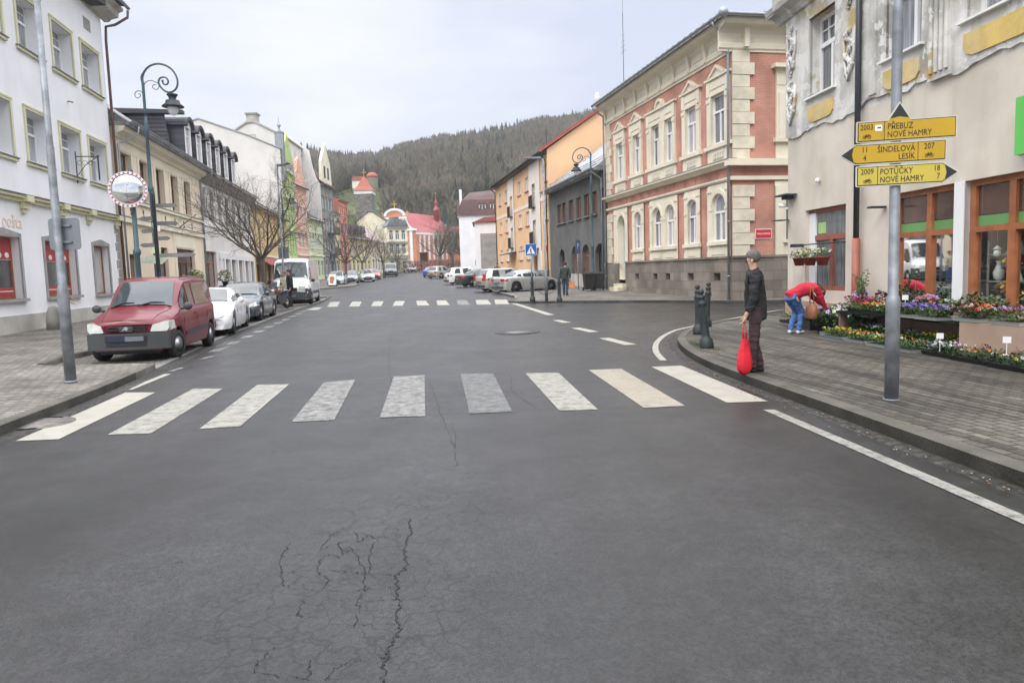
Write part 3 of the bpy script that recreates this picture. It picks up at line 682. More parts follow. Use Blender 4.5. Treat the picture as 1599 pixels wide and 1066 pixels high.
for q in gr[:3]:
    x0,x1,z0,z1 = q
    w_ = b.win(x0,x1,z0,z1,-.24,fr=M['frameO'],gl=M['gdark'],mull=0,trans=0,fw=.09)
    m = b.mb(); m.box(x0+.1,x1-.1,-.255,-.245,z1-.75,z1-.09); m.box(x0+.1,x1-.1,-.255,-.245,z0+.1,z0+.38)
    m.box(x0+.12,x1-.12,-.246,-.24,z0+.24,z0+.27,1); n_ = 4; ww = (x1-x0-.2)/n_
    for i in range(n_):
        c = x0+.1+ww*(i+.5); m.ball((c,-.245,z1-.6),.13,10,6,1,(1.15,.06,.75))
        m.ball((c,-.242,z1-.6),.07,8,6,2,(1,.06,.8))
    m.box(x0+.1,x1-.1,-.2535,-.2455,z1-.76,z1-.72,1)
    b.put(m,'poster',[M['posterred'],M['posterwhite'],mat('poster_food',(.5,.3,.08),.5,.3,9,bump=0)],w_)
x0,x1,z0,z1 = gr[3]; w_ = b.win(x0,x1,z0,z1,-.24,fr=M['frameO'],gl=window_glass('grey_blind_glass',(.42,.41,.4),.2),mull=0,trans=0,fw=.06)
m = b.mb(); m.box(-8,11.45,-.02,.12,4.56,4.68); m.box(-8,11.48,-.02,.22,4.68,4.78); b.put(m,'ledge',[M['ochretrim']])
m = b.mb(); m.box(-8,11.5,-.02,.27,4.782,4.81); b.put(m,'flashing',[M['ledge']])
for x0 in (-6.4,-3.6,-.8,2.08,5.1,7.75,11.0):
    m = b.mb(); m.box(x0,x0+.42,-.01,.16,4.34,4.565); m.box(x0+.06,x0+.36,-.01,.1,4.2,4.35); m.box(x0-.04,x0+.46,-.01,.3,4.57,4.779); b.put(m,'bracket',[M['ochretrim']])
m = b.mb(); zc = 13.6
m.prism([(0,zc),(.2,zc),(.32,zc+.12),(.62,zc+.2),(.66,zc+.42),(.85,zc+.5),(.85,zc+.62),(0,zc+.62)],-8,11.9,'x'); b.put(m,'cornice',[M['plinth']])
m = b.mb(); m.prism([(1.0,zc+.62),(-6,zc+4.6),(-13,zc+.62)],-8,11.6,'x'); b.put(m,'roof',[M['slate']])
gutter(b,-8,12.1,1.02,zc+.72,.09,M['zinc'])
m = b.mb(); m.tube([(12.05,1.0,zc+.6),(12.1,.95,zc+.3),(11.75,.5,zc-.15),(11.55,.16,zc-.3),(11.5,.14,zc-.9),(11.5,.14,.4)],.06,8); b.put(m,'downpipe',[M['plum']])
m = b.mb()
for x0 in (9.3,): m.box(x0,x0+.75,-.01,.015,12.55,13.05)
m.box(3.0,3.6,-.01,.015,12.6,13.1); b.put(m,'vent',[M['cement']])
m = b.mb()
for k in range(10):
    z = .8+k*.4; m.box(11.12 if k%2 else 10.98,11.41,-.01,.02,z,z+.36)
b.put(m,'corner_stones',[M['cement']])
for (x, z) in ((.75,8.95),(6.9,8.95)):
    m = b.mb(); m.tube([(x,0,z),(x,.12,z),(x+.05,.2,z-.03)],.03,6); b.put(m,'wall_hook',[M['cement']])
o = text('pošta','lettering',.62,mat('faded_peach_letters',(.78,.63,.5),.9,.05,bump=0),b.root,(1.45,-.012,3.85-b.z0),(pi/2,0,0),.006,sx=1.0)
# stone guard post by its foot
def setw(A, d, sgn, s_, out_):   # facade coordinates to the world
    l_ = hypot(*d); dx, dy = d[0]/l_, d[1]/l_; nx, ny = (-dy, dx) if sgn > 0 else (dy, -dx)
    return A[0]+dx*s_+nx*out_, A[1]+dy*s_+ny*out_
m = MB(); m.lathe([(.25,0),(.24,.35),(.21,.6),(.14,.76),(.05,.82),(.001,.83)],n=14)
x, y = setw((-16.2,23.4),(-.169,1),-1,2.1,.75); o = m.build('guard_stone',M['plinth'],loc=gz(x,y)); tag(o,'rounded weathered stone guard post at the foot of the white building','guard stone')
# iron bracket sign that stands out from the white wall
m = MB(); x, y = setw((-16.2,23.4),(-.169,1),-1,7.2,0)
t = thing('bracket_sign','wrought iron bracket holding a narrow hanging board on the white wall','bracket sign',(x,y,6.3),atan2(1,-.169))
m.tube([(0,-.02,-.5),(0,-.02,.75)],.022,6); m.tube([(0,-.02,.55),(0,-.9,.55)],.018,6); m.tube([(0,-.05,-.2),(0,-.35,.2),(0,-.8,.52)],.014,6)
for k in range(3): m.tube([(0,-.15-.2*k+.09*cos(a),.3+.09*sin(a)) for a in [i*.6 for i in range(11)]],.008,5)
m.build('bracket',M['darkiron'],t)
m = MB(); m.cbox((0,-.85,.1),(.5,.05,.95),.35); m.build('board',M['darkiron'],t)

# === 2. peach two-storey house
A2 = (-18.16,35.0); d2 = (-.169,1)
b = B('peach_house','peach and cream two-storey house next to the tall white building on the left','building',A2,d2,-1)
holes = [(x,x+1.5,5.88,7.95,.28) for x in (.75,3.5,6.25,9.1,12.0)]
gd = (1.0,2.5,.2,3.1,.3); s1 = (5.3,7.55,.9,3.62,.2); s2 = (9.5,13.6,.9,3.68,.2)
m = b.mb(); m.wall(0,16.2,0,9.0,holes+[gd,s1,s2],mi=0); shell(m,0,16.2,0,9.0,11); b.put(m,'wall',[M['peach']])
m = b.mb()
m.box(0,16.2,-.01,.03,8.02,8.55)
for h_ in holes:
    for x in (h_[0]-.32,h_[1]+.0): m.box(x,x+.3,-.01,.045,5.75,8.02)
for x in (0,.32,15.85): m.box(x,x+.3,-.01,.045,5.75,8.02)
m.box(0,16.2,-.01,.028,4.85,5.6); m.box(0,.35,-.01,.03,.2,4.6); m.box(15.7,16.2,-.01,.03,.2,4.6); m.box(8.9,9.2,-.01,.03,.2,4.6); m.box(9.3,13.9,-.01,.025,3.75,4.5)
b.put(m,'stucco_trim',[M['cream']])
m = b.mb(); m.box(0,16.2,-.01,.16,5.6,5.75); m.box(0,16.2,-.01,.14,4.6,4.85); b.put(m,'ledge',[M['cream']])
m = b.mb(); m.box(0,16.2,-.01,.19,5.752,5.78); m.box(0,16.2,-.01,.17,4.852,4.875); b.put(m,'flashing',[M['ledge']])
m = b.mb(); m.prism([(0,8.5),(.12,8.5),(.2,8.62),(.5,8.75),(.62,9.0),(.62,9.15),(0,9.15)],-.1,16.2,'x'); b.put(m,'cornice',[M['cream']])
m = b.mb()
for i in range(8): x = .6+i*2.0; m.box(x,x+1.0,.026,.034,4.95,5.5)
b.put(m,'panel',[M['peach']])
for i in range(7):
    m = b.mb(); x = 1.6+i*1.95; m.ball((x,.03,5.3),.11,8,6,0,(1,.4,1.2)); m.lathe([(.04,-.25),(.03,-.1)],(x,.04,5.25),6); b.put(m,'stud',[M['frameB']])
for h_ in holes: b.win(*h_[:4],-.24,fr=M['frameB'],gl=M['gmid'],fw=.08)
b.door(gd[0]+.01,gd[1]-.01,gd[2],gd[3],-.28)
for q in (s1,s2): b.win(*q[:4],-.18,fr=M['frameB'],gl=M['gdark'],mull=1 if q is s1 else 2,trans=.72,fw=.1)
m = b.mb(); m.tube([(10.2,.02,4.9),(10.9,.9,5.75)],.03,6); b.put(m,'flag_holder',[M['frameB']])
m = b.mb(); m.prism([(.78,9.12),(-5.5,13.6),(-11.6,9.12),(-11.6,8.95),(.78,8.95)],-.1,16.3,'x'); b.put(m,'roof',[M['slateG']])
M['snow'] = mat('white_sheet_strips',(.72,.73,.75),.5,.05,bump=0)
m = b.mb()
zr = lambda y: 9.12+(0.78-y)*(4.48/6.28)
for k, (xa, ya, xb, yb, w_) in enumerate(((0,-2.3,5.2,.2,.5),(5.2,.2,8.5,.55,.22),(0,-3.4,3.2,-1.9,.22),(0,-4.3,2.6,-3.1,.18),(2.5,-1.7,9.6,.1,.12),(9.6,.1,15.8,.6,.25),(0,-1.2,3.0,.35,.12))):
    m.add([(xa,ya,zr(ya)+.03),(xb,yb,zr(yb)+.03),(xb,yb-w_,zr(yb-w_)+.03),(xa,ya-w_,zr(ya-w_)+.03)],[(0,1,2,3)])
b.put(m,'snow_guard',[M['snow']])
m = b.mb(); m.box(.4,1.6,-4.4,-3.5,11.6,14.0); m.box(.3,1.7,-4.5,-3.4,14.0,14.12,1); b.put(m,'chimney',[M['slate'],M['black']])
gutter(b,-.1,16.2,.85,9.2,.09,M['zinc'],pipes=((16.1,.02),))
m = b.mb(); m.tube([(.9,.9,9.1),(.9,.85,8.75),(.4,.3,8.3),(.25,.14,8.2),(.25,.14,.3)],.05,8); b.put(m,'downpipe',[M['zinc']])

# === 3. white house with the mansard dormers
A3 = (-20.86,50.97); d3 = (-.156,1)
b = B('white_dormer_house','white two-storey house with a row of arched dormers in a dark slate mansard roof','building',A3,d3,-1)
holes = [(x,x+1.1,5.9,8.0,.2) for x in (.2,2.6,5.0,7.4,9.8,12.2,14.6,16.6)]
sw = (.4,3.6,.7,3.75,.25); cols = [(6.1,7.5),(8.5,10.0),(11.2,12.7),(13.9,15.4),(16.2,17.6)]
m = b.mb(); m.wall(0,18.2,0,9.0,holes+[sw]+[(x0,x1,.6,3.3,.35) for x0, x1 in cols]); shell(m,0,18.2,0,9.0,11); b.put(m,'wall',[M['offwhite']])
for h_ in holes: b.win(*h_[:4],-.16,fr=M['frameB'],gl=M['gbrown'],fw=.09)
b.win(*sw[:4],-.2,fr=M['frameO'],gl=M['gmid'],mull=1,trans=.75,fw=.1)
for x0, x1 in cols: b.win(x0,x1,.6,3.3,-.3,fr=M['frameB'],gl=M['gdark'],mull=0,trans=.8)
m = b.mb(); m.box(4.3,17.9,-.01,.12,3.3,3.75)
for x in (4.4,5.9-.35,7.6,10.3,13.0,15.6,17.5): m.box(x,x+.45,-.01,.14,.2,3.3)
b.put(m,'shopfront',[M['frameW']])
m = b.mb(); m.box(0,18.2,-.01,.1,5.5,5.66)
for h_ in holes: m.box(h_[0]-.15,h_[0],-.01,.04,5.8,8.1); m.box(h_[1],h_[1]+.15,-.01,.04,5.8,8.1); m.box(h_[0]-.2,h_[1]+.2,-.01,.09,8.1,8.25)
b.put(m,'stucco_trim',[M['frameW']])
m = b.mb(); m.prism([(0,8.45),(.15,8.45),(.5,8.7),(.6,9.0),(0,9.0)],0,18.2,'x'); b.put(m,'cornice',[M['cement']])
m = b.mb(); m.prism([(.7,9.0),(-1.5,9.75),(-2.2,12.2),(-6,12.5),(-10,12.3),(-11.2,9.0)],-3.7,12.8,'x'); m.prism([(.7,9.0),(-1.7,9.7),(-6,11.8),(-11.2,9.0)],12.8,18.2,'x'); b.put(m,'roof',[M['slate']])
gutter(b,0,18.2,.8,9.08,.09,M['zinc'],pipes=((.15,.0),))
for i in range(6):
    x = -2.5+i*2.72; dm = b.mb()
    yf = .12
    dm.wall(x-.75,x+.75,9.2,11.5,[(x-.42,x+.42,9.75,11.75,.12)],y=yf,depth=.12,mi=1)
    arch_fill(dm,x-.42,x+.42,11.4,11.75,yf,.12,1,8,11.75)
    dm.quad((x-.75,yf,9.2),(x-.75,-3,9.2),(x-.75,-3,11.7),(x-.75,yf,11.7),0); dm.quad((x+.75,yf,9.2),(x+.75,-3,9.2),(x+.75,-3,11.7),(x+.75,yf,11.7),0)
    n_ = 10; P = [(x+.98*cos(pi*k/n_), 11.5+.62*sin(pi*k/n_)) for k in range(n_+1)]+[(x+.78*cos(pi*k/n_), 11.42+.5*sin(pi*k/n_)) for k in range(n_,-1,-1)]
    for k in range(n_): dm.prism([P[k],P[k+1],P[-2-k],P[-1-k]],yf-2.8,yf+.25,'y',0)
    dm.prism([(x+.76*cos(pi*k/n_), 11.45+.46*sin(pi*k/n_)) for k in range(n_+1)],yf-.02,yf+.04,'y',1)
    o = b.put(dm,'dormer',[M['slate'],M['frameW']])
    wn_ = b.mb(); wn_.box(x-.42,x+.42,yf-.12,yf-.08,9.75,11.7,1)
    for a_, b_ in ((x-.38,x-.3),(x+.3,x+.38),(x-.03,x+.03)): wn_.box(a_,b_,yf-.1,yf-.05,9.75,11.4)
    wn_.box(x-.38,x+.38,yf-.1,yf-.05,10.9,10.98); b.put(wn_,'dormer_window',[M['frameW'],M['gbrown']],o)
m = b.mb(); m.prism([(.3,9.0),(.1,9.7),(-.6,9.8),(-.9,12.1),(-11,12.15),(-11,9.0)],-3.75,-3.6,'x'); m.prism([(.25,12.1),(.25,12.3),(-11,12.6),(-11,12.1)],-3.95,-3.4,'x'); b.put(m,'slate_flank',[M['slate']])

# === 3b. ochre house with a red-brown roof
A3b = (-20.86-.154*18.25,50.97+.988*18.25)
b = B('ochre_house','low ochre house with a red-brown tiled roof behind the bare street tree','building',A3b,d3,-1)
holes = [(1.0+i*2.4,2.1+i*2.4,5.6,7.5,.2) for i in range(9)]; sh = [(1.2+i*3.1,3.4+i*3.1,.8,3.1,.2) for i in range(7)]
m = b.mb(); m.wall(0,23,0,8.8,holes+sh); shell(m,0,23,0,8.8,11); b.put(m,'wall',[M['ochre']])
for h_ in holes: b.win(*h_[:4],-.16,split=False)
for h_ in sh: b.win(*h_[:4],-.16,fr=M['frameB'],gl=M['gdark'],split=False)
m = b.mb(); m.box(0,23,-.01,.12,3.9,4.1); m.box(0,23,-.01,.3,8.55,8.8); b.put(m,'ledge',[M['cream']])
m = b.mb(); gable_roof(m,0,23,11,8.8,12.6,.5); b.put(m,'roof',[M['browntile']])
m = b.mb(); m.prism([(1.3,2.95),(1.3,3.05),(0,3.9),(0,3.8)],1.0,12.5,'x'); b.put(m,'awning',[M['redtile']])
gutter(b,0,23,.58,8.72,.08)

# === 5. lime green house with white flank wall and spired corner
A5 = (-27.3,91.5); d5 = (-.12,1)
b = B('lime_green_house','narrow lime green four-storey house with a tall white flank wall and a small spire','building',A5,d5,-1)
def rows(x0, x1, n_, w_, zs, h_, dp=.2):
    st = (x1-x0)/n_; return [(x0+st*(i+.5)-w_/2, x0+st*(i+.5)+w_/2, z, z+h_, dp) for i in range(n_) for z in zs]
hs = rows(.4,8.0,4,.95,(4.9,8.6),2.2)+rows(.4,8.0,3,1.0,(12.3,),1.8)
m = b.mb(); m.wall(0,8.3,0,15.2,hs+rows(.4,8,3,1.6,(.8,),2.4)); b.put(m,'wall',[M['green']])
for h_ in hs: b.win(*h_[:4],-.14,split=False)
for h_ in rows(.4,8,3,1.6,(.8,),2.4): b.win(*h_[:4],-.14,gl=M['gdark'],split=False)
m = b.mb(); m.box(0,8.3,-.01,.18,4.0,4.3); m.box(0,8.3,-.01,.15,7.6,7.8); m.box(0,8.3,-.01,.5,11.5,11.8); m.box(0,8.3,-.01,.3,15.0,15.3)
for h_ in hs: m.box(h_[0]-.15,h_[1]+.15,-.01,.1,h_[3]+.05,h_[3]+.3); m.box(h_[0]-.12,h_[0],-.01,.05,h_[2]-.1,h_[3]); m.box(h_[1],h_[1]+.12,-.01,.05,h_[2]-.1,h_[3])
b.put(m,'stucco_trim',[M['palegreen']])
m = b.mb(); m.prism([(0,0),(0,17.2),(-3.6,18.8),(-9.2,20.8),(-10.2,20.4),(-10.2,0)],-.4,0,'x'); m.box(.0,8.3,-10.2,-10,0,15); b.put(m,'flank_wall',[M['offwhite']])
m = b.mb(); m.prism([(.2,15.4),(.0,17.3),(-3.6,18.9),(-9.2,20.9),(-9.5,15.4)],0,8.3,'x'); m.prism([(0.1,17.2),(-3.6,18.8),(-9.2,20.8),(-10.3,20.4),(-10.3,20.55),(-9.2,20.95),(-3.6,18.95),(.1,17.35)],-.5,.1,'x'); b.put(m,'roof',[M['zinc']])
m = b.mb(); m.box(0,1.1,-.6,.35,13.5,19.2); m.box(-.05,1.15,-.65,.4,19.2,19.35); finial(m,.55,-.12,19.35,2.0,.32); b.put(m,'turret',[M['zinc']])
m = b.mb(); m.prism([(1.2,15.2),(1.6,17.6),(4.6,20.0),(7.6,17.6),(8.1,15.2)],-.5,.1,'y'); b.put(m,'gable',[M['green']])
# === white house with chimney gable standing behind
b = B('white_gabled_house','tall white gable end with a square chimney rising behind the lime green house','building',(-38.3,104),(1,.05),-1,g(104))
m = b.mb(); m.prism([(0,0),(8,0),(8,21.0),(3.9,23.1),(2.9,23.1),(0,21.3)],-9,0,'y'); b.put(m,'wall',[M['offwhite']])
m = b.mb(); m.prism([(8.2,20.9),(3.9,23.1),(2.9,23.1),(-.2,21.2),(-.2,21.35),(2.8,23.3),(4.0,23.3),(8.2,21.1)],-9.2,.2,'y'); b.put(m,'roof',[M['plinth']])
m = b.mb(); m.box(2.7,4.1,-1.7,-.3,22.8,24.3); m.box(2.55,4.25,-1.85,-.15,24.3,24.5,1); b.put(m,'chimney',[M['plinth'],M['cement']])
b.win(2.8,3.9,19.9,21.5,.04,split=False,gl=M['offwhite'],fr=M['plinth'],mull=0,trans=0)

# === left row farther up
def row_house(name, label, Y0, Y1, h, wm, roofm, rz, nw, zs, trimm, X=-28.3, wh=1.7, shop=True, dep=10, ww=1.0, d=(0,1), gl=None, fr=None, eave=.45):
    b = B(name, label, 'building', (X,Y0), d, -1, g(Y0)+.1)
    L_ = Y1-Y0; z0 = b.z0
    hs = rows(.3,L_-.3,nw,ww,[z0+z for z in zs],wh); sh_ = rows(.3,L_-.3,max(2,nw-1),1.4,[z0+.6],2.3) if shop else []
    m = b.mb(); m.wall(0,L_,z0-.5,z0+h,hs+sh_); shell(m,0,L_,z0-.5,z0+h,dep); b.put(m,'wall',[wm])
    for h_ in hs: b.win(*h_[:4],-.12,gl=gl,fr=fr,split=False)
    for h_ in sh_: b.win(*h_[:4],-.12,gl=M['gdark'],split=False)
    m = b.mb(); m.box(0,L_,-.01,.15,z0+3.5,z0+3.7); m.box(0,L_,-.01,.3,z0+h-.35,z0+h)
    for h_ in hs: m.box(h_[0]-.12,h_[1]+.12,-.01,.07,h_[3],h_[3]+.15); m.box(h_[0]-.12,h_[1]+.12,-.01,.07,h_[2]-.15,h_[2])
    b.put(m,'stucco_trim',[trimm])
    if roofm:
        m = b.mb(); gable_roof(m,0,L_,dep,z0+h,z0+h+rz,eave); b.put(m,'roof',[roofm])
    return b
b = row_house('rose_peach_house','narrow rose-peach house with curved gable beside the lime green one',99.8,105.6,13.0,M['pinkpeach'],M['browntile'],2.6,3,(4.6,8.2),M['palecream'],wh=2.0)
m = b.mb(); z0 = b.z0; m.prism([(.3,z0+13),(5.5,z0+13),(5.2,z0+14.2),(4.2,z0+15),(3.8,z0+16.3),(2.9,z0+16.9),(2,z0+16.3),(1.6,z0+15),(.6,z0+14.2)],-.35,.05,'y'); b.put(m,'gable',[M['pinkpeach']])
b = row_house('pale_green_house','low pale green house with a dark roof past the rose-peach house',105.6,114,8.9,M['palegreen'],M['slate'],3.0,5,(4.7,),M['cream'],wh=2.1)
b = row_house('grey_gabled_house','tall warm grey house with a white flank gable and balconies',114,122,14.6,M['greyc'],None,0,4,(4.2,7.4,10.8),M['cement'],wh=1.9)
z0 = b.z0; m = b.mb(); m.prism([(0,z0+0),(0,z0+14.3),(-.6,z0+15.4),(-1.0,z0+17),(-1.4,z0+19.4),(-2.1,z0+19.9),(-5.4,z0+22.3),(-10,z0+20),(-10,z0)],-.35,0,'x'); b.put(m,'flank_wall',[M['offwhite']])
m = b.mb(); m.prism([(.6,z0+14.4),(-1.5,z0+16.2),(-7,z0+22.6),(-13,z0+14.4)],0,8,'x'); b.put(m,'roof',[M['browntile']])
m = b.mb(); m.prism([(1.0,z0+14.5),(7.5,z0+14.5),(7.0,z0+18.0),(4.2,z0+21.0),(1.4,z0+18)],-.4,-.0,'y'); m.box(2.6,3.6,0,.03,z0+15.6,z0+17.4,1); m.box(4.8,5.8,0,.03,z0+15.6,z0+17.4,1); b.put(m,'gable',[M['cream'],M['gdark']])
for zz in (3.7,7.0):
    m = b.mb(); m.box(3.0,7.0,0,1.1,z0+zz,z0+zz+.15)
    for i in range(20): m.box(3.0+i*.205,3.03+i*.205,1.05,1.08,z0+zz+.15,z0+zz+1.1)
    m.box(3,7,1.05,1.09,z0+zz+1.1,z0+zz+1.15); b.put(m,'balcony',[M['darkiron']])
row_house('narrow_yellow_house','narrow bright yellow house squeezed between grey and salmon houses',122,125.2,10.6,M['yellow'],M['slate'],1.6,2,(4.4,7.6),M['cream'])
row_house('salmon_red_house','salmon-red three-storey house at the bend of the street',125.2,132,13.2,M['pinkred'],M['zinc'],1.0,4,(4.4,7.4,10.4),M['pinkpeach'],wh=1.7)
# houses at the bend
db = (.12,1)
b = row_house('yellow_dormer_house','yellow house with a row of pointed roof dormers at the bend',132,146,6.9,M['yellow'],M['slate'],3.2,7,(3.9,),M['cream'],X=-28.7,d=db,wh=1.7)
z0 = b.z0
for i in range(6):
    m = b.mb(); x = 1.6+i*2.0; m.box(x-.55,x+.55,-2.2,-.5,z0+6.9,z0+8.2); m.box(x-.35,x+.35,-.52,-.47,z0+7.3,z0+8.05,1)
    m.prism([(x-.8,z0+8.1),(x+.8,z0+8.1),(x,z0+9.4)],-2.6,-.3,'y',2); b.put(m,'dormer',[M['plinth'],M['gdark'],M['slate']])
b = row_house('pale_yellow_house','pale yellow house with a light pink roof beside the corner house',146.2,156,6.6,M['paleyellow'],mat('pink_roof',(.55,.42,.40),.7,.1),3.0,6,(3.9,),M['cream'],X=-27.0,d=db,wh=1.8,dep=8)
b = B('cream_gabled_house','cream gable end with a grey roof rising behind the pale yellow houses','building',(-32.4,160),(1,.1),-1,2.0)
m = b.mb(); m.prism([(0,0),(9,0),(9,11.2),(3.3,15.2),(2.6,15.2),(0,13.2)],-.4,0,'y'); b.put(m,'wall',[M['paleyellow']])
m = b.mb(); m.prism([(9.6,10.8),(3.4,15.3),(2.5,15.3),(-.4,13.0),(-.4,13.25),(2.4,15.6),(3.6,15.6),(9.8,11.0)],-12,.3,'y'); b.put(m,'roof',[M['slateG']])
for x0 in (2.0,6.3): b.win(x0-1,x0+.5,11.0,11.9,.04,split=False,gl=M['gdark'],mull=0,trans=0)
b.win(4.0,5.4,11.6,12.5,.04,split=False,gl=M['gdark'],mull=0,trans=0)
b = B('corner_bay_house','cream corner house with grey bay windows and balconies in front of the pink church','building',(-25.3,155.6),(.93,.36),-1,g(155))
z0 = b.z0; hs = rows(.2,4.1,3,.85,(z0+.5,z0+4.0,z0+6.9),2.0)
m = b.mb(); m.wall(0,4.3,0,z0+9.6,hs); m.quad((4.3,0,0),(4.3,-6,0),(4.3,-6,z0+9.6),(4.3,0,z0+9.6)); m.quad((0,0,0),(0,-3,0),(0,-3,z0+9.6),(0,0,z0+9.6)); b.put(m,'wall',[M['paleyellow']])
for h_ in hs: b.win(*h_[:4],-.1,gl=M['gmid'],split=False)
m = b.mb(); m.box(0,4.3,-.01,.35,z0+9.3,z0+9.7); m.box(0,4.3,-.01,.6,z0+2.9,z0+3.6); m.box(0,4.3,-.01,.3,z0+6.1,z0+6.5); b.put(m,'bay',[M['cement']])
m = b.mb(); m.prism([(-.2,z0+9.7),(4.5,z0+9.7),(3.9,z0+10.9),(.6,z0+10.9)],-4,.5,'y'); m.prism([(1.0,z0+9.9),(2.6,z0+9.9),(2.6,z0+11.6),(1.0,z0+11.6)],-2.5,.1,'y'); b.put(m,'roof',[M['slateG']])

# === stone tower with red spire
M['rubble'] = tiles('rubble_stone',(.24,.225,.20),(.13,.125,.115),.8,.45,.05,.9,True)
b = B('stone_tower','round-cornered grey stone tower with an orange-red pyramid roof and a cross','tower',(-52.2,262),(1,.0),-1,10)
m = b.mb(); m.box(.2,6.0,-.0,6,0,30.0); m.box(0,6.2,-.2,6.2,29.4,30.7,1); b.put(m,'wall',[M['rubble'],M['offwhite']])
m = b.mb(); m.add([(-.3,-.5,30.6),(6.5,-.5,30.6),(6.5,6.5,30.6),(-.3,6.5,30.6),(2.6,2.6,35.2),(3.6,2.6,35.2),(3.6,3.6,35.2),(2.6,3.6,35.2),(.9,.7,32),(5.3,.7,32),(5.3,5.3,32),(.9,5.3,32)],[(0,1,9,8),(1,2,10,9),(2,3,11,10),(3,0,8,11),(8,9,5,4),(9,10,6,5),(10,11,7,6),(11,8,4,7),(4,5,6,7),(0,1,2,3)]); b.put(m,'roof',[mat('orange_red_roof',(.36,.10,.06),.7,.1)])
m = b.mb(); m.box(2.15,2.95,.0,.05,25.2,27.2); arch_fill(m,2.15,2.95,27.2,27.6,.05,.05,0,8,27.6); m.box(4.9,5.2,0,.05,26,27.4); b.v = 0; o = b.put(m,'window',[M['black']]); o.location.y = -.06
m = b.mb(); m.box(3.02,3.18,3,3.15,35,38.2); m.box(2.4,3.8,3,3.15,36.9,37.1); b.put(m,'cross',[M['gold']])
# === pink baroque church
b = B('pink_church','pink and white baroque church with red roof and gilt crosses down the street','church',(-33.2,200),(.93,-.12),-1,3.2)
fx = lambda s_: s_
m = b.mb()
prof = [(0,0),(8.6,0),(8.6,13.2),(7.9,13.6),(6.7,15.0),(6.0,17.3),(5.0,17.6),(4.8,18.1),(3.6,18.9),(2.4,18.9),(1.2,18.1),(1.0,17.6),(0,17.4)]
m.prism([(x,z) for x,z in prof],-.6,0,'y'); b.put(m,'front_wall',[M['church']])
m = b.mb()
for x0 in (.0,2.0,4.9,6.9): m.box(x0,x0+.75,0,.14,2.6,14.2 if x0 > 6 else 16.5)
m.box(-.3,8.9,0,.3,13.2,13.7); m.box(-.3,6.3,0,.35,16.4,16.9); m.box(-.2,8.7,0,.2,2.4,3.2)
P = [(3+3.0*cos(pi*i/10),17.2+2.1*sin(pi*i/10)) for i in range(11)]; Q = [(3+2.3*cos(pi*i/10),17.2+1.45*sin(pi*i/10)) for i in range(10,-1,-1)]
for i in range(10): m.prism([P[i],P[i+1],Q[9-i],Q[10-i]],-.1,.25,'y')
for i, (p, q) in enumerate(zip([(8.7,13.7),(7.5,14.0),(6.6,15.2),(6.2,16.4)],[(7.5,14.0),(6.6,15.2),(6.2,16.4),(6.1,17.0)])): m.prism([p,q,(q[0]-.5,q[1]),(p[0]-.5,p[1])],0,.2,'y')
b.put(m,'white_trim',[M['frameW']])
for z in (5.5,9.5):
    for x in (1.1,6.2): b.win(x,x+.7,z,z+1.8,.03,split=False,gl=M['gdark'],mull=0,trans=0)
m = b.mb()   # nave flank and roof: runs away to the right
nv = [(8.6,0),(15.5,-12)]
m.add([(8.6,-.1,0),(16.2,-12,0),(16.2,-12,12.6),(8.6,-.1,12.9)],[(0,1,2,3)]); m.add([(16.2,-12,0),(24,-9,0),(24,-9,11),(16.2,-12,11)],[(0,1,2,3)]); b.put(m,'nave_wall',[M['church']])
m = b.mb(); m.add([(8.4,.1,12.8),(16.6,-12.2,12.5),(11,-15,17.9),(3,-2,18.6)],[(0,1,2,3)]); m.add([(8.4,.1,12.8),(3,-2,18.6),(2.9,-2,12)],[(0,1,2)]); m.add([(16.5,-12,12.2),(25,-9,10.6),(23,-16,14.5),(14.5,-14,14.8)],[(0,1,2,3)]); b.put(m,'roof',[M['redsheet']],recalc=False) if False else b.put(m,'roof',[M['redsheet']])
m = b.mb()
for i in range(8):
    t0 = .08+i*.118; t1 = t0+.045; P = lambda t,z: (8.6+7.6*t, -.1-11.9*t+.08, z)
    m.quad(P(t0,5.5),P(t1,5.5),P(t1,12.0),P(t0,12.0),0)
m.quad((8.6,.02,2.5),(16.2,-11.9,2.5),(16.2,-11.9,3.3),(8.6,.02,3.3),0); m.quad((8.6,.02,12.2),(16.2,-11.9,12.0),(16.2,-11.9,12.5),(8.6,.02,12.8),0)
b.put(m,'pilaster',[M['frameW']])
m = b.mb(); m.lathe([(.75,0),(.75,3.4),(.95,3.6),(.8,4.2),(.45,4.6),(.35,5.4),(.55,5.6),(.3,6.4),(.08,6.9),(.05,8.3)],(11.4,-13,15.6),10); m.ball((11.4,-13,24.0),.28); b.put(m,'bell_turret',[M['redsheet']])
m = b.mb()
for x, z, h in ((3,18.9,2.4),(6.4,17.3,1.2),(-.4,17.3,1.0)): m.box(x-.09,x+.09,-.3,-.12,z,z+h); m.box(x-h*.33,x+h*.33,-.3,-.12,z+h*.58,z+h*.58+.18)
b.put(m,'cross',[M['gold']])
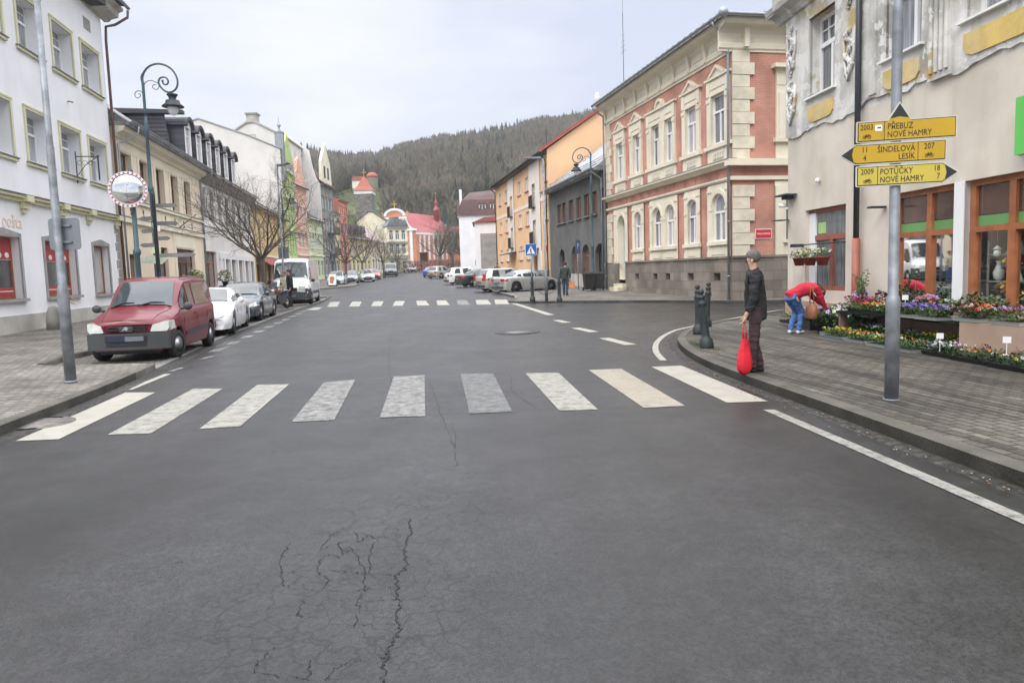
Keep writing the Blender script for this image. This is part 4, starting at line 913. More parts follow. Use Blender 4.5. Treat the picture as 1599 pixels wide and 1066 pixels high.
# pavilion on the hill
b = B('hill_pavilion','small cream pavilion with a red domed roof high on the meadow above the tower','pavilion',(-71,350),(1,.0),-1,41)
m = b.mb(); m.box(0,6,0,5,40,45.2); m.lathe([(2.6,40),(2.6,46.4),(2.9,46.5)],(8.9,3,0),12); b.put(m,'wall',[M['cream']])
m = b.mb(); m.prism([(-.3,45.2),(6.3,45.2),(5.5,47),(.5,47)],-.3,5.3,'y'); m.lathe([(3.0,46.4),(2.6,47.6),(1.6,48.6),(.1,49.0)],(8.9,3,0),12); b.put(m,'roof',[mat('orange_red_roof',(.5,.13,.06))])
m = b.mb()
for i in range(5):
    a_ = pi+pi*(i+.5)/5; m.cbox((8.9+2.62*cos(a_),3+2.62*sin(a_),44.6),(.06,.6,1.8),a_)
for i in range(3): m.box(.8+i*1.7,1.6+i*1.7,-.05,0,42.8,44.2)
b.put(m,'window',[M['gdark']])
# === right side: red brick and cream stucco corner house
AR = (9.09,30.25); dR = (-.208,1)
b = B('red_brick_house','ornate two-storey corner house in orange-red brick and cream stucco on a stone plinth','building',AR,dR,1,g(30)+.05)
LEN = 15.1; z0 = b.z0
U = [(.5,1.68,.07,2.15),(3.05,4.17,2.66,4.62),(5.52,6.48,5.22,0),(7.12,8.08,0,8.82),(9.63,10.65,9.35,11.26),(12.17,13.3,11.86,13.76)]
GW = [(.5,1.64),(3.0,4.1),(5.44,6.5),(7.04,8.1),(9.6,10.65)]
vents = [(.88,1.48),(3.4,4.0),(5.95,6.5),(7.5,8.05),(10.03,10.6)]
holes = [(a,c,6.7,8.68,.22) for a,c,_,_ in U]; gh = [(a,c,2.65,4.62,.25) for a,c in GW]+[(12.05,13.25,1.0,4.62,.35)]
m = b.mb(); m.wall(0,LEN,1.9,10.1,holes+gh,rmi=1); m.box(0,LEN,-.05,-.002,10.09,11.2)
m.quad((LEN,0,0),(LEN,-12,0),(LEN,-12,11.2),(LEN,0,11.2)); m.quad((0,-12,0),(LEN,-12,0),(LEN,-12,11.2),(0,-12,11.2))
# cross-street face (x = 0 plane, y from 0 to -12)
sw = [(-3.35,-2.35),(-6.4,-5.4),(-9.6,-8.6)]
def crossface(m, zlo, zhi, hs):
    ys_ = sorted({-12.0,0.0,*[q for h in hs for q in h[:2]]}); zs_ = sorted({zlo,zhi,*[q for h in hs for q in h[2:4]]})
    for p, q in zip(ys_, ys_[1:]):
        for r_, s_ in zip(zs_, zs_[1:]):
            if not any(h[0] < (p+q)/2 < h[1] and h[2] < (r_+s_)/2 < h[3] for h in hs): m.quad((0,p,r_),(0,q,r_),(0,q,s_),(0,p,s_))
    for h in hs:
        p,q,r_,s_ = h
        for A_, B_ in (((p,r_),(p,s_)),((q,r_),(q,s_)),((p,r_),(q,r_)),((p,s_),(q,s_))): m.quad((0,A_[0],A_[1]),(0,B_[0],B_[1]),(.22,B_[0],B_[1]),(.22,A_[0],A_[1]))
crossface(m,1.9,11.2,[(p,q,6.75,8.8) for p,q in sw]+[(p,q,2.65,4.5) for p,q in sw])
b.put(m,'wall',[M['brick'],M['stucco']])
# cream dressings
m = b.mb()
for i,(a,c,s0,s1) in enumerate(U):   # upper surrounds
    if i == 2: L_, R_ = 5.3, 6.77
    elif i == 3: L_, R_ = 6.77, 8.72
    else: L_, R_ = s0+.08, s1-.1
    m.box(L_,a,-.01,.06,6.65,8.7); m.box(c,R_,-.01,.06,6.65,8.7); m.box(L_,R_,-.01,.07,8.7,9.34)
    for x in (L_+.0,R_-.28) if i not in (2,3) else ((L_,) if i == 2 else (R_-.28,)):
        m.box(x,x+.28,.05,.09,6.7,8.45); m.box(x-.02,x+.3,.05,.12,8.45,8.62); m.box(x-.0,x+.28,.05,.11,8.72,9.3)
    m.box(a-.1,a,.05,.1,6.7,8.7); m.box(c,c+.1,.05,.1,6.7,8.7); m.box(a-.1,c+.1,.05,.1,8.69,8.8)
    m.box(L_+.3,R_-.3,.065,.1,8.95,9.25)
    m.box(L_+.0,R_-.0,-.01,.05,5.86,6.5)
    for k in range(7):
        x = (a+c)/2-.42+k*.14; m.lathe([(.035,0),(.02,.06),(.045,.12),(.02,.2),(.035,.26)],(x,.06,6.02),6)
    m.box((a+c)/2-.5,(a+c)/2+.5,.045,.075,5.93,6.0); m.box((a+c)/2-.5,(a+c)/2+.5,.045,.075,6.3,6.37)
b.put(m,'stucco_trim',[M['stucco']])
m = b.mb()
for i,(a,c,s0,s1) in enumerate(U):
    if i in (2,3): m.box((a+c)/2-.45,(a+c)/2+.45,.051,.056,6.0,6.3); continue
    m.box((a+c)/2-.45,(a+c)/2+.45,.051,.056,6.0,6.3)
b.put(m,'balustrade_recess',[M['cement']])
def pediment(xc, w_, round_=False):
    m = b.mb(); h_ = .58; w_ *= .93
    m.box(xc-w_,xc+w_,-.01,.16,9.34,9.43)
    if not round_:
        for s_ in (-1,1):
            m.prism([(xc+s_*w_*.72,9.43),(xc+s_*w_*.52,9.43),(xc,9.74),(xc,9.86)],-.01,.18,'y')
        m.prism([(xc-w_*.52,9.43),(xc+w_*.52,9.43),(xc,9.75)],-.01,.1,'y')
    else: arch_band(m,xc-.32,xc+.32,9.43,9.7,.14,-.01,.18); m.prism([(xc+.32*cos(pi*i/8),9.43+.28*sin(pi*i/8)) for i in range(9)],-.01,.1,'y')
    b.put(m,'pediment',[M['stucco']])
pediment(1.1,1.15); pediment(3.62,1.12); pediment(10.2,1.1); pediment(12.75,1.1); pediment(7.0,1.95,True)
m = b.mb()
for L_, R_ in ((-.04,2.25),(2.62,4.7),(5.18,8.86),(9.3,11.3),(11.8,13.85)): m.box(L_,R_,-.01,.14,6.5,6.66)
m.prism([(0,5.6),(.14,5.62),(.2,5.72),(.36,5.78),(.36,5.86),(0,5.88)],0,LEN,'x'); m.prism([(0,5.05),(.08,5.05),(.14,5.12),(.14,5.2),(0,5.22)],0,LEN,'x')
b.put(m,'ledge',[M['stucco']])
m = b.mb(); m.box(-.36,LEN,-.0,.38,5.862,5.885); b.put(m,'flashing',[M['ledge']])
m = b.mb()
for i in range(14):
    x = .15+i*1.07; m.box(x,x+.95,-.01,.02,5.25,5.58)
b.put(m,'panel',[M['bricknarrow']])
# ground floor: cream bays with pilasters and arches
m = b.mb()
for L_, R_, ws in ((0.1,2.05,[GW[0]]),(2.78,4.36,[GW[1]]),(5.12,8.48,[GW[2],GW[3]]),(9.3,10.95,[GW[4]]),(11.7,13.9,[(12.05,13.25)])):
    zb = 1.93; door = ws[0][0] > 12
    holes_ = [(a,c,2.65 if not door else 1.0,4.62,.065) for a,c in ws]
    m.wall(L_,R_,zb,5.02,holes_,y=.06,depth=.08)
    for a,c in ws: arch_fill(m,a,c,4.15 if not door else 4.0,4.62,.06,.3,0,12); arch_band(m,a-.02,c+.02,4.15 if not door else 4.0,4.64,.16,.05,.1)
    for x in (L_,R_-.36): m.box(x,x+.36,.05,.085,zb,4.75); m.box(x-.02,x+.38,.05,.12,4.72,4.8); m.box(x,x+.36,.05,.09,4.8,4.95); m.box(x-.01,x+.37,.05,.1,2.0,2.25)
    for a,c in ws:
        if not door:
            m.box(a-.2,a-.02,.05,.09,2.65,3.95); m.box(c+.02,c+.2,.05,.09,2.65,3.95); m.box(a-.22,a-.0,.05,.12,3.95,4.08); m.box(c+.0,c+.22,.05,.12,3.95,4.08)
            m.box(a-.3,c+.3,.05,.18,2.5,2.65); m.box(a-.05,c+.05,.05,.09,2.1,2.4)
b.put(m,'ground_floor_stucco',[M['stucco']])
for (a,c,_,_) in U: b.win(a,c,6.7,8.68,-.06,mull=1,trans=.66)
for a,c in GW: b.win(a,c,2.65,4.62,-.05,arch=.47,mull=1,trans=.62,fw=.075)
m = b.mb(); m.box(12.05,13.25,-.35,-.3,1.0,4.6); m.box(12.1,12.62,-.3,-.28,1.1,3.9); m.box(12.68,13.2,-.3,-.28,1.1,3.9); b.put(m,'door',[mat('pale_grey_door',(.5,.53,.58),.5,.06,bump=0)])
m = b.mb(); 
for k in range(3): m.box(11.9,13.4,0,.9-.28*k,z0+.0,z0+.2+.2*k)
b.put(m,'steps',[M['quoin']])
m = b.mb(); m.wall(0,LEN,z0-.3,1.93,[(v0,v1,1.02,1.34,.3) for v0,v1 in vents]+[(12.05,13.25,z0-.3,1.94,.1)],y=.1,depth=.3,rmi=0); m.box(0,12.0,.0,.16,1.93,2.02)
m.box(-.12,0,-12,.1,z0-.3,1.93); m.box(-.17,0,-12,.1,1.93,2.02)
b.put(m,'plinth',[M['stone']])
for v0,v1 in vents:
    m = b.mb(); m.box(v0,v1,-.22,-.18,1.02,1.34); b.put(m,'cellar_vent',[M['black']])
# cornice, frieze, consoles
m = b.mb()
m.prism([(0,10.06),(.06,10.06),(.06,10.12),(.12,10.18),(.12,10.35),(.08,10.4),(.08,10.75),(.14,10.85),(.2,10.92),(.48,11.02),(.6,11.1),(.6,11.2),(0,11.2)],-.0,LEN+.1,'x')
P = [(0,10.06),(-.06,10.06),(-.06,10.12),(-.12,10.18),(-.12,10.35),(-.08,10.4),(-.08,10.75),(-.14,10.85),(-.22,10.9),(-.55,10.98),(-.62,11.1),(-.62,11.2),(0,11.2)]
m.prism(P,-12,.62,'y'); b.put(m,'cornice',[M['stucco']])
m = b.mb()
for i in range(10):
    x = .35+i*1.6; m.prism([(.1,10.15),(.17,10.2),(.19,10.5),(.26,10.8),(.26,10.95),(.1,10.95)],x,x+.2,'x')
for i in range(6):
    y = -1.9*i-.5; m.prism([(-.1,10.12),(-.2,10.2),(-.26,10.45),(-.5,10.75),(-.5,10.97),(-.1,10.97)],0,0,'y') if False else m.box(-.3,-.08,y-.1,y+.1,10.2,10.95)
for i in range(9):
    x = .75+i*1.6; m.box(x,x+.95,.075,.1,10.45,10.72)
b.put(m,'frieze',[M['stucco']])
m = b.mb()
for k in range(18):
    z = 1.98+k*.48
    if 5.0 < z+.2 < 5.9: continue
    w_ = .92 if k%2 else .72
    m.box(-.1,.0,-w_,.02,z,z+.46) if k%2 else m.box(-.08,.0,-w_,.02,z,z+.46)
    m.box(LEN-.9 if k%2 else LEN-.7,LEN+.05,-.01,.06,z,z+.46)
b.put(m,'quoin',[M['quoin']])
m = b.mb()   # cross-street dressings
for p,q in sw:
    for zlo, zhi in ((6.72,8.8),):
        m.box(-.08,0,p-.45,p,zlo,zhi); m.box(-.08,0,q,q+.45,zlo,zhi); m.box(-.1,0,p-.45,q+.45,zhi,9.45); m.box(-.32,0,p-.65,q+.65,9.45,9.6); m.box(-.14,0,q+.1,q+.35,zlo,8.5); m.box(-.2,0,p-.55,q+.55,6.55,6.72); m.box(-.06,0,p-.45,q+.45,5.9,6.55)
    m.box(-.07,0,p-.55,p,1.95,5.0); m.box(-.07,0,q,q+.5,1.95,5.0); m.box(-.07,0,p,q,4.5,5.0); m.box(-.07,0,p,q,1.95,2.6); m.box(-.15,0,q+.15,q+.5,2,4.8); m.box(-.18,0,p-.2,q+.2,2.5,2.62)
m.box(-.36,0,-12,.36,5.6,5.86); m.box(-.14,0,-12,.14,5.05,5.2)
b.put(m,'stucco_trim',[M['stucco']])
for p,q in sw:
    for zlo, zhi in ((6.75,8.8),(2.65,4.5)):
        w_ = MB(); w_.box(.15,.2,p,q,zlo,zhi,1); w_.box(.12,.16,p,p+.08,zlo,zhi); w_.box(.12,.16,q-.08,q,zlo,zhi); w_.box(.12,.16,p,q,zlo+(zhi-zlo)*.66,zlo+(zhi-zlo)*.66+.09); w_.box(.12,.16,(p+q)/2-.04,(p+q)/2+.04,zlo,zhi)
        b.put(w_,'window',[M['frameW'],M['gmid']])
m = b.mb(); m.add([(-.75,.75,11.2),(LEN,.75,11.2),(LEN,-12.6,11.2),(-.75,-12.6,11.2),(6,-5.9,13.6),(LEN,-5.9,13.6)],[(0,1,5,4),(0,4,3),(3,4,5,2),(1,2,5),(0,3,2,1)]); b.put(m,'roof',[M['slateG']])
gutter(b,-.8,LEN+.1,.83,11.27,.09,M['zinc'],pipes=((-.02,.12),(LEN-.05,.12)),zb=z0)
m = b.mb(); m.tube([(-.83,.85,11.25),(-.83,-12,11.25)],.07,6); m.ball((-.8,.8,11.28),.2,8,6); b.put(m,'gutter',[M['zinc']])
for i in range(26):
    t_ = i/26; x = -.6+t_*15.5; m = b.mb(); m.box(x,x+.22,.55,.6,11.3,11.52); m.box(x+.09,x+.13,.3,.6,11.28,11.32); b.put(m,'snow_stop',[M['zinc']])
for i in range(5):
    m = b.mb(); m.box(-.2,-.15,-1.5-i*1.2,-1.28-i*1.2,11.42,11.6); b.put(m,'snow_stop',[M['zinc']])
m = b.mb(); m.tube([(LEN-.4,-1,11.2),(LEN-.4,-1,16.5)],.02,6); m.tube([(LEN-.4,-1,16.5),(LEN-.4,-1,19)],.008,4)
for k in range(4): m.tube([(LEN-.8+.07*k,-1,14.3+.3*k),(LEN+.0-.07*k,-1,14.3+.3*k)],.01,4)
b.put(m,'antenna',[M['darkiron']])
m = b.mb(); m.lathe([(.36,0),(.3,.06),(.15,.11),(.01,.13)],(LEN+.25,.45,11.75),16,axis='y'); m.tube([(LEN+.25,.45,11.75),(LEN,.1,11.5)],.025,6); b.put(m,'satellite_dish',[M['frameW']])
# street name plate
ux, uy = .979, .204
def crossp(s_, out_=0):      # along the cross-street face from the corner
    l_ = hypot(.208,1); dx, dy = 1/l_, .208/l_
    return AR[0]+dx*s_+dy*out_, AR[1]+dy*s_-dx*out_
x, y = crossp(1.35,.04); t = thing('street_sign','red street name plate with white lettering on the brick corner','street sign',(x,y,2.88),atan2(.208,1))
m = MB(); m.box(-.37,.37,-.0,.02,-.2,.2); m.build('plate',M['frameW'],t)
m = MB(); m.box(-.345,.345,-.006,.0,-.175,.175); m.build('enamel',mat('sign_red',(.55,.02,.03),.3,.03,bump=0),t)
text('KARLOVARSKÁ','lettering',.115,M['frameW'],t,(0,-.009,0),(pi/2,0,0),.001,sx=.78)

# === dark grey house
AG = (5.9,45.5); dG = (-.186,1)
b = B('dark_grey_house','weathered dark grey two-storey house with arched ground floor openings','building',AG,dG,1,g(46)+.05)
gw = [(-.1,.95),(1.6,2.6),(3.3,4.5),(5.25,6.4),(7.2,8.4),(9.25,10.3),(10.55,11.7)]
ar = [(.15,2.2,.4,3.25),(3.4,5.2,1.4,3.3),(6.1,7.95,1.4,3.3),(9.8,11.4,1.9,3.2)]
m = b.mb(); hs = [(a,c,5.12,6.55,.18) for a,c in gw[1:]]+[(.15,.95,5.12,6.55,.18)]+[(*q,.3) for q in ar]
m.wall(0,14.2,0,7.7,hs)
for a,c,z_,zt in ar: arch_fill(m,a,c,zt-(c-a)/2*.85,zt,0,.3,0,10)
shell(m,0,14.2,0,7.7,9); b.put(m,'wall',[M['grey']])
for a,c in gw[1:]+[(.15,.95)]: b.win(a,c,5.12,6.55,-.13,fr=M['frameB'],gl=M['gbrown'],mull=1,trans=0)
for i,(a,c,z_,zt) in enumerate(ar): b.win(a,c,z_,zt,-.25,fr=M['frameO'] if i in (1,2) else M['black'],gl=M['gmid'] if i in (1,2) else M['gdark'],mull=1 if i else 0,trans=.6,arch=(c-a)/2*.85)
m = b.mb()
for a,c in gw[1:]: m.box(a-.1,c+.1,-.01,.14,5.04,5.12)
b.put(m,'sill',[M['ledge']])
m = b.mb(); m.box(3.2,8.2,-.01,.05,z0,1.35); b.put(m,'plinth',[M['plinth']])
m = b.mb(); m.prism([(.62,7.75),(-4.5,11.5),(-9,8),(-9,7.8),(.62,7.6)],0,14.2,'x'); b.put(m,'roof',[tiles('pale_sheet_roof',(.42,.43,.45),(.33,.335,.35),1.2,.5)])
gutter(b,0,14.2,.7,7.78,.09,M['zinc'],pipes=((.3,.02),),zb=.4)
m = b.mb()
for k in range(3): m.tube([(0,.45-.5*k,7.98+.37*k),(14.2,.45-.5*k,7.98+.37*k)],.025,5)
b.put(m,'snow_rail',[M['zinc']])
# === orange house
AO = (3.24,59.8); dO = (-.186,1)
b = B('orange_house','three-storey orange house with pale stair panels and small iron balconies','building',AO,dO,1,g(60)+.05)
hs = [(x,x+w_,z,z+1.25,.15) for z in (8.78,5.72,2.72) for x,w_ in ((.0,1.0),(7.3,1.5),(10.7,1.5),(17.9,1.3),(21.5,1.2)) if x > .5 or z > 3]
hs = [(max(.08,h[0]),*h[1:]) for h in hs]
bal = [(4.55,5.8,z,z+2.0,.2) for z in (7.1,4.0)]+[(15.0,16.2,z,z+2.0,.2) for z in (7.1,4.0)]
dr = (4.3,5.6,z0+.2,3.2,.3)
m = b.mb(); m.wall(0,25,0,11.2,hs+bal+[dr]); shell(m,0,25,0,11.2,11); m.prism([(0,11.1),(-5.5,14.7),(-11,11.1)],0,.0,'x') if False else m.add([(0,.0,11.2),(0,-5.5,14.9),(0,-11,11.2)],[(0,1,2)]); m.add([(25,.0,11.2),(25,-5.5,14.9),(25,-11,11.2)],[(0,1,2)]); b.put(m,'wall',[M['orange']])
m = b.mb()
def punched(x0, x1, z0_, z1_, hh, y): m.wall(x0,x1,z0_,z1_,[h for h in hh if x0 < h[0] < x1],y=y,depth=.05)
punched(2.65,6.95,3.3,10.9,bal,.05); punched(14.2,17.4,3.3,10.9,bal,.05); m.box(2.65,4.25,-.01,.05,z0,3.3); m.box(5.65,6.95,-.01,.05,z0,3.3)
m.box(0,2.65,-.01,.04,7.35,7.65); m.box(6.95,14.2,-.01,.04,7.35,7.65); m.box(17.4,25,-.01,.04,7.35,7.65)
b.put(m,'stair_panel',[M['palecream']])
m = b.mb(); m.box(0,25,-.01,.06,z0-.3,1.7); b.put(m,'plinth',[M['greyc']])
for h_ in hs: b.win(*h_[:4],-.1,split=False,trans=0); 
m = b.mb()
for h_ in hs: m.box(h_[0]-.08,h_[1]+.08,-.01,.1,h_[2]-.08,h_[2])
b.put(m,'sill',[mat('terracotta_sill',(.4,.14,.07),.7)])
for h_ in bal:
    b.win(*h_[:4],-.12,split=False,trans=.7)
    m = b.mb(); x0,x1,zz = h_[0]-.1,h_[1]+.1,h_[2]
    m.box(x0,x1,.05,.35,zz-.06,zz); m.box(x0,x1,.32,.36,zz+.95,zz+1.0)
    for i in range(14): x = x0+(x1-x0)*i/13; m.box(x-.012,x+.012,.325,.35,zz,zz+.95)
    b.put(m,'balcony',[M['darkiron']])
b.door(dr[0]+.01,dr[1]-.01,dr[2],dr[3],-.25)
m = b.mb(); m.prism([(0,3.45),(1.3,3.3),(1.3,3.36),(0,3.6)],3.6,6.4,'x'); m.prism([(0,3.45),(1.1,3.3),(1.1,3.36),(0,3.6)],13.8,17.4,'x'); b.put(m,'porch_canopy',[M['darkiron']])
m = b.mb(); gable_roof(m,-.12,25.1,11,11.35,15.0,.5,t=.12); b.put(m,'roof',[M['redtile']])
m = b.mb(); m.prism([(.5,10.9),(0,10.9),(0,11.1),(.5,11.1)],0,25,'x'); b.put(m,'eave',[M['darkiron']])
m = b.mb()
for s_ in ((.55,11.12,-5.5,15.12),): m.prism([(.6,10.95),(-5.5,14.95),(-5.5,15.2),(.6,11.2)],-.3,-.12,'x')
b.put(m,'verge',[mat('red_verge',(.36,.08,.06),.6)])
gutter(b,0,25,.6,11.05,.08,M['darkiron'],pipes=((.25,.02),(24.7,.02)),zb=1)
m = b.mb(); m.tube([(1.3,-.3,11.2),(1.3,-.3,13.2)],.03,5); m.tube([(.9,-.3,12.6),(1.7,-.3,12.6)],.02,4); m.tube([(1,-.3,12.9),(1.6,-.3,12.9)],.02,4); b.put(m,'antenna',[M['darkiron']])
m = b.mb(); m.box(.8,1.3,.02,.06,3.25,3.65); b.put(m,'house_number_plate',[mat('sign_red',(.55,.02,.03))])
# === white annex with red roof, then the brown mansard house
b = B('white_annex','low white building with a red sheet roof beyond the orange house','building',(-4.15,92),(1,.03),-1,g(92))
m = b.mb(); m.box(0,6,-9,0,0,7.75); b.put(m,'wall',[M['white']])
m = b.mb(); m.prism([(-.3,7.75),(6.2,7.95),(6.2,8.6),(1.2,8.35)],-9.2,.3,'y'); b.put(m,'roof',[M['redsheet']])
m = b.mb(); m.box(.65,4.2,0,.03,z0,6.4); b.put(m,'panel',[M['cement']]); 
m = b.mb(); m.box(-.08,0,-1.5,-1,2.5,3.2); m.box(-.03,.0,-2.6,-2.2,4,5); b.put(m,'wall_box',[M['black']])
b = B('mansard_house','white three-storey house with a tall red-brown mansard roof at the end of the right-hand row','building',(-7.0,106.5),(1,.04),-1,g(106))
m = b.mb(); m.prism([(0,0),(8.5,0),(8.5,9.8),(0,9.8)],-10,0,'y'); m.box(-.2,.1,-10.1,.1,9.5,9.85); b.put(m,'wall',[M['white']])
m = b.mb(); m.add([(-.35,.35,9.8),(9,.35,9.8),(9,-10,9.8),(-.35,-10,9.8),(.5,-.7,12.0),(9,-.7,12),(9,-9,12),(.5,-9,12),(1.6,-4.5,13.4),(9,-4.5,14.0)],[(0,1,5,4),(3,0,4,7),(2,3,7,6),(4,5,9,8),(7,4,8),(6,7,8,9)]); b.put(m,'roof',[M['browntile']])
m = b.mb(); m.box(.15,.5,-2.5,-.8,10.5,13.5); b.put(m,'gable_wall',[M['white']])
m = b.mb(); m.box(5.6,6.4,-4,-3.2,13.5,14.6); b.put(m,'chimney',[M['peach']])
for x in (2.9,4.5,6.1):
    m = b.mb(); m.box(x,x+.95,-.9,-.1,10.1,11.3); m.box(x+.1,x+.85,-.1,-.05,10.25,11.2,1); m.box(x+.44,x+.5,-.05,-.03,10.25,11.2,0); m.box(x-.05,x+1,-.9,0,11.3,11.4,2); b.put(m,'dormer',[M['frameW'],M['gdark'],M['browntile']])
for z in (3.5,6.7):
    for y in (-2.2,-4.4,-6.6):
        w_ = b.mb(); w_.box(-.03,.02,y-.45,y+.45,z,z+1.6,1); w_.box(-.05,0,y-.03,y+.03,z,z+1.6); b.put(w_,'window',[M['frameW'],M['gdark']])
for x in (.6,): 
    for z in (4.6,7.4): b.win(x,x+.6,z,z+1.3,.03,split=False,gl=M['gdark'],mull=0)

# === weathered corner house with the flower shop
AF = (7.3,19.5); dF = (-.071,1)
def weathered():
    m = mat('weathered_plaster',(.60,.58,.54),.9,.16,1.6,.45,14,dirt=.9,dirtcol=(.30,.295,.27),col2=(.50,.38,.17),thr=.61,streak=.5)
    n, l, b = nodes(m); src = b.inputs['Base Color'].links[0].from_socket; pos = n.new('ShaderNodeNewGeometry').outputs['Position']
    x = n.new('ShaderNodeTexNoise'); x.inputs['Scale'].default_value = 1.7; x.inputs['Detail'].default_value = 9; x.inputs['Roughness'].default_value = .7; l.new(pos, x.inputs[0])
    r_ = n.new('ShaderNodeValToRGB'); r_.color_ramp.elements[0].position = .52; r_.color_ramp.elements[1].position = .56; l.new(x.outputs[0], r_.inputs[0])
    q = n.new('ShaderNodeMix'); q.data_type = 'RGBA'; l.new(r_.outputs[0], q.inputs[0]); l.new(src, q.inputs[6]); q.inputs[7].default_value = (.70,.69,.66,1); l.new(q.outputs[2], b.inputs['Base Color'])
    return m
M['weath'] = weathered()
M['weathlow'] = mat('patched_lower_plaster',(.63,.565,.48),.9,.09,.8,.15,20,dirt=.5,dirtcol=(.46,.40,.31),streak=.4)
M['oldyellow'] = mat('old_yellow_plaster',(.60,.43,.14),.9,.15,2.5,.3,20,dirt=.5,dirtcol=(.60,.57,.5))
b = B('flower_shop_building','weathered grey and yellow corner building with peeling stucco and a flower shop','building',AF,dF,1,.1)
W1 = (-2.42,-1.18,5.62,7.45,.3); W2 = (-5.56,-4.36,5.62,7.45,.3); W3 = (-8.3,-6.72,5.62,7.45,.3); W4 = (-11.5,-10.0,5.62,7.45,.3)
SH1 = (-6.53,-4.6,.75,2.97,.25); SH2 = (-9.7,-6.78,.75,2.97,.25); SW = (-2.9,-.98,1.0,2.95,.2)
m = b.mb(); m.wall(-14,0,0,4.84,[SH1,SH2,SW],mi=1); m.wall(-14,0,4.84,9.4,[W1,W2,W3,W4],mi=0)
m.quad((0,0,0),(0,-10,0),(0,-10,9.4),(0,0,9.4),0); m.quad((-14,-10,0),(0,-10,0),(0,-10,9.4),(-14,-10,9.4)); m.quad((-14,0,0),(-14,-10,0),(-14,-10,9.4),(-14,0,9.4)); b.put(m,'wall',[M['weath'],M['weathlow']])
# thick old render coat on the upper floor with a broken lower edge
m = b.mb(); n_ = 70; xs_ = [-14+14.05*i/n_ for i in range(n_+1)]; ed = [4.84+.05*sin(x*3.1)+R.uniform(-.03,.05)+(.12 if -4.6 < x < -3.7 else 0) for x in xs_]
for i in range(n_):
    a, c = xs_[i], xs_[i+1]; m.quad((a,.045,ed[i]),(c,.045,ed[i+1]),(c,.045,4.99),(a,.045,4.99)); m.quad((a,.045,ed[i]),(c,.045,ed[i+1]),(c,0,ed[i+1]),(a,0,ed[i]))
m.wall(-14,.05,4.99,9.4,[(W[0]-.0,W[1]+.0,W[2],W[3],.1) for W in (W1,W2,W3,W4)],y=.045,depth=.05)
b.put(m,'upper_plaster',[M['weath']])
for W in (W1,W2,W3,W4): b.win(W[0],W[1],W[2],W[3],-.24,mull=1,trans=.64,bars=2,sill=.22,fw=.085)
m = b.mb()
for W in (W1,W2,W3,W4): m.box(W[0]-.1,W[1]+.1,-.0,.13,W[2]-.06,W[2]-.02)
b.put(m,'sill',[M['frameW']])
m = b.mb()
for W in (W1,W2,W3,W4):
    P = [(W[0]+.02,5.38),(W[0]+.02,5.12),(W[0]+.12,5.02),(W[0]+.25,5.0),(W[1]-.25,5.0),(W[1]-.1,5.06),(W[1]-.02,5.15),(W[1]-.02,5.38)]
    m.prism(P,.04,.075,'y')
b.put(m,'yellow_panel',[M['oldyellow']])
m = b.mb()
for x0, x1 in ((-6.45,-5.82),(-9.6,-9.0)):
    m.box(x0,x1,.04,.09,4.83,8.2)
    for k in range(4): x = x0+.07+k*.14; m.tube([(x+.03,.1,4.95),(x+.03,.1,8.1)],.045,6)
m.box(-4.12,-3.86,.04,.08,5.05,8.2)
b.put(m,'pilaster',[M['weath']])
# stucco garlands
for xc, zt_, n_ in ((-.32,7.6,46),(-.32,6.3,26),(-3.1,8.3,40),(-3.1,6.7,30)):
    m = b.mb()
    for i in range(n_):
        t_ = i/n_; a_ = t_*2*pi*2.3
        rad = .2 if i%3 else .08
        x = xc+rad*sin(a_)*(1-.4*t_); z = zt_-.1-t_*(1.15 if n_ > 35 else .95)
        m.ball((x,.08,z),R.uniform(.035,.07),6,4,0,(1,.8,R.uniform(.8,1.4)))
    m.tube([(xc-.22,.07,zt_-.2),(xc-.2,.08,zt_-.7),(xc,.1,zt_-1.15),(xc+.2,.08,zt_-.7),(xc+.22,.07,zt_-.2)],.035,6)
    b.put(m,'stucco_garland',[M['weath']])
m = b.mb(); m.prism([(0,7.78),(.12,7.8),(.2,7.92),(.42,8.0),(.46,8.12),(0,8.15)],-1.5,.42,'x'); m.box(.0,.42,-10,.4,7.95,8.12); m.prism([(0,8.15),(.3,8.2),(.3,9.3),(0,9.4)],-1.3,.3,'x')
m.prism([(0,8.6),(.3,8.65),(.6,8.9),(.7,9.2),(.7,9.4),(0,9.4)],-14,.7,'x'); b.put(m,'cornice',[M['weath']])
m = b.mb(); m.prism([(.9,9.4),(-5,12.5),(-10,9.4)],-14,.8,'x'); b.put(m,'roof',[M['slate']])
m = b.mb(); m.tube([(-3.55,.12,9.6),(-3.55,.12,2.16)],.062,10); b.put(m,'downpipe',[mat('anthracite_pipe',(.035,.04,.05),.4,.1,bump=0)])
m = b.mb(); m.tube([(-3.55,.12,2.16),(-3.55,.12,.1)],.085,10); b.put(m,'pipe_guard',[mat('red_brown_pipe',(.36,.12,.08),.5,.15,bump=0)])
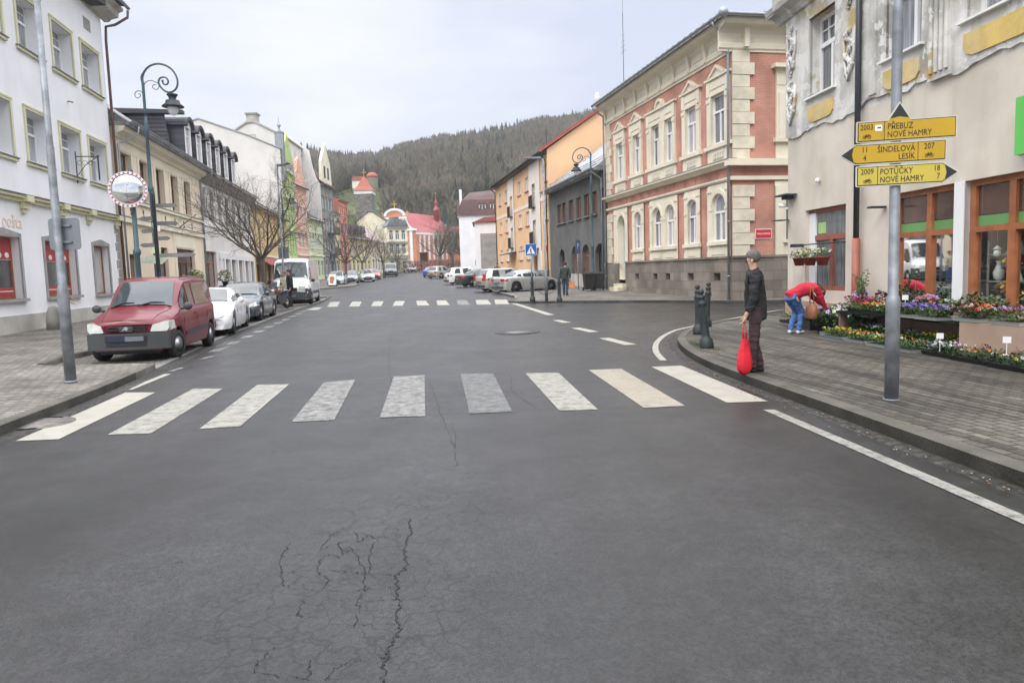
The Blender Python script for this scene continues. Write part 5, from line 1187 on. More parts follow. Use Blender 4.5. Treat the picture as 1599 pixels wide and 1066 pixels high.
# shop windows: frames, panes, interior
w_ = b.mb(); x0,x1,za,zb = SW[:4]
w_.box(x0,x1,-.16,-.1,za,za+.1); w_.box(x0,x1,-.16,-.1,zb-.09,zb); w_.box(x0,x0+.1,-.16,-.1,za,zb); w_.box(x1-.32,x1,-.16,-.1,za,zb,1); w_.box(x0,x1-.32,-.16,-.09,2.2,2.32); w_.box(-2.15,-2.05,-.16,-.09,za,2.2); w_.box(x0,x1-.32,-.15,-.14,za+.02,zb-.02,2)
w_.box(-1.75,-1.38,-.138,-.135,2.36,2.62,3)
b.put(w_,'shop_window',[mat('red_brown_frame',(.30,.09,.06),.5,.1,bump=0),M['frameW'],M['gmid'],mat('pale_green_paper',(.35,.55,.2),.6,.05,bump=0)])
for x0,x1,za,zb,_ in (SH1,SH2):
    w_ = b.mb(); f_ = .11
    w_.box(x0,x1,-.2,-.1,za,za+.1); w_.box(x0,x1,-.2,-.1,2.1,2.2); w_.box(x0,x1,-.2,-.1,zb-.1,zb)
    mu = (-5.68,) if x0 > -6.6 else (-7.75,-8.75)
    for x in (x0+.07,x1-.07,*mu): w_.box(x-.08,x+.08,-.2,-.095,za+.1,2.1); w_.box(x-.07,x+.07,-.2,-.097,2.2,zb-.1)
    o = b.put(w_,'shop_window',[M['frameO']])
    p = b.mb(); p.quad((x0+.1,-.15,za+.05),(x1-.1,-.15,za+.05),(x1-.1,-.15,2.15),(x0+.1,-.15,2.15)); b.put(p,'pane',[M['shopglass']],o)
    p = b.mb(); p.box(x0+.1,x1-.1,-.17,-.15,2.38,zb-.05); p.box(x0+.1,x1-.1,-.17,-.15,2.2,2.37,1); b.put(p,'transom_pane',[mat('brown_tinted_glass',(.09,.05,.04),.15,.3,bump=0,coat=1),mat('green_fascia_strip',(.13,.30,.10),.4,.1,bump=0)],o)
m = b.mb(); m.box(-6.78,-6.53,-.14,.02,.75,2.97); b.put(m,'shop_pier',[M['frameW']])
m = b.mb(); m.box(-9.9,-4.4,-1.6,-1.55,.5,3.0); m.box(-9.9,-4.4,-1.6,-.22,.6,.68); m.box(-4.45,-4.4,-1.6,-.22,.5,3.0)
b.put(m,'display_recess',[mat('dim_shop_interior',(.16,.15,.14),.8,.3,3)])
m = b.mb(); m.box(-8.2,0.01,-.0,.05,.0,.7) if False else m.box(-14,.04,-.0,.05,0,.72); b.put(m,'plinth',[mat('beige_plinth',(.38,.27,.20),.85,.1)])
m = b.mb(); m.tube([(-.9,.05,2.1),(-.9,.3,2.1),(-3.0,.3,2.1),(-3.0,.05,2.1)],.014,6); m.box(-.93,-.87,.02,.34,2.06,2.14); b.put(m,'flower_rail',[M['darkiron']])
m = b.mb(); m.box(-.55,.02,.02,.35,3.38,3.42); m.box(-.4,-.1,.02,.22,3.3,3.38); m.lathe([(.05,0),(.05,.16)],(-.3,.2,3.14),8,1,'y'); m.box(-.12,.3,.02,.3,2.78,2.8); m.ball((-1.7,.06,3.6),.06,8,6,1); b.put(m,'camera_bracket',[M['darkiron'],M['frameW']])
m = b.mb(); m.box(-4.5,-4.36,.02,.35,2.72,2.76); b.put(m,'awning_arm',[M['darkiron']])
x, y = setw(AF,dF,1,-8.7,.12); t = thing('shop_fascia_sign','bright green sign board above the flower shop at the right edge of the picture','sign',(x,y,3.2),atan2(1,-.071))
m = MB(); m.box(-.95,.62,-.03,.04,0,.85); m.build('board',mat('bright_green_board',(.13,.55,.10),.35,.05,bump=0),t); m = MB(); m.box(-.97,.64,-.05,-.03,-.02,.87); m.build('frame',M['frameW'],t)
# ---------------------------------------------------------------- street furniture
def pole_thing(name, label, cat, x, y, zoff=.12, rz=0, group=None): return thing(name, label, cat, (x, y, g(y)+zoff), rz, group)
# near left galvanised lamp pole with the back of a square sign
t = pole_thing('street_lamp_pole','tall grey galvanised lamp pole on the left pavement corner, nearest on the left','lamp pole',-7.2,11.95)
m = MB(); m.lathe([(.085,0),(.085,1.48),(.07,1.56),(.06,1.58),(.058,3.75),(.05,3.8),(.047,6.0)],n=14); m.lathe([(.1,0),(.1,.03),(.085,.04)],n=14); m.build('pole',M['galv'],t)
m = MB(); m.tube([(0,0,5.98),(.02,.3,6.35),(.05,.8,6.5)],.04,8); m.build('arm',M['darkiron'],t)
m = MB(); m.cbox((.08,1.25,6.52),(.28,.8,.1)); m.build('lamp_head',M['darkiron'],t)
t = thing('traffic_sign','grey back of a square traffic sign clamped to the near left pole','traffic sign',(-7.14,12.03,2.52))
m = MB(); n_=5; P=[]
for cx_,cy_,a0 in ((.2,.2,0),(-.2,.2,90),(-.2,-.2,180),(.2,-.2,270)):
    P += [(cx_+.05*cos(radians(a0+q*22.5)), cy_+.05*sin(radians(a0+q*22.5))) for q in range(5)]
m.prism(P,0,.012,'y'); m.build('panel',M['signback'],t)
m = MB()
for z in (.13,-.13): m.box(-.14,.12,-.03,0,z-.015,z+.015); 
m.build('clamp',M['galv'],t)
# traffic mirror on its own post + finger post beside it
def ring(m, r0, r1, y0, y1, a0, a1, n, mi):
    for i in range(n):
        t0, t1 = a0+(a1-a0)*i/n, a0+(a1-a0)*(i+1)/n
        m.prism([(r0*cos(t0),r0*sin(t0)),(r1*cos(t0),r1*sin(t0)),(r1*cos(t1),r1*sin(t1)),(r0*cos(t1),r0*sin(t1))],y0,y1,'y',mi)
def mirror(x, y, z, r, rz, label):
    t = thing('traffic_mirror',label,'traffic mirror',(x,y,z),rz)
    m = MB(); k = 26
    for i in range(k): ring(m,r*.88,r*.97,-.056,-.05,2*pi*i/k,2*pi*(i+.36)/k,1,1); ring(m,r*.86,r,-.05,.02,2*pi*i/k,2*pi*(i+1)/k,2,0)
    m.build('rim',[M['frameW'],mat('reflector_red',(.5,.03,.04),.4,bump=0)],t)
    m = MB(); m.lathe([(.001,-.12)]+[(r*.86*sin(a),-.12*cos(a)*1.0+.0) for a in [i*pi/2/8 for i in range(1,9)]],n=40,axis='y'); m.build('mirror_glass',mat('mirror_glass',(.82,.83,.85),.04,0,bump=0,metal=1),t)
    m = MB(); m.lathe([(r*.95,.02),(r*.7,.08),(.1,.12)],n=24,axis='y'); m.build('backing',M['signback'],t); return t
t = pole_thing('mirror_post','blue-green cast iron post that carries the round traffic mirror, behind the red van','post',-10.27,20.6)
m = MB(); m.lathe([(.13,0),(.13,.5),(.075,.6),(.065,2.3),(.1,2.35),(.1,2.45),(.065,2.5),(.06,4.6),(.03,4.7)],n=14); m.build('pole',M['lampgreen'],t)
mirror(-10.26,20.35,4.22,.48,radians(25),'round convex traffic mirror with a red and white rim, facing the junction')
t = pole_thing('finger_post','dark post with grey wooden direction boards beside the mirror post','signpost',-10.0,21.2)
m = MB(); m.lathe([(.06,0),(.055,4.0),(.05,4.1)],n=10); m.build('pole',M['darkiron'],t)
fl = [(.05,.75,3.7,10),(.05,.75,3.2,8),(.05,.42,2.78,6),(.05,1.3,2.3,5),(-.05,-.55,3.35,-12),(-.05,-.5,3.0,-8),(-.05,-.5,2.6,5)]
for x0,x1,z,a in fl:
    x1 *= .75
    m = MB(); m.prism([(x0,z-.055),(x1,z-.055),(x1+(.08 if x1>0 else -.08),z),(x1,z+.055),(x0,z+.055)],-.02,.02,'y'); o = m.build('direction_board',mat('weathered_board',(.19,.19,.18),.8,.2,3),t); o.rotation_euler.z = radians(a)
# ornamental scroll lamps
def scroll_lamp(x, y, rz, label, h=8.4):
    t = pole_thing('scroll_lamp',label,'street lamp',x,y,.12,rz,'scroll-armed street lamps')
    s_ = h/8.4
    m = MB(); k = .00224
    m.lathe([(.16,0),(.16,.1),(.13,.2),(.13,.9),(.09,1.05),(.075,2.4),(.1,2.45),(.1,2.55),(.07,2.6),(.062,4.3),(.085,4.35),(.085,4.45),(.055,4.5),(.05,6.0),(.07,6.03),(.07,6.3),(.045,6.35),(.04,h-1.3)],n=12)
    m.build('pole',M['lampgreen'],t)
    W = lambda px,py: ((px-285)*k, 0, (h-(py-165)*k))
    pts = [(285,860),(285,450),(277,350),(305,280),(360,215),(430,178),(510,165),(600,185),(680,235),(735,310),(760,400),(745,480),(700,530),(640,547),(580,530),(530,480),(500,420),(515,365),(560,345),(605,355),(632,395),(622,432),(592,445),(562,430),(555,398)]
    q = smoothline([(W(*p)[0],W(*p)[2]) for p in pts],4)
    m = MB(); m.tube([(a,0,c) for a,c in q],[.045 if i < 12 else max(.02,.034-.0001*i) for i in range(len(q))],8); m.ball(W(555,395),.04,8,6); m.build('scroll',M['lampgreen'],t)
    m = MB()
    for pts in ([(295,450),(330,400),(390,385),(450,400),(500,440),(490,490),(455,505),(415,480),(425,445),(460,440)],[(275,560),(250,525),(210,515),(170,540),(165,580),(195,610),(235,590),(235,560),(210,555)]):
        q = smoothline([(W(*p)[0],W(*p)[2]) for p in pts],4); m.tube([(a,0,c) for a,c in q],.012,6)
    m.build('side_scroll',M['lampgreen'],t)
    cx_ = (672-285)*k; z = lambda py: h-(py-165)*k
    m = MB(); m.lathe([(.01,z(540)),(.03,z(565)),(.16,z(575)),(.16,z(590)),(.12,z(605)),(.1,z(650)),(.2,z(660)),(.22,z(700)),(.32,z(735)),(.32,z(745)),(.28,z(750))],(cx_,0,0),20); m.build('lantern',M['darkiron'],t)
    m = MB(); m.lathe([(.16,z(745)),(.155,z(775)),(.14,z(815)),(.09,z(848)),(.01,z(862))],(cx_,0,0),16); m.build('globe',M['milk'],t)
    return t
t0 = scroll_lamp(-11.03,23.3,0,'blue-green cast iron lamp with a big scroll arm, behind the red van',8.15)
lam = []
for x,y,rz,l_ in ((4.95,44.2,radians(185),'scroll lamp in front of the dark grey house on the right'),(-17.6,58.5,radians(0),'scroll lamp past the white van, in front of the lime green house'),(-20.2,85,radians(5),'scroll lamp far up the street by the grey gabled house'),(-7.3,97,radians(185),'small scroll lamp in front of the white mansard house')):
    lam.append(dup(t0,gz(x,y),rz,l_))
lam[0].scale = (1,1,1.02)
m = MB(); x, y = -11.03, 23.3
t = thing('small_plate','small white numbered plate strapped to the big scroll lamp','plate',(x+.12,y-.09,g(y)+3.35)); m.box(-.11,.11,-.01,.01,-.13,.13); m.build('panel',M['frameW'],t); text('32','lettering',.1,M['black'],t,(0,-.013,.02))
t = thing('shop_pointer','pale green ragged pointer board tied to the scroll lamp','sign',(x,y-.12,g(y)+2.35))
m = MB(); m.prism([(-.4,-.1),(.22,-.15),(.45,.02),(.25,.15),(-.22,.1),(-.44,.0)],-.02,.02,'y'); m.build('board',mat('pale_green_board',(.45,.5,.38),.7,.15,8),t); m = MB(); m.prism([(-.1,.2),(.2,.16),(.22,.42),(.0,.45)],-.02,.02,'y'); m.build('top_piece',M['palegreen'],t)
# modern lamps
def led_lamp(x, y, h, rz, label, sleeve=True):
    t = pole_thing('modern_street_lamp',label,'street lamp',x,y,.12,rz,'modern street lamps')
    m = MB(); m.lathe([(.075,0),(.075,1.3),(.05,1.38),(.045,h)] ,n=12); m.build('pole',M['galv'],t)
    m = MB(); m.tube([(0,0,h-.1),(.0,0,h),(-.15,0,h+.03)],.03,8); m.prism([(-.85,h+.1),(-.1,h+.1),(-.05,h+.03),(-.1,h),(-.8,h+.06)],-.13,.13,'y'); m.build('lamp_head',M['signback'],t); return t
led_lamp(1.62,33.4,6.3,radians(-8),'modern grey street lamp with a flat head beside the crossing sign')
led_lamp(-11.65,38.3,7.0,radians(150),'modern grey street lamp with a flat head in front of the white van')
t = thing('traffic_sign','grey back of a square sign on the lamp pole before the white van','traffic sign',(-11.62,38.4,3.0)); m = MB(); m.box(-.27,.27,0,.015,-.3,.3); m.build('panel',M['signback'],t); m = MB(); m.box(-.2,.2,-.03,0,.1,.14); m.box(-.2,.2,-.03,0,-.14,-.1); m.build('clamp',M['galv'],t)
# pedestrian crossing sign
t = pole_thing('crossing_sign','square blue pedestrian crossing sign on a thin grey pole beside two bollards','traffic sign',1.0,34.2)
m = MB(); m.lathe([(.03,0),(.03,2.55)],n=10); m.build('pole',M['galv'],t)
m = MB(); m.box(-.26,.26,-.05,-.035,2.08,2.6); m.build('panel',M['frameW'],t)
m = MB(); m.box(-.245,.245,-.056,-.05,2.095,2.585); m.build('blue_face',mat('sign_blue',(.01,.10,.42),.35,.03,bump=0),t)
m = MB(); m.prism([(-.2,2.15),(.2,2.15),(0,2.52)],-.06,-.056,'y'); m.build('triangle',M['frameW'],t)
m = MB(); m.lathe([(.001,-.001),(.022,0),(.022,.004),(.001,.005)],(0,-.063,2.41),10,axis='y'); m.prism([(-.025,2.38),(.025,2.38),(.02,2.29),(.05,2.17),(.025,2.17),(.0,2.26),(-.04,2.17),(-.065,2.17),(-.02,2.29)],-.064,-.06,'y'); m.prism([(-.06,2.3),(-.02,2.37),(0,2.36),(-.05,2.28)],-.0635,-.06,'y')
for i in range(4): m.box(-.13+i*.07,-.09+i*.07,-.0635,-.06,2.155,2.165)
m.build('pictogram',M['black'],t)
# parking sign seen edge-on by the bins
t = pole_thing('parking_sign','narrow blue parking sign on a pole before the arches of the dark grey house','traffic sign',4.15,45.2,.12,radians(55))
m = MB(); m.lathe([(.03,0),(.03,2.9)],n=8); m.build('pole',M['galv'],t); m = MB(); m.box(-.3,.3,-.04,-.02,2.2,3.0); m.build('panel',mat('sign_blue_faded',(.12,.2,.38),.4,.05,bump=0),t); text('P','lettering',.5,M['frameW'],t,(0,-.045,2.62))
# bollards
def bollard(x, y, lean, az, label, h=1.12):
    t = pole_thing('bollard',label,'bollard',x,y); t['group'] = 'cast iron bollards'
    t.rotation_euler = (lean*cos(az), lean*sin(az), 0)
    m = MB(); m.lathe([(.13,0),(.135,.04),(.125,.16),(.09,.2),(.078,.24),(.062,.8),(.085,.84),(.085,.87),(.06,.9),(.06,.95),(.08,.975),(.055,1.0),(.03,1.02),(.055,1.05),(.06,1.08),(.045,1.12),(.001,1.14)],n=14)
    for k in range(12): m.tube([(.115*cos(k*pi/6)*.6,.115*sin(k*pi/6)*.6,.25),(.062*cos(k*pi/6),.062*sin(k*pi/6),.8)],.006,4)
    m.build('post',M['darkiron'],t)
    m = MB(); m.lathe([(.015,-.01),(.035,0),(.015,.01)],(.0,-.0,.8),10,axis='y'); m.tube([(.09*cos(a),.0,.8+.03*sin(a)) for a in [i*pi/5 for i in range(11)]],.008,5); m.build('chain_ring',M['darkiron'],t); return t
bollard(3.72,14.05,-.10,1.57,'front cast iron bollard leaning left on the pavement corner')
t_=thing; 
bollard(4.3,16.95,-.02,1.57,'rear left cast iron bollard on the pavement corner, behind the leaning one')
bollard(4.98,18.85,.06,1.57,'right-hand cast iron bollard on the corner, leaning right')
bollard(1.0,33.9,.0,0,'iron bollard at the foot of the pedestrian crossing sign'); bollard(2.15,32.6,.0,0,'iron bollard to the right of the crossing sign, chain end')
def chain(p, q, sag, label):
    m = MB(); n_ = 22; P, Q = Vector(p), Vector(q)
    for i in range(n_):
        t_ = (i+.5)/n_; c = P.lerp(Q,t_); c.z -= sag*4*t_*(1-t_); d = (Q-P)/n_; a = d.normalized()
        u = Vector((0,0,1)) if i%2 else a.cross(Vector((0,0,1))).normalized()
        m.tube([tuple(c+a*d.length*.62*cos(w_)+u*.022*sin(w_)) for w_ in [k*pi/4 for k in range(9)]],.007,4)
    o = m.build('barrier_chain',M['darkiron']); tag(o,label,'chain')
chain((1.05,33.9,g(34)+.85),(2.1,32.6,g(33)+.85),.42,'sagging iron chain between the two bollards by the crossing sign')
chain((3.65,14.05,.95),(4.9,18.85,1.0),.45,'sagging iron chain between the corner bollards')
# cycle route signpost on the right pavement
t = pole_thing('signpost_pole','thick grey galvanised pole on the right pavement carrying the yellow cycle signs','signpost',4.24,8.2)
m = MB(); m.lathe([(.075,0),(.075,1.1),(.068,1.16),(.056,1.18),(.053,4.2),(.056,4.22),(.045,4.3),(.042,6.5)],n=18); m.lathe([(.085,0),(.085,.02)],n=18); m.build('pole',M['galv'],t)
m = MB(); m.tube([(0,0,6.4),(-.3,0,6.8),(-.9,0,6.95)],.035,8); m.build('arm',M['galv'],t)
Ys = mat('cycle_sign_yellow',(.52,.32,.012),.45,.05,3,bump=0); Yl = mat('cycle_sign_pale_yellow',(.55,.43,.06),.45,.05,3,bump=0); Yk = mat('sign_black',(.02,.02,.022),.5,bump=0); Ye = mat('sign_edge_grey',(.55,.54,.45),.5,bump=0)
k = .00105; rzS = radians(-13)
def SG(x, y): return ((x-655)*k, (540-(y))*k)
def inset(P, d):
    cx_ = sum(p[0] for p in P)/len(P); cz_ = sum(p[1] for p in P)/len(P)
    x0,x1 = min(p[0] for p in P),max(p[0] for p in P); z0_,z1_ = min(p[1] for p in P),max(p[1] for p in P)
    return [(cx_+(p[0]-cx_)*(1-2*d/(x1-x0)), cz_+(p[1]-cz_)*(1-2*d/(z1_-z0_))) for p in P]
def bike(t, cx_, cz_, s_):
    m = MB(); r = .3*s_
    for dx in (-.5,.5): m.tube([(cx_+dx*s_+r*cos(a),-.012,cz_+r*sin(a)) for a in [i*pi/7 for i in range(15)]],.0022,4)
    for a,b_ in (((-.5,0),(-.15,.42)),((-.15,.42),(.35,.42)),((.35,.42),(.0,0)),((0,0),(-.5,0)),((0,0),(-.18,.5)),((.5,0),(.33,.55)),((.33,.55),(.45,.6)),((-.28,.5),(-.08,.5))): m.tube([(cx_+a[0]*s_,-.012,cz_+a[1]*s_),(cx_+b_[0]*s_,-.012,cz_+b_[1]*s_)],.0025,4)
    m.build('cycle_symbol',Yk,t)
def sign(name, label, P, ym, div, texts, arrow, bk):
    t = thing(name,label,'direction sign',(4.235,8.12,2.92),rzS)
    Q = [SG(*p) for p in P]
    m = MB(); m.prism(Q,0,.012,'y'); m.build('panel',Ye,t)
    m = MB(); m.prism(inset(Q,.011),-.004,0,'y'); m.build('border',Yk,t)
    m = MB(); m.prism(inset(Q,.018),-.007,-.004,'y'); m.build('face',ym,t)
    m = MB(); x_, za = SG(div,0)[0], [q[1] for q in Q]; zz0, zz1 = SG(0,P[0][1])[1], SG(0,P[1][1])[1]
    m.box(x_-.0035,x_+.0035,-.009,-.007,min(zz0,zz1)+.018,max(zz0,zz1)-.018); m.build('divider',Yk,t)
    m = MB(); m.prism([SG(*p) for p in arrow],-.0095,-.007,'y'); m.build('arrow',Yk,t)
    for s_,x,y,sz,al in texts: u,v = SG(x,y); text(s_,'lettering',sz,Yk,t,(u,-.009,v),(pi/2,0,0),.0008,al,sx=.78)
    bike(t,*SG(*bk),.05); return t
sign('cycle_direction_sign','yellow cycle route board with an upward black arrow reading PŘEBUZ and NOVÉ HAMRY',[(245,498),(245,292),(258,285),(540,285),(655,110),(760,285),(1180,285),(1190,295),(1190,490),(1180,500),(258,500)][::1],Ys,512,[('2003',352,345,.066,'CENTER'),('PŘEBUZ',545,345,.066,'LEFT'),('NOVÉ HAMRY',545,425,.066,'LEFT')],[(655,128),(738,262),(655,245),(572,262)],(350,435)) if False else None
def sign1():
    t = thing('cycle_direction_sign','top yellow cycle board with an upward black arrow reading PŘEBUZ and NOVÉ HAMRY','direction sign',(4.235,8.12,2.92),rzS)
    Q = [SG(*p) for p in [(252,285),(540,285),(655,108),(765,285),(1180,285),(1190,295),(1190,492),(1180,500),(255,500),(245,490),(245,293)]]
    B_ = [SG(*p) for p in [(260,297),(1176,297),(1176,489),(260,489)]]; F_ = [SG(*p) for p in [(268,304),(1169,304),(1169,482),(268,482)]]
    m = MB(); m.prism(Q,0,.012,'y'); m.build('panel',Ye,t); m = MB(); m.prism(B_,-.004,0,'y'); m.build('border',Yk,t); m = MB(); m.prism(F_,-.007,-.004,'y'); m.prism([SG(*p) for p in [(545,306),(558,280),(655,262),(752,280),(765,306)]],-.0068,-.004,'y'); m.build('face',Ys,t)
    m = MB(); m.prism([SG(*p) for p in [(655,130),(742,272),(655,252),(568,272)]],-.0095,-.0,'y'); m.build('arrow',Yk,t)
    m = MB(); m.box(SG(512,0)[0]-.003,SG(512,0)[0]+.003,-.009,-.007,SG(0,489)[1],SG(0,297)[1]); m.build('divider',Yk,t)
    for s_,x,y,sz,al in [('2003',345,350,.085,'CENTER'),('PŘEBUZ',540,355,.092,'LEFT'),('NOVÉ HAMRY',540,435,.088,'LEFT'),('12',1120,355,.068,'CENTER') if False else ('',0,0,.01,'LEFT')]:
        if s_: u,v = SG(x,y); text(s_,'lettering',sz,Yk,t,(u,-.009,v),(pi/2,0,0),.0008,al,sx=.78)
    m = MB(); m.box(SG(425,0)[0],SG(492,0)[0],-.0095,-.007,SG(0,392)[1],SG(0,330)[1]); m.build('sticker',M['frameW'],t)
    m = MB(); m.prism([SG(440,365),SG(452,352),SG(478,352),SG(484,365)],-.0105,-.0095,'y'); m.build('sticker_mark',Yk,t)
    bike(t,*SG(348,445),.05)
sign1()
def boards(label, P, B_, F_, arrow, div, texts, ym, bk):
    t = thing('cycle_direction_sign',label,'direction sign',(4.235,8.12,2.92),rzS)
    for nm, pts, y0, y1, mm in (('panel',P,0,.012,Ye),('border',B_,-.004,0,Yk),('face',F_,-.007,-.004,ym),('arrow',arrow,-.0095,-.004,Yk)):
        m = MB(); m.prism([SG(*p) for p in pts],y0,y1,'y'); m.build(nm,mm,t)
    ys_ = [p[1] for p in B_]; m = MB(); m.box(SG(div,0)[0]-.003,SG(div,0)[0]+.003,-.009,-.007,SG(0,max(ys_))[1],SG(0,min(ys_))[1]); m.build('divider',Yk,t)
    for s_,x,y,sz,al in texts: u,v = SG(x,y); text(s_,'lettering',sz,Yk,t,(u,-.009,v),(pi/2,0,0),.0008,al,sx=.78)
    bike(t,*SG(*bk),.05)
boards('middle yellow cycle board pointing left, reading ŠINDELOVÁ and LESÍK',[(235,512),(1090,512),(1098,520),(1098,716),(1090,724),(235,724),(95,630),(90,618),(95,606)],[(243,524),(1086,524),(1086,712),(243,712),(105,618)],[(246,531),(1079,531),(1079,705),(246,705),(120,618)],[(112,618),(222,545),(205,618),(222,691)],832,[('11',330,575,.088,'CENTER'),('4',330,660,.088,'CENTER'),('ŠINDELOVÁ',805,583,.09,'RIGHT'),('LESÍK',805,663,.09,'RIGHT'),('207',935,575,.088,'CENTER')],Ys,(935,665))
boards('lowest yellow cycle board pointing right, reading POTŮČKY and NOVÉ HAMRY',[(255,738),(1070,738),(1205,832),(1210,845),(1205,858),(1070,950),(255,950),(245,942),(245,746)],[(260,750),(1062,750),(1198,845),(1062,938),(260,938)],[(268,757),(1059,757),(1184,845),(1059,931),(268,931)],[(1190,845),(1085,772),(1100,845),(1085,918)],455,[('2009',355,800,.085,'CENTER'),('POTŮČKY',476,808,.09,'LEFT'),('NOVÉ HAMRY',476,890,.088,'LEFT'),('18',1010,800,.085,'CENTER'),('7',1025,880,.085,'CENTER')],Yl,(358,898))
m = MB()
for z in (3.0,2.83,2.6): m.lathe([(.06,-.012),(.066,-.012),(.066,.012),(.06,.012)],(4.24,8.2,z),12)
o = m.build('sign_clamp',M['galv']); o.parent = None
cl = [x for x in COL.objects if x.name.startswith('signpost_pole')][0]; o.parent = cl; o.matrix_parent_inverse = Matrix.Translation(-cl.location)
# wheelie bins
def bin_(x, y, rz, label):
    t = pole_thing('wheelie_bin',label,'bin',x,y,.12,rz,'black wheelie bins')
    m = MB(); m.add([(-.22,-.25,.08),(.22,-.25,.08),(.22,.25,.08),(-.22,.25,.08),(-.28,-.33,.95),(.28,-.33,.95),(.28,.33,.95),(-.28,.33,.95)],[(0,3,2,1),(0,1,5,4),(1,2,6,5),(2,3,7,6),(3,0,4,7),(4,5,6,7)]); m.box(-.3,.3,-.35,.35,.93,.97); m.build('body',M['black'],t)
    m = MB(); m.prism([(-.36,.97),(.36,.97),(.34,1.02),(.1,1.07),(-.3,1.05)],-.3,.3,'x'); m.tube([(-.22,.38,1.0),(.22,.38,1.0)],.02,6); m.build('lid',M['black'],t)
    for s_ in (-1,1): m = MB(); m.lathe([(.02,-.03),(.11,-.03),(.11,.03),(.02,.03)],(s_*.26,.24,.11),12,axis='x'); m.build('wheel',M['rubber'],t)
bin_(4.55,43.2,.1,'left one of two black wheelie bins by the dark grey house'); bin_(5.2,43.4,-.1,'right one of two black wheelie bins by the dark grey house')
# pavement poster stand
t = pole_thing('poster_stand','white pavement poster stand with orange pictures far up the left side','poster stand',-16.9,70.8)
m = MB(); m.prism([(-.3,.12),(0,1.15),(.3,.12),(.27,.12),(0,1.1),(-.27,.12)],-.35,.35,'x'); m.add([(-.33,-.27,.2),(.33,-.27,.2),(.33,-.05,1.05),(-.33,-.05,1.05)],[(0,1,2,3)]); m.build('panel',M['frameW'],t)
m = MB(); m.ball((0,-.2,.75),.22,10,6,0,(1,.1,1)); m.ball((-.05,-.24,.45),.18,10,6,0,(1,.1,1)); m.build('picture',mat('poster_orange',(.6,.25,.1),.6,.3,9,bump=0),t)
m = MB(); m.box(-.36,.36,-.32,.32,0,.12); m.build('foot',M['black'],t)
# noticeboard and brown board by the church, lantern post
t = pole_thing('notice_board','brown wooden notice board in front of the pink church','notice board',-18.9,165,.2)
m = MB(); m.box(-.85,.85,-.1,.1,1.8,3.7); m.prism([(-1.0,3.7),(1.0,3.7),(.8,3.95),(-.8,3.95)],-.3,.3,'y'); m.build('board',mat('brown_board',(.07,.03,.025),.7,.1),t)
for s_ in (-.7,.7): m = MB(); m.box(s_-.07,s_+.07,-.08,.08,0,1.8); m.build('post',M['frameB'],t)
# low hedge by the church lawn
def leafy(n_, bx, by, bz, s_, seed=1, up=.2):
    r = random.Random(seed); v = []; f = []
    for i in range(n_):
        x, y, z = r.uniform(-bx,bx), r.uniform(-by,by), r.uniform(0,bz)
        a, b_ = r.uniform(0,2*pi), r.uniform(-1,1); d = Vector((cos(a),sin(a),b_*.8+up)).normalized(); e = d.orthogonal().normalized(); q = s_*r.uniform(.6,1.3)
        p = Vector((x,y,z)); o = len(v); v += [tuple(p-e*q*.35),tuple(p+d*q*.5+Vector((0,0,.1*q))),tuple(p+e*q*.35),tuple(p+d*q)]; v[-1], v[-2] = v[-2], v[-1]; v[-2], v[-1] = v[-1], v[-2]
        f.append((o,o+1,o+2,o+3))
    return v, f
v, f = leafy(5000,7.0,.8,2.2,.3,3); m = MB(); m.add(v,f); o = m.build('hedge',mat('bare_hedge_brown',(.11,.07,.055),.9,.3,4),recalc=False,loc=(-15.5,150,g(150)+.1),rz=.05); tag(o,'long brown leafless hedge along the church lawn','hedge')
# ---------------------------------------------------------------- vehicles
def lerp(a, b, t): return a+(b-a)*t
def tab(T, x):
    if x <= T[0][0]: return T[0][1]
    for (a, u), (b, v) in zip(T, T[1:]):
        if x <= b:
            t = (x-a)/(b-a); return lerp(u, v, t)
    return T[-1][1]
def glassM():
    m = mat('car_glass',(.045,.058,.062),.05,.1,bump=0,spec=.6,coat=.5); m.node_tree.nodes['Principled BSDF'].inputs['IOR'].default_value = 1.5; return m
M['carglass'] = glassM(); M['lamp_clear'] = mat('headlamp_lens',(.62,.63,.58),.12,.1,8,bump=0,coat=1); M['lamp_red'] = mat('tail_lamp',(.42,.02,.02),.15,.1,bump=0,coat=1)
M['alloy'] = mat('alloy_wheel',(.5,.51,.52),.3,.05,bump=0,metal=.7); M['trim'] = mat('charcoal_trim',(.055,.058,.062),.55,.1,bump=.1); M['plate'] = mat('number_plate',(.16,.17,.19),.4,.05,bump=0); M['plateblue'] = mat('plate_blue',(.02,.026,.07),.4,bump=0)
def paintM(name, col, coat=1, metal=.0, rough=.35): return mat(name, col, rough, .03, 2, bump=0, coat=coat, metal=metal)
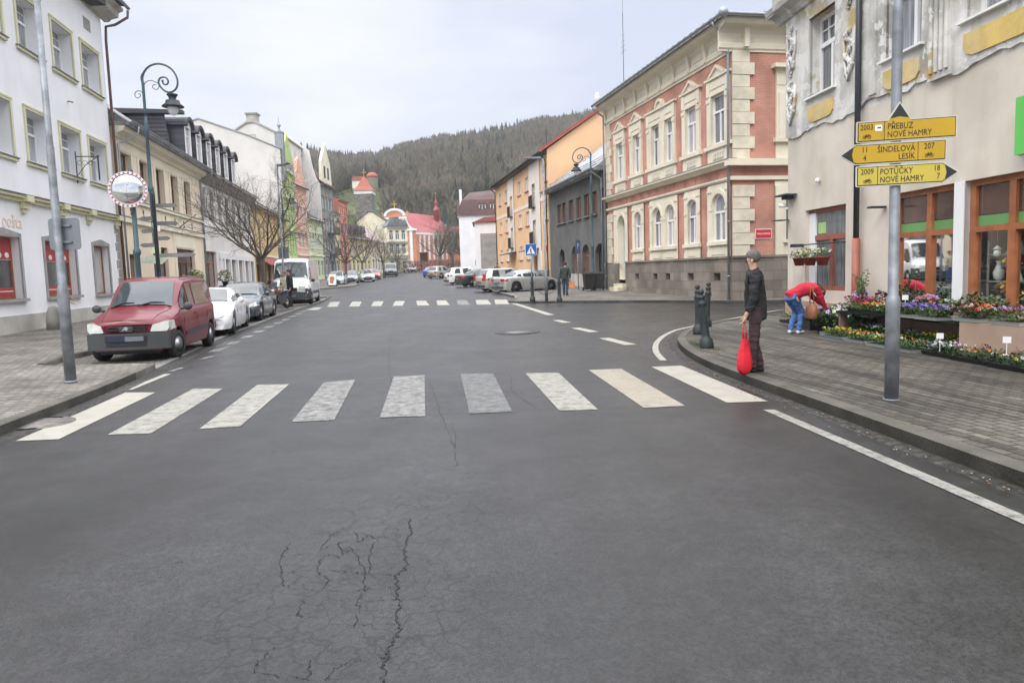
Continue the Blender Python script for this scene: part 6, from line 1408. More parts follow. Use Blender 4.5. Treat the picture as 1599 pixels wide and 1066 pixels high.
def car(name, label, x, y, heading, S, paint, cat='car', zoff=.02, group=None, trimm=None, low=None):
    L_, W, H = S['L'], S['W']/2, S['H']; top, belt = S['top'], S['belt']; hl = L_/2; wr = S.get('wr', W*.76)
    wt = S.get('wt', [(-hl,W*.86),(-hl+.12,W*.94),(-hl+.5,W),(hl-.8,W),(hl-.35,W*.97),(hl-.08,W*.88),(hl,W*.8)])
    r = S['r']; ra = r+.07; xw = S['wheels']; zb0 = S.get('zb', .2)
    t = thing(name, label, cat, (x, y, g(y)+zoff), heading, group)
    bul = S.get('bulge', .12)
    def warp(v):
        X, Y, Z = v; q = (Y/W)**2
        if X > hl-.9: X -= bul*q*((X-hl+.9)/.9)
        if X < -hl+.6: X += bul*.6*q*((-hl+.6-X)/.6)
        return (X, Y, Z)
    def arch(x_):
        z = zb0
        for c in xw:
            d = abs(x_-c)
            if d < ra: z = max(z, r+sqrt(ra*ra-d*d)*1.0)
        return z
    def sec(x_):
        w_, zt, zbt = tab(wt,x_), tab(top,x_), tab(belt,x_); zbt = min(zbt, zt-.02); zb = min(arch(x_), zbt-.12)
        k_ = max(0, min(1, (zt-zbt)/.42)); k_ = k_*k_*(3-2*k_)
        wr_ = min(wr, w_-.06)
        F = (lerp(w_-.13, wr_, k_), lerp(zbt+(zt-zbt)*.55, zt-.1, k_)); G_ = (lerp(w_*.62, wr_-.14, k_), lerp(zbt+(zt-zbt)*.9, zt-.02, k_))
        m_ = max(zb+.05, lerp(zb0, zbt, .5)); 
        return [(w_-.05, zb), (w_-.01, max(zb+.02, min(zb0+.12, m_))), (w_+.0, m_+.0), (w_-.005, max(m_+.02, zbt-.1)), (w_-.03, zbt-.025), (w_-.055, zbt), F, G_, (0, zt)]
    xs_ = set([-hl+L_*i/44 for i in range(45)]+[p[0] for p in top]+[p[0] for p in wt])
    for c in xw:
        for k_ in range(-8,9): xs_.add(c+ra*sin(k_*pi/16)*.999)
    xs_ = sorted(q for q in xs_ if -hl <= q <= hl); xs_ = [q for i,q in enumerate(xs_) if i == 0 or q-xs_[i-1] > .004]
    m = MB(); n_ = 17; V = []
    for x_ in xs_:
        s_ = sec(x_); V += [warp((x_, a, b_)) for a, b_ in s_]+[warp((x_, -a, b_)) for a, b_ in s_[-2::-1]]
    F_ = [(i*n_+k_, (i+1)*n_+k_, (i+1)*n_+k_+1, i*n_+k_+1) for i in range(len(xs_)-1) for k_ in range(n_-1)]
    m.add(V, F_, 0, True)
    o_ = (len(xs_)-1)*n_; m.f.append(tuple(range(n_))); m.m.append(0); m.f.append(tuple(o_+q for q in range(n_))); m.m.append(0)
    body = m.build('body', paint, t)
    mo = body.modifiers.new('weld','EDGE_SPLIT'); mo.split_angle = radians(38)
    def side_y(x_, z):
        s_ = sec(x_)
        for a, b_ in zip(s_, s_[1:]):
            if a[1] <= z <= b_[1]+1e-6 and b_[1] > a[1]: return lerp(a[0], b_[0], (z-a[1])/(b_[1]-a[1]))
        return s_[5][0]
    def top_z(x_, y_):
        s_ = sec(x_)[5:]; y_ = abs(y_)
        for a, b_ in zip(s_, s_[1:]):
            if b_[0] <= y_ <= a[0]: return lerp(a[1], b_[1], (a[0]-y_)/max(1e-6,a[0]-b_[0]))
        return s_[0][1]
    def side_patch(P, nm, mm, off=.008, both=True, sides=(1,-1), parent=None):
        out = None
        for sd in sides:
            q = []
            for i, p in enumerate(P):
                e = P[(i+1)%len(P)]; n__ = max(1, int(hypot(e[0]-p[0], e[1]-p[1])/.12))
                q += [(lerp(p[0],e[0],j/n__), lerp(p[1],e[1],j/n__)) for j in range(n__)]
            cx_, cz_ = sum(p[0] for p in q)/len(q), sum(p[1] for p in q)/len(q)
            V = [warp((a, sd*(side_y(a,b_)+off), b_)) for a, b_ in q]+[warp((cx_, sd*(side_y(cx_,cz_)+off), cz_))]
            mm_ = MB(); mm_.add(V, [(i,(i+1)%len(q),len(q)) for i in range(len(q))], 0, True); out = mm_.build(nm, mm, parent or t)
        return out
    def top_patch(x0, x1, w0, w1, nm, mm, off=.026, nn=6, dx=.006):
        V = []; mm_ = MB()
        for i in range(nn+1):
            x_ = lerp(x0,x1,i/nn); hw = lerp(w0,w1,i/nn)
            for j in range(9): y_ = hw*(j/4-1); V.append(warp((x_+dx, y_, top_z(x_,y_)+off)))
        mm_.add(V, [(i*9+j,i*9+j+1,(i+1)*9+j+1,(i+1)*9+j) for i in range(nn) for j in range(8)], 0, True); return mm_.build(nm, mm, t)
    ws = S['ws']; top_patch(ws[0],ws[1],ws[2],ws[3],'windscreen',M['carglass'])
    if 'rw' in S: top_patch(*S['rw'],'rear_window',M['carglass'],dx=-.006)
    for P in S['win']: side_patch(P,'side_window',M['carglass'])
    # lower shell and wheels
    m = MB(); m.box(-hl+.15,hl-.15,-W+.26,W-.26,.17,.62); m.build('underbody', M['black'], t)
    for i, c in enumerate(xw):
        for sd in (1,-1):
            m = MB(); wd = .2; m.lathe([(r*.62,-wd/2),(r*.9,-wd/2),(r,-wd/2+.03),(r,wd/2-.03),(r*.9,wd/2),(r*.62,wd/2)],n=24,axis='y',caps=False)
            o = m.build('wheel', M['rubber'], t, loc=(c, sd*(W-.12), r)); 
            if i == 1 and S.get('steer'): o.rotation_euler.z = S['steer']
            m = MB(); q = sd*(wd/2-.025); m.lathe([(r*.64,q+sd*.012),(r*.6,q-sd*.0),(r*.15,q+sd*.005),(r*.12,q+sd*.015),(.001,q+sd*.015)],n=24,mi=0,axis='y')
            for k_ in range(S.get('spokes',8)):
                a = 2*pi*k_/S.get('spokes',8); m.cbox((r*.40*cos(a),q+sd*.0,r*.40*sin(a)),(r*.30,.016,r*.13),0,1,0,-a)
            
            m.build('rim', [M['alloy'] if S.get('rimc') is None else S['rimc'], M['trim']], o)
    nz = tab(top,hl)
    # front face
    fw = tab(wt,hl)
    def fbox(y0,y1,z0_,z1_,d,nm,mm,back=False,n__=8):
        m = MB(); xx = (-1 if back else 1)
        ys_ = [lerp(y0,y1,i/n__) for i in range(n__+1)]
        P = [(xx*(hl+d), q) for q in ys_]+[(xx*(hl-.05), q) for q in ys_[::-1]]
        V = [warp((a,b_,z0_)) for a,b_ in P]+[warp((a,b_,z1_)) for a,b_ in P]
        V = [(a+(xx*d if abs(a) > hl*.5 and i%(2*n__+2) <= n__ else 0),b_,c_) for i,(a,b_,c_) in enumerate(V)]
        N_ = len(P)
        m.add(V,[(i,i+1,N_+i+1,N_+i) for i in range(N_-1)]+[(N_-1,0,N_,2*N_-1)]+[(i,N_-1-i,N_-2-i,i+1) for i in range(n__)]+[(N_+i,N_+i+1,2*N_-2-i,2*N_-1-i) for i in range(n__)]); return m.build(nm,mm,t)
    for it in S.get('front',()): fbox(*it[:5],it[5],it[6])
    for it in S.get('back',()): fbox(*it[:5],it[5],it[6],back=True)
    for P in S.get('lamps',()):
        for sd in (1,-1):
            m = MB(); z_ = min(p[1] for p in P); V_ = []
            for xo in (S.get('lx',.012),-.3):
                for p in P: V_.append(warp((hl+xo-(p[1]-z_)*S.get('rake',.45), sd*p[0], p[1])))
            n__ = len(P); m.add(V_,[tuple(range(n__))]+[(i,(i+1)%n__,n__+(i+1)%n__,n__+i) for i in range(n__)],0); m.build('headlight',LC,t)
    for P, nm, mm in S.get('side',()): side_patch(P,nm,mm,.014)
    # bumper wrap
    if S.get('bump'):
        z0_, z1_, back_ = S['bump']
        m = MB(); xs2 = [q for q in xs_ if q >= hl-back_]; V = []
        for x_ in xs2:
            zlo = max(z0_, arch(x_)+.0)
            for z in (zlo, lerp(zlo,z1_,.35), lerp(zlo,z1_,.8), z1_): V.append((x_, side_y(x_,max(z,arch(x_)+.01))+.022, z))
        for sd in (1,-1): m = MB(); m.add([warp((a,sd*b_,c_)) for a,b_,c_ in V],[(i*4+j,i*4+j+1,(i+1)*4+j+1,(i+1)*4+j) for i in range(len(xs2)-1) for j in range(3)]+[],0,True); m.build('bumper_wrap', S.get('bumpm',M['trim']), t)
    # door seams, handles, sills
    for x_ in S.get('seams',()):
        side_patch([(x_,zb0+.12),(x_+.012,zb0+.12),(x_+.012,tab(belt,x_)-.02),(x_,tab(belt,x_)-.02)],'door_seam',M['black'],.004)
    for x_ in S.get('handles',()):
        for sd in (1,-1):
            m = MB(); z = tab(belt,x_)-.13; m.cbox((x_,sd*(side_y(x_,z)+.02),z),(.17,.03,.03)); m.build('door_handle', S.get('handlem',paint), t)
    xm = S['mirror']
    for sd in (1,-1):
        m = MB(); z = tab(belt,xm)+.1; m.ball((xm,sd*(W+.1),z),.12,10,8,0,(.55,.85,.75)); m.tube([(xm,sd*(W-.06),z-.06),(xm,sd*(W+.08),z-.02)],.03,6); m.build('wing_mirror', S.get('mirm',paint), t)
    return t, fbox, warp, top_z
TR = M['trim']; BK = M['black']; LC = M['lamp_clear']; LR = M['lamp_red']
# --- red people carrier
red = paintM('faded_red_paint',(.16,.012,.022),.4,rough=.4)
S = dict(L=4.1,W=1.74,H=1.8,r=.31,wheels=(-1.33,1.36),wr=.70,zb=.24,bulge=.17,rake=.08,lx=.035,steer=radians(-12),
 top=[(-2.05,1.05),(-2.03,1.4),(-1.93,1.72),(-1.6,1.80),(-.4,1.815),(.28,1.775),(.42,1.70),(.75,1.45),(1.12,1.14),(1.3,1.09),(1.7,1.01),(1.92,.935),(2.02,.88),(2.05,.80)],
 belt=[(-2.05,1.12),(-1,1.1),(.3,1.06),(1.1,1.02),(1.7,.92),(2.05,.76)],
 ws=(.43,1.08,.55,.66), rw=None, mirror=.98, mirm=TR, spokes=7,
 win=[[(.95,1.09),(.42,1.09),(.40,1.62),(.55,1.5)],[(-.05,1.12),(.3,1.12),(.3,1.62),(-.05,1.64)],[(-1.72,1.14),(-.2,1.12),(-.2,1.64),(-1.62,1.66)]],
 front=[(-.82,.82,.28,.62,.045,'bumper',TR),(-.42,.42,.44,.58,.052,'grille_slot',BK),(-.36,.36,.46,.56,.062,'number_plate',M['plate']),(-.36,.0,.461,.561,.0625,'number_plate_blue',M['plateblue']),(-.4,.4,.36,.42,.052,'grille_slot',BK),
  (-.4,.4,.74,.76,.014,'grille_slot',BK),(-.4,.4,.69,.715,.02,'grille_slot',BK)],
 lamps=[[(.47,.645),(.78,.64),(.82,.70),(.82,.84),(.76,.86),(.52,.79)]], side=[([(1.66,.68),(1.97,.64),(1.88,.84),(1.70,.86)],'headlight',LC),([(-.85,.5),(.88,.46),(.88,.56),(-.85,.6)],'rubbing_strip',TR)],
 bump=(.27,.62,.5), seams=(.95,-.12,-1.0), handles=(.05,))
S.pop('rw')
t, fb, wp, tz = car('red_van','faded red people carrier with a charcoal bumper, first in the left parking row',-8.42,17.65,radians(-82.3),S,red,'van')
m = MB()
for s_ in (-1,1): m.prism([(s_*.13,.66),(s_*.02,.655),(s_*.02,.775),(s_*.15,.77)],2.07,2.075,'x',0)
m.prism([(-.12,.66),(.12,.66),(.14,.77),(-.14,.77)],2.06,2.085,'x',0)
m.prism([(-.075,.675),(-.02,.70),(.03,.675),(.03,.70),(.055,.72),(.045,.755),(0,.765),(-.04,.75),(-.02,.735),(-.06,.73),(-.03,.715),(-.07,.705)],2.085,2.092,'x',1)
m.build('emblem',[M['trim'],M['chrome']],t)
m = MB(); 
for a,b_ in ((-.05,.5),(-.62,-.15)):
    m.tube([(1.13,a,tz(1.13,a)+.03),(1.05,(a+b_)/2,tz(1.05,0)+.05),(1.04,b_,tz(1.04,abs(b_))+.035)],.012,5)
m.build('wiper',BK,t)
for s_ in (-1,1):
    m = MB(); m.tube([wp((q,s_*lerp(.66,.5,(q-1.14)/.86),tz(q,lerp(.66,.5,(q-1.14)/.86))+.002)) for q in (1.16,1.3,1.5,1.7,1.85,1.98)],.006,4); m.build('bonnet_seam',BK,t)
m = MB(); m.tube([wp((1.995,.5*k_,tz(1.995,.5*abs(k_))+.002)) for k_ in (-1,-.6,-.2,.2,.6,1)],.006,4); m.build('bonnet_seam',BK,t)
for s_ in (-1,1): m = MB(); m.lathe([(.001,-.01),(.07,-.01),(.07,.01),(.001,.01)],wp((2.10,s_*.62,.44)),12,axis='x'); m.build('fog_lamp',TR,t)
m = MB(); m.tube([(.1,.1,1.80),(-.05,.1,1.92)],.006,4); m.lathe([(.02,0),(.015,.03)],(.1,.1,1.79),8); m.build('aerial',BK,t)
for s_ in (-1,1): m = MB(); m.tube([(.2,s_*.6,1.78),(-.4,s_*.62,1.8),(-1.6,s_*.62,1.8)],.015,5); m.build('roof_rail',red,t)
# --- generic cars
def sedan(L_=4.5,W=1.78,H=1.43,hatch=False,front=(),back=(),rim=None,dark=False,estate=False,spk=8):
    hl = L_/2; k_ = H/1.43
    if estate: rear = [(-hl,.55),(-hl+.03,.9),(-hl+.1,1.0),(-hl+.45,1.34*k_),(-hl+.8,1.42*k_)]; rw = (-hl+.42,-hl+.14,.5,.6); win3 = [(-hl+.55,.98),(-hl+1.15,.97),(-hl+1.15,1.32*k_),(-hl+.75,1.3*k_)]
    elif hatch: rear = [(-hl,.6),(-hl+.02,.88),(-hl+.12,.98),(-hl+.35,1.05),(-hl+.95,1.3*k_),(-hl+1.35,1.40*k_)]; rw = (-hl+.95,-hl+.38,.48,.6); win3 = [(-hl+1.0,1.0),(-hl+1.35,.98),(-hl+1.35,1.28*k_)]
    else: rear = [(-hl,.6),(-hl+.03,.9),(-hl+.12,.98),(-hl+.75,1.02),(-hl+1.25,1.3*k_),(-hl+1.55,1.40*k_)]; rw = (-hl+1.2,-hl+.78,.48,.6); win3 = [(-hl+1.0,1.0),(-hl+1.35,.98),(-hl+1.35,1.27*k_)]
    top = rear+[(-.1,1.43*k_),(.25,1.38*k_),(.5,1.26*k_),(1.02,.99),(1.2,.95),(hl-.5,.85),(hl-.15,.74),(hl-.03,.62),(hl,.5)]
    return dict(L=L_,W=W,H=H,r=.32,wheels=(-L_*.29,L_*.305),wr=W*.37,zb=.19,bulge=.2,top=top,belt=[(-hl,.9),(-hl+.5,.95),(.3,.92),(1.1,.89),(hl-.6,.76),(hl,.5)],
      ws=(.30,1.0,.56,.68),rw=rw,mirror=.78,mirm=BK if dark else None,spokes=spk,rimc=rim,
      win=[[(.85,.96),(.12,.97),(.12,1.32*k_),(.3,1.28*k_)],[(.04,.97),(-.75,.98),(-.72,1.34*k_),(.04,1.34*k_)],win3],
      seams=(.82,.08,-.82),handles=(.2,-.7),
      front=[(-.5,.5,.26,.44,.01,'grille_slot',BK),(-.35,.35,.5,.6,.012,'grille_slot',BK),(-.26,.26,.36,.46,.03,'number_plate',M['plate'])]+list(front),
      back=[(-.26,.26,.6,.7,.02,'number_plate',M['plate']),(-.68,.68,.3,.42,.03,'bumper_strip',TR),(.45,.74,.72,.88,.015,'tail_light',LR),(-.74,-.45,.72,.88,.015,'tail_light',LR)]+list(back),
      lamps=[[(.40,.52),(.62,.54),(.72,.58),(.74,.67),(.66,.68),(.44,.60)]],
      side=[([(hl-.42,.6),(hl-.1,.56),(hl-.12,.66),(hl-.4,.72)],'headlight',LC),([(-hl+.03,.72),(-hl+.3,.74),(-hl+.25,.88),(-hl+.05,.86)],'tail_light',LR)])
def fixS(S):
    if S.get('mirm') is None: S.pop('mirm',None)
    return S
whiteP = paintM('white_car_paint',(.78,.79,.80),1); dg = paintM('dark_grey_car_paint',(.045,.055,.07),1,.2); sil = paintM('silver_car_paint',(.46,.47,.47),1,.5,.4); dgr = paintM('dark_green_car_paint',(.025,.045,.04),1); blu = paintM('blue_car_paint',(.02,.10,.5),1)
champ = paintM('champagne_silver_paint',(.42,.40,.36),1,.4,.4); paleb = paintM('pale_blue_car_paint',(.36,.46,.46),1); gr2 = paintM('mid_grey_car_paint',(.2,.22,.24),1,.3); redc = paintM('bright_red_car_paint',(.5,.04,.05),1)
car('white_car','white car with slit headlights parked behind the red van',-9.53,23.55,radians(-78.1),fixS(sedan(4.7,1.83,1.41,hatch=True,front=[(-.42,.42,.3,.62,.016,'grille',BK)],spk=10)),whiteP)
car('dark_grey_car','dark grey car parked behind the white one on the left',-10.5,29.3,radians(-82.2),fixS(sedan(4.6,1.8,1.47,hatch=True,spk=9)),dg)
SV = dict(L=5.4,W=2.05,H=2.45,r=.34,wheels=(-1.75,1.75),wr=.86,zb=.28,bulge=.2,
 top=[(-2.7,1.4),(-2.68,2.1),(-2.6,2.38),(-2.3,2.45),(1.2,2.45),(1.5,2.38),(1.68,2.22),(2.12,1.48),(2.2,1.32),(2.5,1.12),(2.63,.95),(2.7,.7)],
 belt=[(-2.7,1.25),(1.5,1.25),(2.2,1.12),(2.7,.66)],wt=[(-2.7,.98),(-2.5,1.02),(1.9,1.02),(2.4,.97),(2.62,.88),(2.7,.78)],
 ws=(1.66,2.14,.78,.88),mirror=2.0,mirm=BK,spokes=8,win=[[(2.02,1.28),(1.2,1.28),(1.2,1.95),(1.62,1.95)]],seams=(1.1,.1,-1.0),handles=(1.0,),
 front=[(-.78,.78,.3,.66,.05,'bumper',TR),(-.36,.36,.72,.9,.02,'grille',BK),(-.3,.3,.42,.54,.06,'number_plate',M['plate']),(.45,.76,.78,.98,.01,'headlight',LC),(-.76,-.45,.78,.98,.01,'headlight',LC)],
 back=[(-.6,.6,.35,.5,.03,'bumper_strip',TR)],side=[([(2.2,.78),(2.62,.72),(2.6,.98),(2.3,1.05)],'headlight',LC),([(-1.3,.55),(1.3,.55),(1.3,.7),(-1.3,.7)],'rubbing_strip',TR)],bump=(.3,.85,.52))
car('white_van','tall white delivery van with a dark grey bumper, last in the left parking row',-11.85,41.2,radians(-81.4),SV,whiteP,'van')
car('silver_sedan','silver saloon with black wheels parked askew behind the crossing sign',1.05,46.75,radians(31.9),fixS(sedan(4.45,1.72,1.42,rim=TR,dark=True)),sil)
car('silver_estate','champagne silver estate with tall red tail lights behind the silver saloon',-.1,50.4,radians(33),fixS(sedan(4.75,1.84,1.52,estate=True,back=[(.5,.76,.9,1.15,.0,'tail_light',LR),(-.76,-.5,.9,1.15,.0,'tail_light',LR)])),champ)
car('dark_green_sedan','dark green saloon parked between the silver estate and the white hatchback',-2.2,61.0,radians(24),fixS(sedan(4.5,1.72,1.42,rim=TR)),dgr)
car('white_hatchback','white hatchback with tinted windows at the far end of the right-hand row',-3.9,68.6,radians(24),fixS(sedan(4.3,1.8,1.55,estate=True)),whiteP)
car('blue_car','bright blue car far up the right-hand side of the street',-11.35,108,radians(82),fixS(sedan(4.2,1.78,1.5,hatch=True)),blu)
car('pale_estate','pale grey estate parked in front of the blue car on the right',-8.9,97,radians(60),fixS(sedan(4.6,1.8,1.6,estate=True)),champ)
car('far_white_car','small white car on the far bend beside the hedge',-20.6,154,radians(-62),fixS(sedan(4.2,1.78,1.6,hatch=True)),whiteP)
car('pale_blue_car','pale blue-green car parked past the poster stand on the left',-18.0,77.5,radians(-84),fixS(sedan(4.2,1.75,1.5,hatch=True)),paleb)
car('far_grey_car','mid grey car in the far left row, behind the pale blue one',-18.1,84.5,radians(-80),fixS(sedan(4.4,1.76,1.48)),gr2)
car('far_silver_car','silver estate in the far left row, before the red car',-17.6,91.5,radians(-76),fixS(sedan(4.5,1.78,1.5,estate=True)),sil)
car('far_red_car','bright red hatchback in the far left row beneath the bare trees',-18.9,103,radians(-74),fixS(sedan(4.0,1.7,1.5,hatch=True)),redc)
SV2 = dict(SV); SV2['H'] = 2.1; SV2['top'] = [(a,min(b_,2.45)*.88 if b_ > 1.2 else b_) for a,b_ in SV['top']]; SV2['win'] = []; SV2['ws'] = (1.66,2.1,.72,.82)
car('dark_grey_van','dark grey van in the far left row by the corner house',-19.4,121,radians(-80),SV2,gr2,'van')
# --- motorbikes
def motorbike(x, y, h, label, bodym):
    t = thing('motorbike',label,'motorbike',(x,y,g(y)+.12),h,'motorbikes on the left pavement')
    for c in (-.65,.68):
        m = MB(); m.lathe([(.2,-.05),(.29,-.05),(.31,0),(.29,.05),(.2,.05)],(0,0,0),20,axis='y',caps=False); o = m.build('wheel',M['rubber'],t,loc=(c,0,.31)); m = MB(); m.lathe([(.2,-.02),(.2,.02),(.04,.03),(.04,-.03)],n=16,axis='y')
        for k in range(6): m.cbox((.11*cos(k*pi/3),0,.11*sin(k*pi/3)),(.2,.02,.02),0,0,0,-k*pi/3)
        m.build('rim',M['alloy'],o)
    m = MB(); m.prism([(-.5,.4),(-.3,.28),(.2,.25),(.42,.45),(.3,.62),(-.35,.62)],-.12,.12,'y'); m.tube([(-.65,0,.31),(-.2,.06,.35)],.03,6); m.tube([(-.65,-.16,.42),(.1,-.16,.35)],.05,8); m.build('engine',M['trim'],t)
    m = MB(); m.ball((.18,0,.82),.26,12,8,0,(1.1,.6,.6)); m.ball((.48,0,.82),.24,12,8,0,(.8,.75,1.2)); m.ball((-.62,0,.82),.2,10,6,0,(1.4,.5,.4)); m.build('fairing',bodym,t)
    m = MB(); m.ball((-.3,0,.78),.2,10,6,0,(1.9,.7,.35)); m.build('seat',BK,t)
    m = MB(); m.tube([(.68,.08,.31),(.5,.08,.95)],.025,6); m.tube([(.68,-.08,.31),(.5,-.08,.95)],.025,6); m.build('fork',M['alloy'],t)
    m = MB(); m.tube([(.3,.38,.98),(.42,.2,1.0),(.42,-.2,1.0),(.3,-.38,.98)],.017,6); m.tube([(.42,.22,1),(.44,.3,1.15)],.008,5); m.ball((.44,.32,1.17),.06,8,6,0,(.4,1,.7)); m.tube([(.42,-.22,1),(.44,-.3,1.15)],.008,5); m.ball((.44,-.32,1.17),.06,8,6,0,(.4,1,.7)); m.build('handlebar',BK,t)
    m = MB(); m.ball((.66,0,.85),.1,10,6,0,(.5,1,.8)); m.build('headlight',LC,t)
    m = MB(); m.prism([(.5,.95),(.62,1.0),(.48,1.25),(.42,1.22)],-.14,.14,'y'); m.build('windshield',M['carglass'],t)
    m = MB(); m.tube([(-.05,.1,.3),(-.15,.28,.02)],.012,5); m.build('side_stand',BK,t)
motorbike(-10.55,33.9,radians(-100),'dark motorbike nearest the road, with an orange flash, beside the man in black',paintM('orange_black_fairing',(.12,.05,.03),1))
motorbike(-11.35,33.6,radians(-84),'silver-fronted motorbike standing close beside the dark one',sil)
# ---------------------------------------------------------------- people
SKIN = mat('skin',(.55,.33,.24),.6,.05,bump=0)
def skinmesh(name, V, E, m, parent, sub=1, root=0, smooth=True, wrk=0):
    me = bpy.data.meshes.new(name); me.from_pydata([v[0] for v in V], E, []); o = bpy.data.objects.new(name, me); COL.objects.link(o); o.parent = parent
    md = o.modifiers.new('skin','SKIN'); md.use_smooth_shade = smooth
    sv = me.skin_vertices[0].data
    for i, v in enumerate(V): r_ = v[1]; sv[i].radius = (r_ if isinstance(r_, tuple) else (r_, r_)); sv[i].use_root = (i == root)
    s = o.modifiers.new('sub','SUBSURF'); s.levels = sub; s.render_levels = sub
    bpy.context.view_layer.update()
    me2 = bpy.data.meshes.new_from_object(o.evaluated_get(bpy.context.evaluated_depsgraph_get())); o.modifiers.clear(); o.data = me2
    if wrk:
        for q in me2.vertices:
            c = q.co; q.co = c+q.normal*(wrk*noise.noise(Vector((c.x*14,c.y*14,c.z*26)))+wrk*.8*noise.noise(Vector((c.x*6+5,c.y*6,c.z*11)))*1.2)
    me2.materials.clear(); me2.materials.append(m); me2.polygons.foreach_set('use_smooth',[True]*len(me2.polygons)); return o
def person(label, x, y, rz, J, C, zoff=.12, hair=(.05,.04,.035), group=None, scarf=None, jlen=1.0, hairlong=False):
    """J: joints in metres (x right, y forward, z up); C: colours for jacket, trousers, shoes"""
    t = thing('person', label, 'person', (x, y, g(y)+zoff), rz, group)
    V = []; E = []; ix = {}
    def v(n_, p, r_): ix[n_] = len(V); V.append((tuple(p), r_)); return ix[n_]
    P = {k: Vector(q) for k, q in J.items()}
    v('pel',P['pel'],.115); v('bel',P['pel'].lerp(P['chest'],.5),.11); v('chest',P['chest'],.125); v('neck0',P['neck'].lerp(P['chest'],.35),.078); v('neck',P['neck'],.052)
    hd = (P['head']-P['neck']).normalized(); v('chin',P['neck']+hd*.07,(.058,.062)); v('mid',P['neck']+hd*.155,(.072,.088)); v('crown',P['neck']+hd*.235,(.062,.072))
    E += [(ix['pel'],ix['bel']),(ix['bel'],ix['chest']),(ix['chest'],ix['neck0']),(ix['neck0'],ix['neck']),(ix['neck'],ix['chin']),(ix['chin'],ix['mid']),(ix['mid'],ix['crown'])]
    fw = P.get('face',Vector((0,1,0))).normalized()
    a = v('nose',P['neck']+hd*.125+fw*.105,.013); b_ = v('nose0',P['neck']+hd*.13+fw*.07,.03); E += [(ix['mid'],b_),(b_,a)]
    for s_, k in ((-1,'L'),(1,'R')):
        v('sh'+k,P['sh'+k],.062); v('el'+k,P['el'+k],.043); v('wr'+k,P['wr'+k],.028)
        hdir = (P['wr'+k]-P['el'+k]).normalized() if 'ha'+k not in P else (P['ha'+k]-P['wr'+k]).normalized()
        pa = v('palm'+k,P['wr'+k]+hdir*.07,(.034,.018)); E += [(ix['chest'],ix['sh'+k]),(ix['sh'+k],ix['el'+k]),(ix['el'+k],ix['wr'+k]),(ix['wr'+k],pa)]
        sd = hdir.cross(fw).normalized(); cur = P.get('curl'+k,fw)*.35
        for f_, (o_, ln) in enumerate(((-.03,.062),(-.01,.075),(.01,.07),(.03,.055))):
            b0 = P['wr'+k]+hdir*.095+sd*o_; q1 = v(f'f{f_}a'+k,b0,.0085); q2 = v(f'f{f_}b'+k,b0+(hdir*.6+cur).normalized()*ln*.55,.008); q3 = v(f'f{f_}c'+k,b0+(hdir*.6+cur).normalized()*ln*.55+(hdir*.2+cur*2).normalized()*ln*.45,.007); E += [(pa,q1),(q1,q2),(q2,q3)]
        b0 = P['wr'+k]+hdir*.04+fw*.03; q1 = v('t1'+k,b0,.01); q2 = v('t2'+k,b0+(hdir+fw*.6).normalized()*.045,.0085); E += [(ix['wr'+k],q1),(q1,q2)]
        v('hip'+k,P['hip'+k],.085); v('kn'+k,P['kn'+k],.058); v('an'+k,P['an'+k],.04); v('toe'+k,P['toe'+k],(.035,.025))
        E += [(ix['pel'],ix['hip'+k]),(ix['hip'+k],ix['kn'+k]),(ix['kn'+k],ix['an'+k]),(ix['an'+k],ix['toe'+k])]
    skinmesh('body',V,E,SKIN,t)
    mk = lambda n_, c: mat('cloth_'+n_,c,.85,.15,9,.3,60)
    # jacket
    dn = (P['pel']-P['chest']).normalized() if jlen < .5 else Vector((0,0,-1))
    V = [(tuple(P['pel']+dn*.1*jlen),.165 if jlen > .5 else .135),(tuple(P['pel'].lerp(P['chest'],.35)),.162 if jlen > .5 else .145),(tuple(P['chest']),.165),(tuple(P['neck'].lerp(P['chest'],.32)),.115),(tuple(P['neck']+(P['head']-P['neck']).normalized()*.03),.066),(tuple(P['pel']+dn*(.1*jlen+.03)),.16 if jlen > .5 else .13)]
    E = [(0,1),(1,2),(2,3),(3,4),(5,0)]
    for k in 'LR':
        o_ = len(V); V += [(tuple(P['sh'+k]),.082),(tuple(P['el'+k]),.064),(tuple(P['wr'+k].lerp(P['el'+k],.08)),.046)]; E += [(2,o_),(o_,o_+1),(o_+1,o_+2)]
    skinmesh('jacket',V,E,mk(C[0][0],C[0][1]),t,sub=3,root=2,wrk=.016)
    V = [(tuple(P['pel'].lerp(P['chest'],.02)),.125),(tuple(P['pel'].lerp(P['chest'],.2)),.115)]; E = [(0,1)]
    for k in 'LR':
        o_ = len(V); kn = P['kn'+k]; an = P['an'+k]; V += [(tuple(P['hip'+k]-Vector((0,0,.03))),.105),(tuple(P['hip'+k].lerp(kn,.55)),.088),(tuple(kn),.075),(tuple(kn.lerp(an,.6)),.066),(tuple(an.lerp(kn,.0)-Vector((0,0,.03))),.062)]; E += [(0,o_),(o_,o_+1),(o_+1,o_+2),(o_+2,o_+3),(o_+3,o_+4)]
    skinmesh('trousers',V,E,mk(C[1][0],C[1][1]),t,sub=3,wrk=.014)
    for k in 'LR':
        a_, to = P['an'+k], P['toe'+k]; d = (to-a_); d.z = 0; d.normalize(); z = to.z
        skinmesh('shoe',[((a_.x-d.x*.06,a_.y-d.y*.06,z+.0),(.042,.038)),((a_.x+d.x*.03,a_.y+d.y*.03,z+.02),(.045,.055)),((to.x,to.y,z+.0),(.046,.034)),((to.x+d.x*.05,to.y+d.y*.05,z-.005),(.038,.026))],[(0,1),(1,2),(2,3)],mk(C[2][0],C[2][1]),t)
    mc = P['neck']+hd*.165
    m = MB(); m.ball(tuple(mc+hd*.035-fw*.015),.108,14,10,0,(.86,1.0,.92)); 
